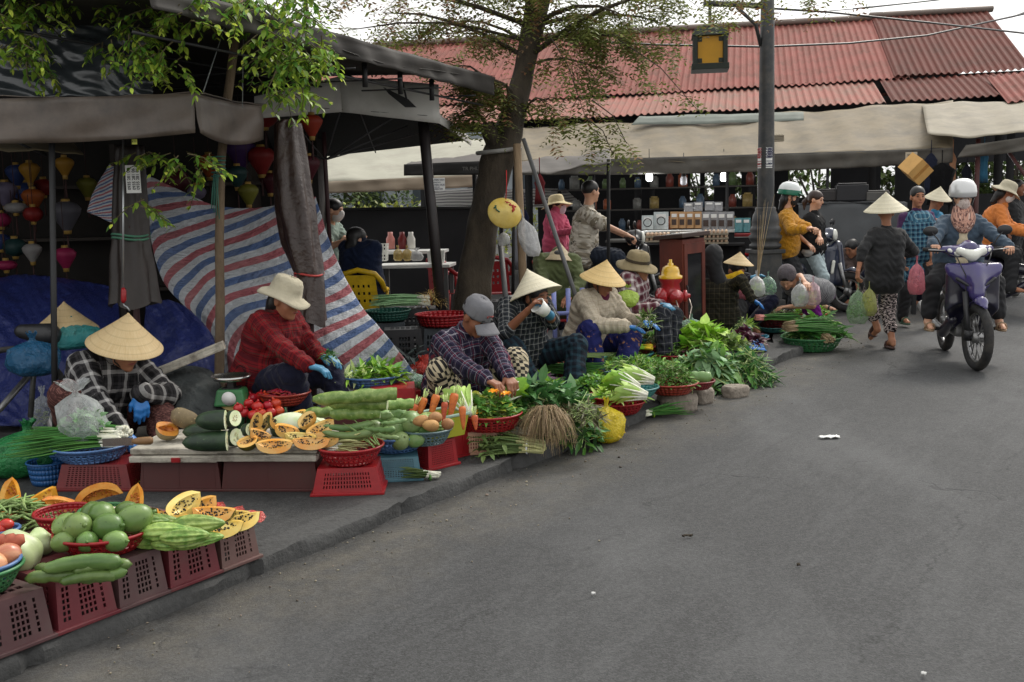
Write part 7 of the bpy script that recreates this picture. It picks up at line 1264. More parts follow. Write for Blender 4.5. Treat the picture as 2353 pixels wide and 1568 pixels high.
for A in((1218,60,10.1,760,-20,8.9,.045,22,.5,.3),(1210,95,10.1,800,70,9.4,.03,16,.34,.15),(1205,130,10.1,880,30,10.2,.04,20,.5,.35),(1216,100,10.2,1010,60,10.9,.03,14,.5,.2),(1235,20,10.2,1030,-60,9.8,.05,22,.55,.2),(1225,60,10.1,1420,30,9.5,.05,24,.6,.12),(1215,130,10.1,1560,-30,9.4,.05,30,.7,.1),(1240,-30,10.2,1720,-40,9.8,.05,30,.6,.1),(1225,60,10.15,1540,60,10.6,.04,22,.45,.1),(1240,-20,10.2,1900,-15,11.,.05,26,.5,.12),(1215,100,10.1,1480,110,9.8,.035,26,.55,.08),(1210,150,10.1,1400,180,9.9,.025,16,.5,.1),(1190,220,10.,1060,200,9.7,.03,20,.36,.12),(1172,250,10.0,1040,150,9.8,.03,18,.34,.2),(1120,290,9.9,1045,270,9.6,.03,18,.3,.05),(1180,260,10,1150,200,9.6,.025,14,.4,.1),(1205,260,10.,1260,250,9.6,.02,12,.4,.08),(1240,-80,10.2,1300,-60,9.5,.04,24,.7,.12),(1230,-40,10.2,1150,-30,9.7,.03,20,.6,.15)):limb(*A)
for x0,y0,x1,y1 in((1250,60,1345,270),(1345,270,1410,360),(1360,230,1440,330),(1420,90,1600,250)):limbs.tube([U(x0,y0,9.6),U((x0+x1)/2+8,(y0+y1)/2-14,9.55),U(x1,y1,9.5)],[.007,.005,.003],5);[twig(U(x0+(x1-x0)*t,y0+(y1-y0)*t,9.55),rdir(-.8,.2),.22,.1,.4)for t in(.3,.55,.8)]
limbs.obj('limb',BARK,tr);crown=lv.obj('crown',LT,tr,smooth=False);twigs.obj('twigs',mat('twig',C(70,58,44),.9),crown);lb_.obj('browned_leaves',LTB,crown,smooth=False)
b=MB();c=U(1146,347,10.03)
b.tube([c+V((cos(a)*.205,sin(a)*.205,.02*sin(a+1)))for a in np.linspace(0,2*pi,25)],.022,6,False,1.);tag(b.obj('strap',mat('grey webbing',C(150,148,144),.8)),'grey webbing strap tied round the trunk of the street tree','strap')
for x0,y0,d0,x1,y1,d1,r_,m,lb in((1188,332,9.8,1206,745,9.7,.038,mat('pale timber',C(140,118,92),.8,.3,5,.5,18,.02,stretch=(3,3,.3)),'pale squared timber prop standing against the trunk'),(1203,320,9.75,1336,720,9.3,.02,mat('grey pole',C(92,92,92),.6,.2,9),'grey metal prop slanting down to the right from the trunk'),(1150,560,9.9,1170,770,9.6,.026,MC['grey pole'],'dark prop close to the right side of the trunk foot'),(1182,340,10.2,1178,740,10.4,.018,MC['black metal'],'thin black pole behind the pale timber prop'),(1215,520,10.2,1275,745,9.9,.025,MC['grey pole'],'short slanting prop behind the drinking seller')):
 b=MB();a_,c_=U(x0,y0,d0),U(x1,y1,d1);c_=a_+(c_-a_)*((a_.z-PZ)/(a_.z-c_.z));b.tube([a_,a_.lerp(c_,.5),c_],r_,8);tag(b.obj('prop',m),lb,'prop')
b=MB();wp=[U(556,-60,6.75),U(540,90,6.78),U(522,235,6.8),U(508,370,6.8),U(504,560,6.8),U(506,700,6.78),U(504,860,6.75)];e=wp[-1];wp.append(V((e.x,e.y,PZ)));b.tube(wp,[.025,.028,.029,.028,.029,.03,.032,.036],12);r=root('wooden_pole','crooked bare wooden pole standing behind the red tartan seller','pole',(e.x,e.y,PZ),world=True);b.obj('shaft',barkm('pole wood',C(84,70,56),C(124,106,84)),r)
b=MB();[b.tube([U(497,360+i*9,6.75)+V((cos(a)*.045,sin(a)*.045,0))-V((0,-.05,0))for a in np.linspace(0,6.3,13)],.005,4,False)for i in range(6)];[b.tube([U(492+i*3,400,6.74),U(488+i*4,440,6.74),U(486+i*6,480+i*8,6.74)],.004,4)for i in range(4)];b.obj('rope',mat('green rope',C(60,110,96),.8),r)
b=MB();b.tube([U(560,90,6.6),U(558,160,6.6),U(557,248,6.6)],.004,4);b.tube([U(530,20,6.5),U(467,212,6.1)],.004,4);tag(b.obj('guy_rope',mat('grey cord',C(120,124,124),.8)),'thin guy ropes holding the nearest canopy','rope')
VL=leafmat('vine leaf',C(120,146,52),.45,.4,.4);VLD=leafmat('darker vine leaf',C(80,116,42),.4,.45,.35);VT=leafmat('vine tip',C(168,186,74),.3,.4,.4)  # second, darker green is dealt to leaves at random
def vine(label,regs,seed):
 random.seed(seed);bl,bd,bt,st=MB(),MB(),MB(),MB();x,y,d=regs[0][0],regs[0][1],regs[0][4];c=U(x,y,d);o=root('creeper',label,'creeper',c,world=True)
 for x0,y0,x1,y1,d,n in regs:
  for i in range(int(n*.72)):
   p=U(ran(x0,x1),ran(y0,y1),d+ran(-.25,.25));L=ran(.1,.26);dr=V((random.gauss(0,.95),random.gauss(0,.5),-.4)).normalized();pt=[p]
   for k in range(5):dr=(dr+V((random.gauss(0,.25),random.gauss(0,.25),-.1))).normalized();pt.append(pt[-1]+dr*L/5)
   st.tube(pt,[.004,.0035,.003,.0025,.002,.0015],4,False)
   for k in range(1,6):
    for sg in(-1,1):
     s=dr.cross(V((0,0,1)))*sg+rdir(-.6,.5)*.5+dr*.4;l=ran(.035,.07)*(1.1-.08*k);tgt=bt if k==5 and random.random()<.6 else(bd if random.random()<.45 else bl);strip(tgt,pt[k],s,V((0,0,1))+rdir()*.4,l,l*.52,ran(.1,.5),4,.2,(.15,.85,1.,.7,.02))
 bl.obj('leaves',VL,o,smooth=True);bd.obj('leaves',VLD,o,smooth=True);bt.obj('young_leaves',VT,o,smooth=True);st.obj('stems',mat('vine stem',C(84,76,48),.8),o)
vine('green creeper hanging from the top left corner over the dark plastic sheet',[(-20,-40,110,40,5.9,46),(-20,20,70,120,5.9,34),(60,60,105,150,5.9,16),(60,140,95,170,5.9,5)],1)
vine('creeper hanging between the dark plastic sheet and the wooden pole',[(110,-50,480,0,6.0,44),(380,-40,580,50,5.75,40),(270,10,420,80,5.9,34),(215,90,420,140,5.85,28),(330,120,425,170,5.85,18)],2)
vine('bright creeper tumbling down right of the wooden pole',[(560,-60,720,20,6.2,44),(580,0,740,110,6.1,50),(620,90,755,140,6.1,34),(590,120,730,180,6.1,34),(620,180,700,220,6.1,14),(470,-40,580,20,6.3,18)],3)
vine('small creeper sprigs under the nearest canopy by the folded umbrella',[(310,345,440,385,6.2,24),(318,440,345,485,6.2,7),(440,350,490,400,6.3,6)],4);random.seed(11)
q=G(1757,727,PZ);lp=root('lamp_post','dark grey cast iron lamp post with a flared base on the pavement corner','lamp post',q,.2);IRON=mat('grey iron paint',C(46,48,50),.5,.15,8,.2,30,dirt=C(120,112,100),ds=5,da=.35)
b=MB();b.box((0,0,.06),(.42,.42,.12));b.box((0,0,.16),(.37,.37,.1));b.box((0,0,.48),(.31,.31,.58),None,.96);b.box((0,0,.79),(.36,.36,.05));b.obj('pedestal',IRON,lp,smooth=False,bev=.008)
b=MB();b.lathe([(.15,.81),(.19,.84),(.19,.87),(.16,.89),(.19,.93),(.2,.97),(.17,1.0),(.19,1.04),(.17,1.08),(.16,1.1),(.165,1.14),(.15,1.22),(.12,1.28),(.125,1.3),(.11,1.32)],32);b.obj('collar',IRON,lp)
b=MB();b.lathe([(.1,1.3),(.096,2),(.084,3.2),(.07,4.6),(.001,4.62)],24);b.obj('shaft',IRON,lp)
b=MB();b.tube([V((-.06,0,3.66)),V((-.5,-.1,3.65)),V((-.85,-.17,3.64))],.034,8);b.tube([V((-.08,0,3.2)),V((-.16,-.03,3.44)),V((-.42,-.085,3.62))],.022,8);b.tube([V((-.78,-.155,3.65)),V((-.78,-.155,3.42))],.02,6);b.obj('bracket',IRON,lp)
def words(body,size,M_,m,par,name='lettering'):
 cu_=bpy.data.curves.new(name,'FONT');cu_.body=body;cu_.size=size;cu_.align_x='CENTER';cu_.align_y='CENTER';cu_.extrude=.0006;cu_.offset=size*.012;o=bpy.data.objects.new(name,cu_);dg=bpy.context.evaluated_depsgraph_get();me=bpy.data.meshes.new_from_object(o);bpy.data.objects.remove(o);me.transform(M_);return fin(me,name,m,par,False)
DARKI=mat('dark ink',C(30,30,70),.6);REDI=mat('red ink',C(150,40,44),.6);BLKI=mat('black ink',(.012,.012,.012),.6)
for a,tx,m in((-.45,'0906 151 166',DARKI),(-1.9,'0906 151 166',REDI)):
 b=MB();b.grid(lambda u,v:V((.0975*cos(a-1.35+.2+(u-.5)*.85),.0975*sin(a-1.35+.2+(u-.5)*.85),1.78+.24*v)),6,2);st_=b.obj('sticker',MC['white paper'],lp)
 c=a-1.15;nrm=V((cos(c),sin(c),0));tz_=V((-sin(c),cos(c),0))
 for k in(-1,0,1):cc=c+k*.24;nn=V((cos(cc),sin(cc),0));words('0906 151',.062,Matrix.Translation(nn*.0995+V((0,0,1.9)))@Matrix(((0,-sin(cc),cos(cc)),(0,cos(cc),sin(cc)),(-1,0,0))).to_4x4(),m,st_)
c=U(1617,118,12.4);c=lp.location+RZm(.2)@V((-.78,-.155,0));lb2=root('box_lantern','dark green framed box lantern with yellow panels hanging from the lamp post','lantern',V((c.x,c.y,2.96)),-.15);lb2 .scale=(.84,)*3;LGN=mat('dark green frame',C(28,36,26),.6,.3,9);YP=mat('yellow panel',C(186,134,12),.5,.1,6)
b=MB();b.box((0,0,.5),(.5,.5,.1),None,.8);b.box((0,0,.04),(.5,.5,.08));[b.box((x*.2,y*.2,.26),(.06,.06,.4))for x in(-1,1)for y in(-1,1)];b.box((0,0,.57),(.2,.2,.06));b.obj('frame',LGN,lb2,smooth=False,bev=.005)
for i in range(4):b=MB();b.box(RZm(i*pi/2)@V((0,-.185,.26)),(.34,.34,.36)if 0 else((.33,.012,.37)if i%2==0 else(.012,.33,.37)));b.obj('panel',YP,lb2,smooth=False)
for i in range(2):
 for x in(-.14,.14):
  for z in(.12,.4):b=MB();b.box(RZm(-i*pi/2)@V((x,-.195,z)),(.06,.006,.06)if i%2==0 else(.006,.06,.06));b.obj('corner_fret',LGN,lb2,smooth=False)
q=U(1541,700,9.95);hy=root('fire_hydrant','red fire hydrant with a yellow bonnet and side outlets','fire hydrant',(q.x,q.y,PZ),-.25);HR_=paint('hydrant red',C(176,30,40));HY=paint('hydrant yellow',C(226,176,26))
b=MB();b.lathe([(.13,0),(.13,.03),(.085,.04),(.085,.5),(.1,.52),(.095,.58),(.085,.64),(.11,.67),(.11,.69)],28);b.obj('barrel',HR_,hy)
b=MB();b.lathe([(.112,.69),(.114,.715),(.088,.725),(.086,.76),(.074,.795),(.045,.812),(.03,.815),(.028,.835),(.016,.837),(.016,.87),(.001,.87)],24);b.obj('bonnet',HY,hy)
for d_,L,r_ in((V((.55,-.83,0)),.13,.06),(V((.98,.2,0)),.15,.05),(V((-.75,-.66,0)),.12,.075)):
 b=MB();RR=axR(d_);b.lathe([(r_*.8,.06),(r_*.8,L*.8),(r_*1.15,L*.82),(r_*1.15,L),(r_*.5,L+.01),(r_*.4,L+.035),(.001,L+.036)],20,(0,0,.52),RR);b.obj('outlet',HR_,hy)
b=MB();b.tube([V((.06,-.12,.5)),V((.1,-.16,.38)),V((.18,-.1,.3)),V((.2,-.02,.42)),V((.17,.02,.5))],.007,6);b.tube([V((-.09,-.09,.55)),V((-.02,-.13,.4)),V((.09,-.16,.3)),V((.1,-.15,.22))],.007,6);b.obj('chain',mat('chain steel',C(170,160,150),.4,metal=.7),hy)
q=U(1570,700,10.35);cbn=root('cabinet','leaning reddish brown wooden cabinet with a glass door behind the hydrant','cabinet',(q.x,q.y,PZ));cbn.rotation_euler=(.03,-.05,.62);WD=mat('red brown wood',C(104,48,36),.5,.3,6,.3,20,stretch=(3,3,.3),dirt=C(60,34,28),ds=4,da=.6)
b=MB();b.box((0,0,.53),(.3,.32,1.06));b.obj('carcass',WD,cbn,smooth=False,bev=.006);b=MB();b.box((0,0,1.085),(.38,.4,.04),Matrix.Rotation(-.1,3,'X'));b.obj('lid',mat('dark lid wood',C(62,44,38),.5),cbn,smooth=False,bev=.005);b=MB();b.box((0,0,1.109),(.2,.22,.004),Matrix.Rotation(-.1,3,'X'));b.obj('paper',MC['white paper'],cbn,smooth=False)
b=MB();[b.box((x,-.168,.56),(.04,.016,.92))for x in(-.12,.12)];[b.box((0,-.168,z),(.2,.016,.1))for z in(.15,.97)];dr_=b.obj('door',WD,cbn,smooth=False);b=MB();b.box((0,-.163,.56),(.2,.006,.72));b.obj('glass',mat('dark glass',(.02,.02,.022),.1,spec=.8),dr_,smooth=False);b=MB();b.tube([(-.12,-.18,.5),(-.12,-.195,.52),(-.12,-.195,.6),(-.12,-.18,.62)],.008,6);b.obj('handle',BLKP,dr_)
for lb,m,pts_ in(('sagging black power cable falling to the right across the roof ridge',BLKP,[(1740,18,13),(1900,28,13),(2130,52,14),(2400,82,15)]),('black cable rising to the right in front of the red roof',BLKP,[(1300,92,12),(1500,103,12.5),(1756,108,13),(1950,100,14),(2130,82,15),(2400,22,16)]),('thin wire high in the sky at the top right',BLKP,[(1960,20,20),(2100,6,20),(2250,-12,20)]),('second thin wire crossing the sky above the roof',BLKP,[(1850,30,20),(2000,18,20),(2200,-4,20)]),('thin wire meeting the cables at the top right corner',BLKP,[(2250,55,16),(2330,38,16),(2400,12,16)])):
 b=MB();b.tube([U(*p)for p in pts_],.014 if 'cable' in lb else .008,5);tag(b.obj('wire',m),lb,'wire')
# ================================================================ TARPAULINS, FOLDED UMBRELLAS, LANTERNS
def net(name,ctrl,m,label,cat,nu=60,nv=60,wr=.012,fr=9.,ph=0.,kind=None):
 """sheet through a net of measured points, Catmull-Rom between them, with crumples"""
 R_,Cn=len(ctrl),len(ctrl[0]);Pn=[[U(*c)for c in row]for row in ctrl]
 def cr(a,b_,c,d,t):return .5*((2*b_)+(c-a)*t+(2*a-5*b_+4*c-d)*t*t+(3*b_-a-3*c+d)*t**3)
 def along(row,u):
  n=len(row)-1;x=min(u*n,n-1e-6);i=int(x);g=lambda k:row[max(0,min(n,k))];return cr(g(i-1),g(i),g(i+1),g(i+2),x-i)
 def fn(u,v):
  p=along([along(r,u)for r in Pn],v);w=wr*(sin(u*fr*3+sin(v*fr*1.3+ph)*2)*.5+sin(v*fr*4.1+u*fr*2.2+ph)*.4+.35*sin(u*fr*9-v*fr*7+sin(u*17)*2));return p+V((.3,-1,.25))*w
 b=MB();b.grid(fn,nu,nv);o=b.obj(name,m,None,solid=.003);return tag(o,label,cat)
t=NT('striped tarpaulin');uv=t.n('ShaderNodeUVMap');sp=t.n('ShaderNodeSeparateXYZ');t.l(uv.outputs[0],sp.inputs[0])
ns=t.math('MULTIPLY',t.math('SUBTRACT',t.noise(5,3),.5),.05);x=t.math('ADD',t.math('ADD',t.math('MULTIPLY',sp.outputs[1],6.8),t.math('MULTIPLY',sp.outputs[0],3.7)),ns)
c=bands(t,x,1.,[(.0,.25,C(84,106,148)),(.5,.75,C(164,92,98))],C(188,191,195));c=t.mix(t.math('MULTIPLY',t.ramp(t.noise(3,5),.5,.75),.3),c,C(150,146,140));t.col(c);t.p.inputs['Roughness'].default_value=.55
t.bump(t.math('ADD',t.noise(9,5),t.math('MULTIPLY',t.noise(16,2,None,.5,(1,6,1)),.4)),1.,.05);STRIPE=t.m
net('striped_tarpaulin',[[(335,402,8.3),(420,440,8.25),(500,474,8.2),(610,476,8.1),(725,452,8.)],[(340,500,8.1),(415,535,8.0),(500,560,7.95),(640,570,7.8),(765,575,7.8)],[(372,640,7.7),(440,650,7.65),(520,660,7.6),(690,680,7.5),(822,690,7.4)],[(465,755,7.4),(500,765,7.35),(580,775,7.3),(730,790,7.1),(885,768,6.95)],[(548,945,7.1),(580,945,7.05),(640,940,7.1),(790,915,7.0),(955,858,6.85)]],STRIPE,'big red white and blue striped tarpaulin draped over goods behind the red tartan seller','tarpaulin',80,80,.012,8)
net('striped_tarpaulin',[[(252,378,7.9),(272,392,7.9),(290,420,7.9)],[(215,440,7.8),(240,455,7.8),(280,470,7.85)],[(200,488,7.8),(230,500,7.8),(270,520,7.85)]],STRIPE,'small striped tarpaulin corner behind the folded umbrella on the left','tarpaulin',20,20,.008,5,1)
t=NT('blue tarpaulin');f=t.noise(4,6);t.col(t.mix(f,C(26,34,84),C(44,56,118)));t.p.inputs['Roughness'].default_value=.42;t.bump(t.noise(7,6,None,.65),.9,.05);BLUET=t.m
net('blue_tarpaulin',[[(-40,640,8.3),(60,632,8.3),(150,640,8.3),(270,662,8.2)],[(-40,720,7.6),(60,735,7.6),(170,735,7.5),(275,745,7.6)],[(-40,880,7.2),(60,880,7.1),(170,870,7.1),(280,880,7.2)],[(-40,980,6.9),(60,980,6.9),(170,985,6.9),(290,985,7.)]],BLUET,'crumpled dark blue tarpaulin heaped over goods under the lanterns','tarpaulin',50,50,.03,7,2)
net('blue_tarpaulin',[[(335,705,7.3),(390,690,7.3),(440,715,7.3)],[(330,770,7.1),(410,770,7.0),(490,775,7.0)],[(330,850,6.9),(420,850,6.8),(500,850,6.8)],[(330,960,6.6),(420,960,6.6),(510,960,6.6)]],BLUET,'blue tarpaulin at the foot of the striped one beside the wooden pole','tarpaulin',34,34,.02,6,3)
net('dark_sack_pile',[[(345,870,6.4),(420,842,6.5),(480,850,6.5),(505,880,6.4)],[(340,910,6.2),(420,890,6.2),(480,890,6.2),(520,915,6.2)],[(340,980,6.1),(420,960,6.05),(480,960,6.05),(520,970,6.1)]],mat('dark grey sacking',C(56,60,60),.8,.3,6,.7,14,.04),'dark grey sacking piled between the scale and the nearest seller','sack',26,26,.02,6,1)
b=MB();b.box((0,0,0),(.62,.09,.05));o=b.obj('plank',WOODP,smooth=False,bev=.006);o.location=U(405,838,6.35);o.rotation_euler=(0,-.36,.15);tag(o,'whitewashed plank slanting up behind the nearest seller','plank')
t=NT('smoky plastic sheet');t.col(t.mix(t.ramp(t.noise(1.5,4),.35,.7),(.025,.03,.034),(.09,.105,.112)));t.p.inputs['Roughness'].default_value=.24;t.p.inputs['Specular IOR Level'].default_value=.7;t.bump(t.math('ADD',t.noise(1.7,2,None,.5,(1,1,2.2)),t.math('MULTIPLY',t.noise(6,3,None,.5,(.5,1,1.6)),.12)),.8,.1);SMK=t.m
net('plastic_sheet',[[(-40,40,6.5),(110,50,6.5),(240,58,6.5),(345,60,6.5)],[(-40,130,6.45),(110,135,6.5),(240,130,6.42),(350,135,6.5)],[(-40,222,6.4),(110,224,6.45),(240,222,6.4),(352,222,6.45)]],SMK,'dark glossy plastic sheet hung above the nearest canopy','plastic sheet',40,30,.02,5,1)
b=MB();b.tube([U(-40,40,6.48),U(110,47,6.48),U(345,50,6.48)],.03,8,True,.5);tag(b.obj('rail',mat('weathered batten',C(70,66,58),.8)),'weathered batten along the top of the dark plastic sheet','rail')
def folded(label,pts,m,tie,tiec,nfl=6,pole=None):
 """closed market umbrella: pleated cloth gathered round its pole; pts = (x, y, d, half width in px)"""
 e=pts[-1];g=U(*e[:3]);o=root('folded_umbrella',label,'umbrella',(g.x,g.y,PZ),world=True);P=[]
 for i in range(len(pts)-1):
  for k in range(6):P.append([pts[i][j]+(pts[i+1][j]-pts[i][j])*k/6 for j in range(4)])
 P.append(list(pts[-1]));n=72;q=[]
 for i,(x,y,d,h)in enumerate(P):
  c=U(x,y,d);R_=h/FPX*d
  for k in range(n):a=2*pi*k/n;w=1+.1*sin(a*nfl+.9*sin(i*.18)+i*.08)+.05*sin(a*3+i*.22)+.02*sin(a*11+i*.7);q.append(c+V((cos(a)*R_*w,sin(a)*R_*w,.02*sin(a*nfl*.5)*(i==len(P)-1))))
 b=MB();b.add(q,[(i*n+k,i*n+(k+1)%n,(i+1)*n+(k+1)%n,(i+1)*n+k)for i in range(len(P)-1)for k in range(n)]+[list(range(n))[::-1]]);b.obj('canopy_cloth',m,o)
 for x,y,d,h in tie:c=U(x,y,d);R_=h/FPX*d;b=MB();b.tube([c+V((cos(a)*R_,sin(a)*R_,.01*sin(a*2)))for a in np.linspace(0,2*pi,25)],.008,5,False);b.obj('tie_cord',tiec,o)
 b=MB();b.tube([g+V((0,0,.5)),g,V((g.x,g.y,PZ))],.022,10);b.obj('pole',MC['maroon pole'],o);b=MB();b.lathe([(.001,.05),(.2,.05),(.22,0),(.001,-.0)],20,(g.x,g.y,PZ));b.obj('base',mat('concrete foot',C(110,106,100),.9),o)
 return o
BRC=mat('brown vinyl',C(50,35,31),.33,.25,4,.6,7,.04,dirt=C(84,72,62),ds=3,da=.35)
folded('brown vinyl umbrella folded and tied with a red cord beside the red tartan seller',[(661,276,7.,20),(661,286,7.0,29),(668,380,7.,37),(680,480,7.,43),(692,560,7.,40),(708,622,7.,33),(712,636,7.,30),(714,660,7.,32),(714,745,7.,37)],BRC,[(710,630,7.,33)],mat('red cord',C(170,60,56),.7))
folded('dark brown umbrella folded and tied with green cord behind the nearest seller',[(296,335,6.7,30),(298,420,6.7,34),(302,545,6.7,38),(306,600,6.7,45),(312,700,6.7,56)],mat('dark brown vinyl',C(40,32,28),.5,.3,4,.3,10,.03),[(301,540,6.7,41),(302,548,6.7,41)],mat('green cord',C(70,120,96),.7),7)
b=MB();b.tube([U(283,320,6.3),U(283,665,6.3)],.006,8);r=root('awning_crank','pale crank rod with a red handle hanging from the nearest canopy','crank',U(283,660,6.3),world=True);b.obj('rod',mat('galvanised',C(170,172,174),.35,metal=.8),r);b=MB();b.tube([U(283,662,6.3),U(284,668,6.3),U(284,690,6.3),U(283,697,6.3)],[.01,.016,.016,.008],10);b.obj('handle',RED,r);b=MB();b.tube([U(283,697,6.3),U(286,703,6.3),U(292,706,6.3),U(298,715,6.3)],.005,6);b.obj('hook',MC['galvanised'],r)
b=MB();b.box((0,0,0),(.09,.004,.17));o=b.obj('phone_notice',MC['white paper'],smooth=False);o.location=U(306,412,6.42);tag(o,'white vertical notice with black numbers on the dark folded umbrella','notice')
for k in(-.025,.005,.03):words('0935 281 06',.026,Matrix.Translation(V((k,-.004,0)))@Matrix.Rotation(pi/2,4,'X')@Matrix.Rotation(pi/2,4,'Z'),BLKI,o)
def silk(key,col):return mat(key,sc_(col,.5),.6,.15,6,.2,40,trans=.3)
LROOT={}
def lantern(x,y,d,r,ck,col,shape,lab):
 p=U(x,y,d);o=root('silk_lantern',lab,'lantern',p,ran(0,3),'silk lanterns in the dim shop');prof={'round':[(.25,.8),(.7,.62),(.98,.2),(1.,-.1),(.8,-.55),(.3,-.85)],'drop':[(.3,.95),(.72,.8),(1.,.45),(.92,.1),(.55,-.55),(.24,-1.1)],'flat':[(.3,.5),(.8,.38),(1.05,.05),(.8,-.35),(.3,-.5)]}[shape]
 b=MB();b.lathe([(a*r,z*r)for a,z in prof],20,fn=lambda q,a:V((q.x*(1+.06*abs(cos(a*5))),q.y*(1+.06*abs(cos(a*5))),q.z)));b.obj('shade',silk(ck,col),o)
 z0,z1=prof[0][1]*r,prof[-1][1]*r;b=MB();b.lathe([(.001,z0+.02),(r*.3,z0+.02),(r*.32,z0-.01)],12);b.obj('end_cap',mat('gilt wood',C(150,120,60),.5),o);b=MB();b.lathe([(r*.3,z1+.005),(r*.26,z1-.025),(.001,z1-.025)],12);b.obj('end_cap',MC['gilt wood'],o);b=MB();b.tube([(0,0,z1-.02),(0,0,z1-.18)],[.004,.01],6);b.tube([(0,0,z0),(0,0,z0+.4)],.003,4);b.obj('tassel',mat('tassel',C(60,36,34),.8),o)
CL=dict(yellow=C(216,160,50),blue=C(60,84,150),lavender=C(150,140,170),orange=C(210,110,44),white=C(196,192,190),red=C(176,40,36),pink=C(206,46,110),grey=C(120,118,128),teal=C(40,84,84),purple=C(86,44,120),maroon=C(104,28,44),olive=C(150,148,50),vermilion=C(210,70,36))
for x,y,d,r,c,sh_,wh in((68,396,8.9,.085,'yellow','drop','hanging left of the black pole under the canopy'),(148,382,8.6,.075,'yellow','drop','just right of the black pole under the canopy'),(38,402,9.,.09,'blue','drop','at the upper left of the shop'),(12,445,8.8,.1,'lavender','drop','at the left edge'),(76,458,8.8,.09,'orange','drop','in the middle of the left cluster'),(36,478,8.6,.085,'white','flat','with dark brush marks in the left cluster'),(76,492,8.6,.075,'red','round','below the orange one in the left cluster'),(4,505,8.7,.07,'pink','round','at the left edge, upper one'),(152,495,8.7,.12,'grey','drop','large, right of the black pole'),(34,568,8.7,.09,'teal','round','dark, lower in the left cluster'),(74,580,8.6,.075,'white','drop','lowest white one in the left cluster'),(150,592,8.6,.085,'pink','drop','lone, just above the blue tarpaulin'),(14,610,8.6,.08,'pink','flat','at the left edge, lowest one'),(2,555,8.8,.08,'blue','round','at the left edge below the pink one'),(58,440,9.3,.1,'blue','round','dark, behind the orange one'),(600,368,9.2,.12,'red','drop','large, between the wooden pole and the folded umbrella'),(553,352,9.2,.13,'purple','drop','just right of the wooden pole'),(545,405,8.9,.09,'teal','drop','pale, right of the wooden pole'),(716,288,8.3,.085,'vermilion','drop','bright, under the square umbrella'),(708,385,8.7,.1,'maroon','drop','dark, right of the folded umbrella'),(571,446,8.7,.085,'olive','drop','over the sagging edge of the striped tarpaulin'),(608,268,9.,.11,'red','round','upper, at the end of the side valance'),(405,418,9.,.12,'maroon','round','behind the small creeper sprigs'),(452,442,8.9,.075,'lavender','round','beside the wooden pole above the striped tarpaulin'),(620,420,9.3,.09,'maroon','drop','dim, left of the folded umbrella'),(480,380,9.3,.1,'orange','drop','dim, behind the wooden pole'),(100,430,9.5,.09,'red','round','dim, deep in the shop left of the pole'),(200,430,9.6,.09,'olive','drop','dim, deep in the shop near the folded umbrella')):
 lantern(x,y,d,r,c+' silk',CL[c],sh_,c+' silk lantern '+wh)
r=root('bicycle','old bicycle with a black saddle half hidden behind the nearest seller','bicycle',U(95,900,6.6),world=True);soft('saddle',[cap(U(50,762,6.5),.045,U(112,770,6.5),.075,.03)],.012,BLKP,r);b=MB();b.tube([U(85,780,6.5),U(78,850,6.5),U(70,960,6.5)],.018,8);b.tube([U(78,850,6.5),U(0,940,6.3),U(-60,980,6.2)],.02,8);b.obj('frame',ALU,r);b=MB();c=U(40,990,6.5);c.z=.38;b.tube([c+V((cos(a)*.3,.05*cos(a),sin(a)*.3))for a in np.linspace(0,6.284,30)],.02,6,False);b.obj('wheel',TYRE,r)
bag('crumpled turquoise blue plastic bag under the bicycle saddle',U(80,862,6.3),.16,.26,film('turquoise film',C(36,92,130),.8),flare=.3);bag('sea green plastic bundle behind the nearest conical hat',U(165,800,6.7),.2,.2,film('sea green film',C(60,150,150),.75),flare=.2)
P0=dict(root=tag(bpy.data.objects.new('conical_hat',None),'spare straw conical hat lying on the sea green bundle','hat'),hc=U(152,762,6.75),H=None);COL.objects.link(P0['root']);P0['root'].location=P0['hc'];WORLD.add(P0['root'].name);conical(P0,0,(.05,-.12,1),.2,.18,STRAW,False)
# ================================================================ STALL GOODS
def table(label,c,w,d,h,yaw,mt,ml,skirt=None):
 o=root('table',label,'table',(c.x,c.y,0),yaw);b=MB();b.box((0,0,h),(w,d,.035));b.obj('top',mt,o,smooth=False,bev=.004)
 for x in(-1,1):
  for y in(-1,1):b=MB();b.box((x*(w/2-.05),y*(d/2-.05),h/2-.01),(.045,.045,h-.04));b.obj('leg',ml,o,smooth=False)
 if skirt:b=MB();b.box((0,-d/2+.03,h/2+.03),(w-.02,.02,h-.12));b.obj('skirt',skirt,o,smooth=False)
 return o
WT=mat('white table top',C(214,214,210),.5,.1,5);YB=-BA
q=U(1580,530,14.8);table('long white topped stall table of packets under the beige awning',q+BY*.25,1.32,.5,q.z-.02,YB,WT,DARK,DARKW);q2=U(1710,538,14.7);table('short red topped stall table at the end of the packet table',q2+BY*.2,.42,.45,q2 .z-.02,YB,RED,DARK,DARKW)
KR=mat('kraft paper',C(176,138,96),.7,.1,20);SLV=mat('silver packet',C(186,194,194),.3,.15,30,.3,30,metal=.2);CLRP=film('clear packet',C(170,170,172),.75,.2,30);BLP=mat('blue green packet',C(70,124,130),.35,.35,25)
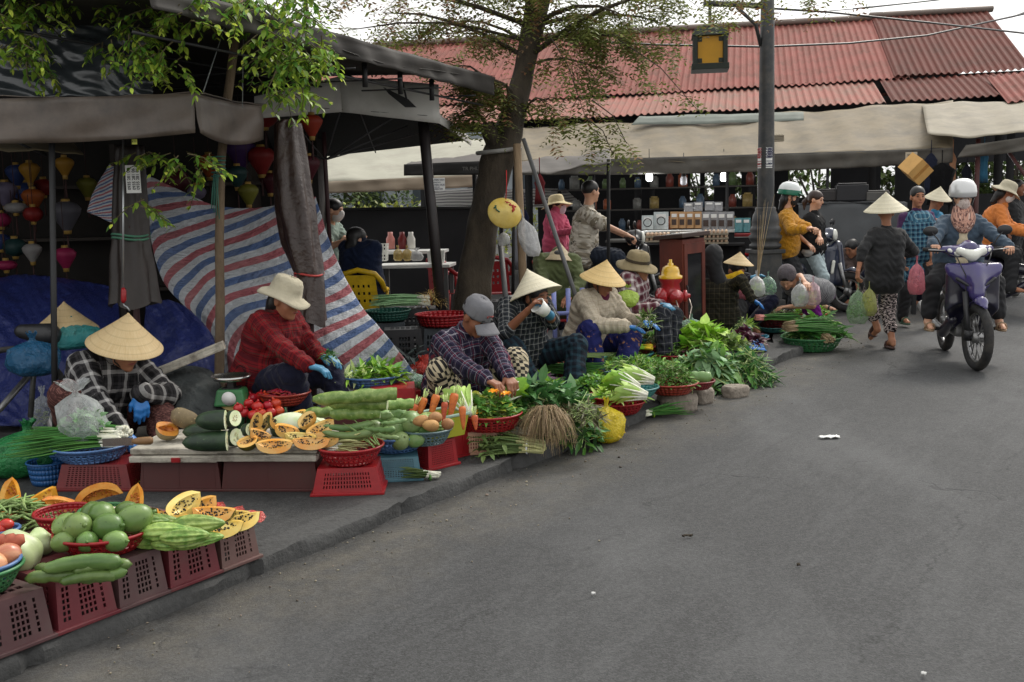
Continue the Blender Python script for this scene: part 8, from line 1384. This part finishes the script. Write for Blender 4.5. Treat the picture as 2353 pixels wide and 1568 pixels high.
def packet(label,x,y,d,w,h,m,win=None,txt=None,group=None):
 p=U(x,y,d);o=root('packet',label,'packet',p,YB,group);o.rotation_euler=(-.12,0,YB);b=MB();n=6
 b.grid(lambda u,v:V(((u-.5)*w,-.03*(1-v)*(1-(2*u-1)**4)-.004,v*h)),n,n);b.grid(lambda u,v:V(((.5-u)*w,.03*(1-v)*(1-(2*u-1)**4)+.004,v*h)),n,n);b.obj('pouch',m,o)
 if win:b=MB();b.box((0,-.03,h*.36),(w*.6,.006,h*.34));b.obj('window',win,o,smooth=False)
 b=MB();b.box((0,-.018,h*.76),(w*.66,.005,h*.2));lb_=b.obj('paper_label',MC['white paper']if win else txt or MC['white paper'],o,smooth=False)
PKD=mat('dark beans',C(60,44,36),.5,.4,60)
for i,x in enumerate((1488,1519)):packet(('round emblem silver white packet at the left end of the table','larger silver packet with a dark wreath emblem')[i],x,528,14.75,.165+.04*i,.2+.05*i,SLV);c=U(x,512-4*i,14.66);b=MB();b.tube([c+BX*cos(a)*.055+V((0,0,sin(a)*.055))for a in np.linspace(0,6.284,21)],.007,5,False);tag(b.obj('emblem',BLKI),('dark ring emblem on the left silver packet','dark wreath emblem on the larger silver packet')[i],'emblem')
for i,x in enumerate((1549,1567,1585,1603)):packet('brown kraft coffee pouch with a dark window, '+('first','second','third','last')[i]+' of four from the silver packets',x,525,14.75,.108,.235,KR,PKD,group='kraft pouches')
for i,x in enumerate((1622,1640,1658,1677)):packet('clear packet of dark dried fruit, '+('first','second','third','last')[i]+' of four from the kraft pouches',x,529,14.75,.12,.26,CLRP,PKD,group='clear packets')
for i,(x,y)in enumerate(((1582,487),(1604,485),(1630,484),(1650,485))):packet('clear packet in the upper back row, '+('first','second','third','last')[i]+' from its end behind the kraft pouches',x,y,15.1,.13,.13,CLRP,None,group='back row packets')
for i,x in enumerate((1697,1715)):packet(('blue green snack packet on the red table, left','blue green snack packet on the red table beside the lamp post')[i],x,534,14.6,.11,.2,BLP)
EGG=mat('egg shell',C(206,178,150),.5,.15,30,isl=.15);CARD=mat('egg tray card',C(150,140,122),.9)
q=U(1585,560,14.6);table('low dark bench of egg trays in front of the packet table',q+BY*.15-BX*.0,1.5,.4,q.z-.02,YB,DARK,DARK)
for x,y,n,lb in((1512,556,2,'stack of egg trays at the left of the egg bench'),(1578,556,2,'stack of egg trays behind the cabinet'),(1645,560,3,'tallest stack of egg trays, right of the cabinet')):
 o=root('egg_tray',lb,'egg tray',U(x,y,14.55),YB)
 for k in range(n):
  b=MB();b.box((0,0,.012+k*.062),(.34,.28,.024));b.obj('tray',CARD,o,smooth=False);b=MB();[b.ell((-.14+.056*i,-.11+.055*j,.044+k*.062),(.021,.021,.027),None,8)for i in range(6)for j in range(5)];b.obj('eggs',EGG,o)
def egg(x,y,z):pass
o=root('egg_tray','empty egg trays left lying on the beige awning right of the lamp post','egg tray',U(1783,326,14.9),YB);b=MB();[b.box((0,0,.015+k*.03),(.22,.2,.02))for k in range(3)];[b.ell((-.09+.036*i,0,.09),(.018,.09,.016),None,8)for i in range(6)];b.obj('tray',CARD,o,smooth=False)
for x,y,lit,lb in((1492,408,1,'lit white bulb hanging under the beige awning, left one'),(1663,408,1,'lit white bulb hanging under the beige awning near the lamp post'),(1571,417,0,'unlit white bulb hanging between the two lit ones'),(2181,357,1,'lit lamp at the right end of the beige valance')):
 o=root('bulb',lb,'bulb',U(x,y,15.6));b=MB();b.lathe([(.001,-.06),(.035,-.055),(.05,-.03),(.05,.04),(.035,.07)],20);b.obj('globe',mat('lit bulb',(1,1,.96),.5,emit=4.)if lit else mat('unlit bulb',C(190,190,196),.4),o);b=MB();b.lathe([(.04,.07),(.035,.13),(.001,.135)],14);b.tube([(0,0,.13),(0,0,.42)],.006,5);b.obj('socket',BLKP,o)
 if lit:l=bpy.data.lights.new('bulb_light','POINT');l.energy=9;l.shadow_soft_size=.06;lo_=bpy.data.objects.new('bulb_light',l);COL.objects.link(lo_);lo_.parent=o;lo_.location=(0,0,-.14)
r=root('counter','long stall counter covered with a dark grey tarpaulin behind the standing women','counter',U(1960,690,14.3),world=True);GT=tarp_mat('slate tarpaulin',C(78,80,82),C(54,56,58),.6)
sheet('cover',U(1835,470,14.6),U(2085,466,14.0),U(2085,582,13.9),U(1835,588,14.5),GT,r,30,12,.02,.02,6);a_,c_=U(1835,470,14.6),U(2085,466,14.0);sheet('cover_top',a_+BY*1.+V((0,0,.02)),c_+BY*1.+V((0,0,.02)),c_,a_,GT,r,20,6,.0,.01)
a2,c2=U(1835,590,14.7),U(2085,584,14.1);sheet('lower_panel',a2,c2,V((c2 .x,c2 .y,.02)),V((a2 .x,a2 .y,.02)),mat('grey green panel',C(70,78,80),.6,.25,2),r,10,6,0,.006)
q=U(1690,600,15.3);r=root('counter','dark stall counter behind the hydrant and the cabinet','counter',(q.x,q.y,0),YB);b=MB();b.box((0,.2,.45),(3.6,.6,.9));b.obj('body',DARKW,r,smooth=False);b=MB();b.box((0,-.12,.92),(3.7,.75,.03));b.obj('top',mat('dull board',C(80,78,74),.7),r,smooth=False)
BXM=mat('cardboard',C(196,152,88),.8,.1,8);r=root('cardboard_box','cardboard box hung at a tilt under the beige valance','box',U(2104,388,13.7));r.rotation_euler=(.5,.6,.5);b=MB();b.box((0,0,0),(.26,.26,.26));b.obj('carton',BXM,r,smooth=False);b=MB();b.box((0,0,0),(.05,.264,.264));b.obj('tape',mat('brown tape',C(170,124,66),.3),r,smooth=False)
for i,(x,y0,y1,w_,c_,lb)in enumerate(((2140,352,452,18,C(30,34,50),'dark blue garment hanging beside the cardboard box'),(2165,375,470,36,C(10,10,12),'black coat on a stand behind the blue-shirted seller'),(2222,378,450,14,C(22,24,34),'narrow dark coat left of the red pole'),(2262,345,420,12,C(50,96,122),'teal garment hanging right of the red pole'),(2190,350,425,10,C(150,110,84),'tan garment hanging by the lit lamp'),(1240,400,470,14,C(110,40,44),'dim red garment hanging behind the grey prop'),(1205,480,540,12,C(30,34,60),'dark blue cloth hanging behind the timber prop'),(1190,520,620,14,C(150,150,160),'grey check shirt hanging behind the timber prop'))):
 dd=14.6 if x>1800 else 11.5;p=U(x,y0,dd);h=(y1-y0)/FPX*dd;w2=w_/FPX*dd;b=MB();b.lathe([(.12*w2,0),(.5*w2,-.04),(.9*w2,-.1),(.72*w2,-.4*h),(.8*w2,-.75*h),(.98*w2,-h),(.8*w2,-h+.01)],20,p,None,(1,.35),fn=lambda q,a:q*(1+.06*sin(a*6+q.z*9))if 0 else V((q.x*(1+.07*sin(a*6)),q.y*(1+.2*sin(a*6)),q.z)));b.tube([p,p+V((0,0,.18))],.006,5);tag(b.obj('garment',cloth('garment %d'%i,c_)),lb,'garment')
for x,y,d,w_,h,c_,lb in((1905,462,14.3,.34,.14,C(40,36,36),'dark case on the grey counter behind the ponytailed woman'),(1960,462,14.2,.42,.22,C(22,22,26),'black box heap on the grey counter'),(2020,462,14.1,.3,.12,C(84,82,78),'grey tray on the grey counter'),(1600,585,15.,.5,.2,C(30,28,28),'dark case under the egg bench')):
 b=MB();b.box((0,0,h/2),(w_,.3,h));b.box((0,0,h+.012),(w_*.9,.26,.024));o=b.obj('case',mat('case '+lb[:9]+str(x),c_,.5,.3,6),smooth=False,bev=.015);o.location=U(x,y,d)+BY*.25;o.rotation_euler=(0,0,YB);tag(o,lb,'case')
q=U(2130,545,13.1);table('small stall table carrying the red tray at the blue-shirted seller',q,.5,.4,q.z-.03,0,DARK,DARK);b=MB();panel(b,(-.2,-.14,0),(.2,-.14,0),(.23,-.17,.11),(-.23,-.17,.11),1,1,lambda i,j:0);panel(b,(.2,-.14,0),(.2,.14,0),(.23,.17,.11),(.23,-.17,.11),1,1,lambda i,j:0);panel(b,(.2,.14,0),(-.2,.14,0),(-.23,.17,.11),(.23,.17,.11),1,1,lambda i,j:0);panel(b,(-.2,.14,0),(-.2,-.14,0),(-.23,-.17,.11),(-.23,.17,.11),1,1,lambda i,j:0);panel(b,(-.2,-.14,.002),(.2,-.14,.002),(.2,.14,.002),(-.2,.14,.002),1,1,lambda i,j:0);o=b.obj('red_tray',RED,smooth=False,solid=.006);o.location=q;tag(o,'red plastic tray on the stall of the blue-shirted seller','tray');bag('brown yellow bag of produce in the red tray',q+V((-.02,0,.02)),.13,.2,film('ochre film',C(150,120,60),.7),fill=30,fillm=LG['oliv'],flare=.3)
wh_=D3(1972,655,10.05);bag('green bag of leaves carried by the woman in the black shirt',V((wh_.x+.0,wh_.y,wh_.z-.38)),.1,.4,film('pale green film',C(160,190,150),.4),fill=110,fillm=LG['mid'],flare=.1);bag('yellow green bag of long beans carried beside the green one',V((wh_.x+.09,wh_.y-.05,wh_.z-.3)),.075,.33,film('pale lime film',C(186,190,110),.5),fill=70,fillm=LG['yel'],flare=.1)
for x,y,r_,lb in((1838,705,.085,'white carrier bag in front of the crouching woman, left one'),(1868,702,.08,'pinkish white carrier bag in front of the crouching woman')):bag(lb,D3(x,y,10.85),r_,.3,FILMT if 'left' in lb else film('pale pink film',C(224,190,200),.5),fill=30,fillm=LG['pale'],flare=.2)
bag('white bag held up by the seller with the yellow scarf',D3(1738,682,10.6),.085,.26,FILMT,fill=40,fillm=LG['pale'],flare=.25);bag('greenish bag hanging next to the white one at the lamp post',D3(1765,678,10.7),.08,.24,FILMG,fill=40,fillm=LG['grey'],flare=.2);bag('pink bag on the ground behind the white one',D3(1702,690,10.9),.09,.2,FILMP,flare=.3);bunch('dry_twigs','long thin brown twigs sticking up beside the white bag','twigs',D3(1740,650,10.6),1.2,.35,.02,9,LG['root'],None,0,.003,.25,-2.2,pitch=1.4)
bag('large clear bag hanging from the timber prop',U(1226,590,9.5),.09,.42,FILMT,flare=.1,lean=(-.25,0));bag('small white bag hanging right of the trunk',U(1158,566,9.75),.06,.16,FILMT,flare=.1)
r=root('painted_hat','yellow painted conical hat hung on the tree trunk by a red string','painted hat',U(1160,490,9.6));r.rotation_euler=(1.35,.15,.35);b=MB();b.lathe([(.001,.07),(.06,.055),(.12,.02),(.165,0),(.168,-.006),(.16,-.008),(.1,.02),(.001,.06)],40,ax=(1,.86));b.obj('shell',mat('painted straw',C(222,196,110),.5,.15,6,dirt=C(206,170,40),ds=5,da=.8),r);b=MB()
b.tube([(-.02,.1,.04),(.03,.09,.045),(.06,.05,.052),(.05,-.0,.064)],.004,5);b.tube([(.06,.075,.044),(.07,.03,.054),(.05,.01,.062)],.01,6);[b.ell((x,y,.05),(.013,.01,.004),None,8)for x,y in((.0,.09),(.03,.07),(.06,.055),(.08,.06))];b.obj('red_branch',mat('red paint',C(176,44,36),.5),r,lab='painted red blossom branch');b=MB();b.tube([(-.11,.05,.036),(-.1,.01,.045),(-.07,-.01,.055)],.007,6);b.tube([(-.1,.05,.038),(-.12,.02,.034)],.006,6);b.obj('green_leaf',mat('green paint',C(70,110,84),.5),r,lab='painted green leaves');b=MB();b.tube([(0,.13,.01),(.0,.25,.02),(-.01,.4,.02)],.005,5);b.obj('string',mat('red string',C(190,44,44),.7),r)
q=U(955,606,11.8);table('white topped folding table by the tree trunk',q,.85,.5,q.z-.02,-.1,WT,MC['grey pole']);q2=U(930,575,12.6);table('second white table behind the first one',q2,1.0,.5,q2 .z-.02,-.1,WT,DARK)
for x,y,c_,lb in((915,600,C(196,160,90),'peeled pineapple in a clear bag on the white table, left'),(936,600,C(200,170,96),'peeled pineapple in a clear bag on the white table, right')):bag(lb,U(x,y,11.7),.055,.17,film('pineapple film',C(214,186,110),.6),flare=.4)
bag('crumpled white carrier bag on the white table',U(958,600,11.7),.07,.14,FILMT,flare=.8)
for x,y,d,w_,h,lb in((1003,603,11.7,.17,.13,'white plastic box on the right of the white table'),(868,600,12.2,.22,.2,'white wire basket on the back table')):
 o=root('basket' if 'wire' in lb else 'box',lb,'basket' if 'wire' in lb else 'box',U(x,y,d));b=MB();fs=[(-w_/2,-.1),(w_/2,-.1),(w_/2,.1),(-w_/2,.1)];[panel(b,(*fs[k],0),(*fs[(k+1)%4],0),(*[v*1.1 for v in fs[(k+1)%4]],h),(*[v*1.1 for v in fs[k]],h),7,5,lambda i,j:'wire' in lb,.12,.12)for k in range(4)];panel(b,(*fs[0],.002),(*fs[1],.002),(*fs[2],.002),(*fs[3],.002),1,1,lambda i,j:0);b.obj('body',MC['white melamine'],o,smooth=False,solid=.005)
for i,(x,lb)in enumerate(((898,'jar of pink sauce on the back table'),(925,'dark red sauce bottle on the back table'),(945,'white cup on the back table'))):b=MB();b.lathe([(.001,0),(.05,0),(.052,.12),(.03,.16),(.03,.2),(.001,.2)],16,U(x,572,12.5));tag(b.obj('jar',mat('jar %d'%i,(C(200,130,120),C(110,30,30),C(210,208,200))[i],.3)),lb,'jar')
def chair(label,c,yaw,m):
 o=root('plastic_chair',label,'chair',(c.x,c.y,PZ),yaw);b=MB();b.grid(lambda u,v:V(((u-.5)*.42,(v-.5)*.42,.42-.015*sin(u*pi)*sin(v*pi))),8,8);b.obj('seat',m,o,solid=.012)
 b=MB();b.tube([(-.22,-.18,.62),(-.23,.1,.64),(-.22,.2,.72),(-.16,.23,.8),(0,.245,.84),(.16,.23,.8),(.22,.2,.72),(.23,.1,.64),(.22,-.18,.62)],.026,8);[b.tube([(s*.22,-.18,.62),(s*.2,-.19,.42)],.02,6)for s in(-1,1)];b.obj('arm_rail',m,o)
 b=MB();panel(b,(-.19,.2,.44),(.19,.2,.44),(.16,.235,.79),(-.16,.235,.79),7,5,lambda i,j:0<i<6 and 0<j<4,.3,.3);b.obj('backrest',m,o,smooth=False,solid=.008)
 for x,y in((-1,-1),(1,-1),(1,1),(-1,1)):b=MB();b.tube([(x*.22,y*.22,0),(x*.19,y*.18,.42)],[.02,.028],6);b.obj('leg',m,o)
chair('yellow plastic armchair under the person in the navy jacket',V((pel.x,pel.y,0))if 0 else V((U(832,668,10.1).x,U(832,668,10.1).y,0)),pi+.1-.1,plastic('yellow plastic',C(216,176,30)));chair('red plastic armchair left of the trunk',U(1040,640,12.2),2.2,RED);chair('red plastic armchair right of the trunk',U(1128,645,12.0),3.3,RED)
q=U(890,690,9.2);q.z=PZ;crate('grey crate under the green basin of spring onions',q,.1,.34,.3,.42,mat('slate plastic',C(64,70,76),.5),'panel');bowl('dark green basin on the grey crate behind the striped tarpaulin',q+V((0,0,.43)),.2,.09,plastic('bottle green plastic',C(36,84,72)),.8,False,cat='basin',name='basin')
q=U(945,700,9.6);q.z=PZ;crate('black crate under the long spring onions',q,0,.6,.4,.5,BLKP,'open');bunch('spring_onions','long spring onions with straw roots lying on the black crate','spring onions',q+V((.16,-.05,.52)),pi+.1,.5,.08,70,LG['grey'],LG['white'],.003,.007,.2,.2);heap('straw_roots','tuft of straw coloured roots at the end of the spring onions','roots',q+V((.2,-.05,.52)),.1,.09,.14,220,.09,.006,leafmat('straw root',C(186,160,96)))
q=U(1018,740,8.9);q.z=PZ;crate('dark grey crate under the red basin by the trunk',q,.0,.36,.3,.4,MC['slate plastic'],'open');bowl('wide red basin with a grey body by the foot of the trunk',q+V((0,0,.41)),.235,.1,RED,.8,False,cat='basin',name='basin')
q=U(940,800,8.0);heap('dark_nets','heap of dark green netting behind the grey-capped seller','netting',V((q.x,q.y,PZ)),.3,.2,.35,260,.16,.03,mat('dark netting',C(40,52,50),.7,isl=.4),bend=.8);q=U(925,745,8.7);crate('black crate beside the dark netting',V((q.x,q.y,PZ)),.1,.36,.3,.42,BLKP,'open');q=U(1115,745,9.6);crate('black crate of goods right of the trunk foot',V((q.x,q.y,PZ)),0,.36,.3,.55,BLKP,'open')
r=root('chair','pale violet plastic chair back behind the drinking seller','chair',U(1308,720,8.5),.2);b=MB();[b.tube([(x,0,-.35),(x,.03,.2)],.02,6)for x in(-.12,0,.12)];b.tube([(-.13,.01,.0),(.13,.01,.0)],.018,6);b.tube([(-.13,-.02,-.3),(.13,-.02,-.3)],.018,6);b.obj('backrest',plastic('violet plastic',C(136,146,206)),r)
o=root('sign','small white sign with blue lettering fixed to the tall dark pole','sign',U(1004,424,9.4),.05);b=MB();b.box((0,0,0),(.145,.006,.115));bd_=b.obj('board',MC['white paper'],o,smooth=False);RX_=Matrix.Rotation(pi/2,4,'X')
for z,tx,s_ in((.038,'NGUYEN VAN',.021),(.016,'TRAN PHU',.014),(-.006,'NGUYEN HUE',.022),(-.026,'HOI AN',.014),(-.043,'01 0905 559',.02)):words(tx,s_,Matrix.Translation(V((0,-.005,z)))@RX_,DARKI,bd_)
o=root('sign','small faded notice stuck on the grey valance above the cardboard box','sign',U(2094,361,14.05),YB);b=MB();b.box((0,0,0),(.15,.006,.13));bd_=b.obj('board',mat('aged paper',C(176,168,150),.8),o,smooth=False);words('0905 27',.036,Matrix.Translation(V((0,-.006,-.04)))@RX_,BLKI,bd_);words('SO 12',.04,Matrix.Translation(V((0,-.006,.025)))@RX_,BLKI,bd_)
o=words('TR PHUC',.055,Matrix.Translation(V((0,0,0)))@RX_,mat('faded white print',C(120,118,114),.8),None,'faded_print');o.location=U(1086,388,11.54);tag(o,'faded white print on the black canopy valance','print')
o=root('notice','tiny yellow notice under the edge of the nearest canopy','notice',U(309,326,5.98));b=MB();b.box((0,0,0),(.03,.004,.03));bd_=b.obj('board',mat('yellow green paper',C(176,180,80),.8),o,smooth=False);words('K 31',.013,Matrix.Translation(V((0,-.003,0)))@RX_,BLKI,bd_)
random.seed(23);GD=[mat('goods %d'%i,c_,.45,.3,30)for i,c_ in enumerate((C(120,60,50),C(150,130,80),C(70,90,110),C(120,120,116),C(90,110,70),C(160,90,60)))]
rk=root('rack','dim rack of goods deep in the hall behind the lit bulbs','rack',U(1500,560,17.6),YB);rk.location.z=0
for z in(1.0,1.35,1.7):b=MB();b.box((0,0,z),(3.4,.3,.025));b.obj('shelf',mat('dull shelf',(.05,.045,.04),.7),rk,smooth=False)
for x in(-1.6,0,1.6):b=MB();b.box((x,.1,.9),(.05,.05,1.8));b.obj('upright',DARK,rk,smooth=False)
gm_=[solid('goods_box',GD[i],lambda b:(b.box((0,0,.09),(.14,.1,.18)),b.box((0,0,.19),(.1,.07,.03))))if i%2 else solid('goods_jar',GD[i],lambda b:b.lathe([(.001,0),(.06,0),(.062,.14),(.035,.18),(.036,.2),(.001,.2)],12))for i in range(6)]
for z in(1.0,1.35,1.7):
 for i in range(13):
  if random.random()<.85:put(gm_[random.randrange(6)],'small jar or box standing on the dim rack deep in the hall','goods',rk.location+RZm(YB)@V((-1.55+.26*i+ran(-.03,.03),-.02,z+.0135)),(0,0,YB+ran(-.3,.3)),ran(.8,1.15),'goods on the dim rack')
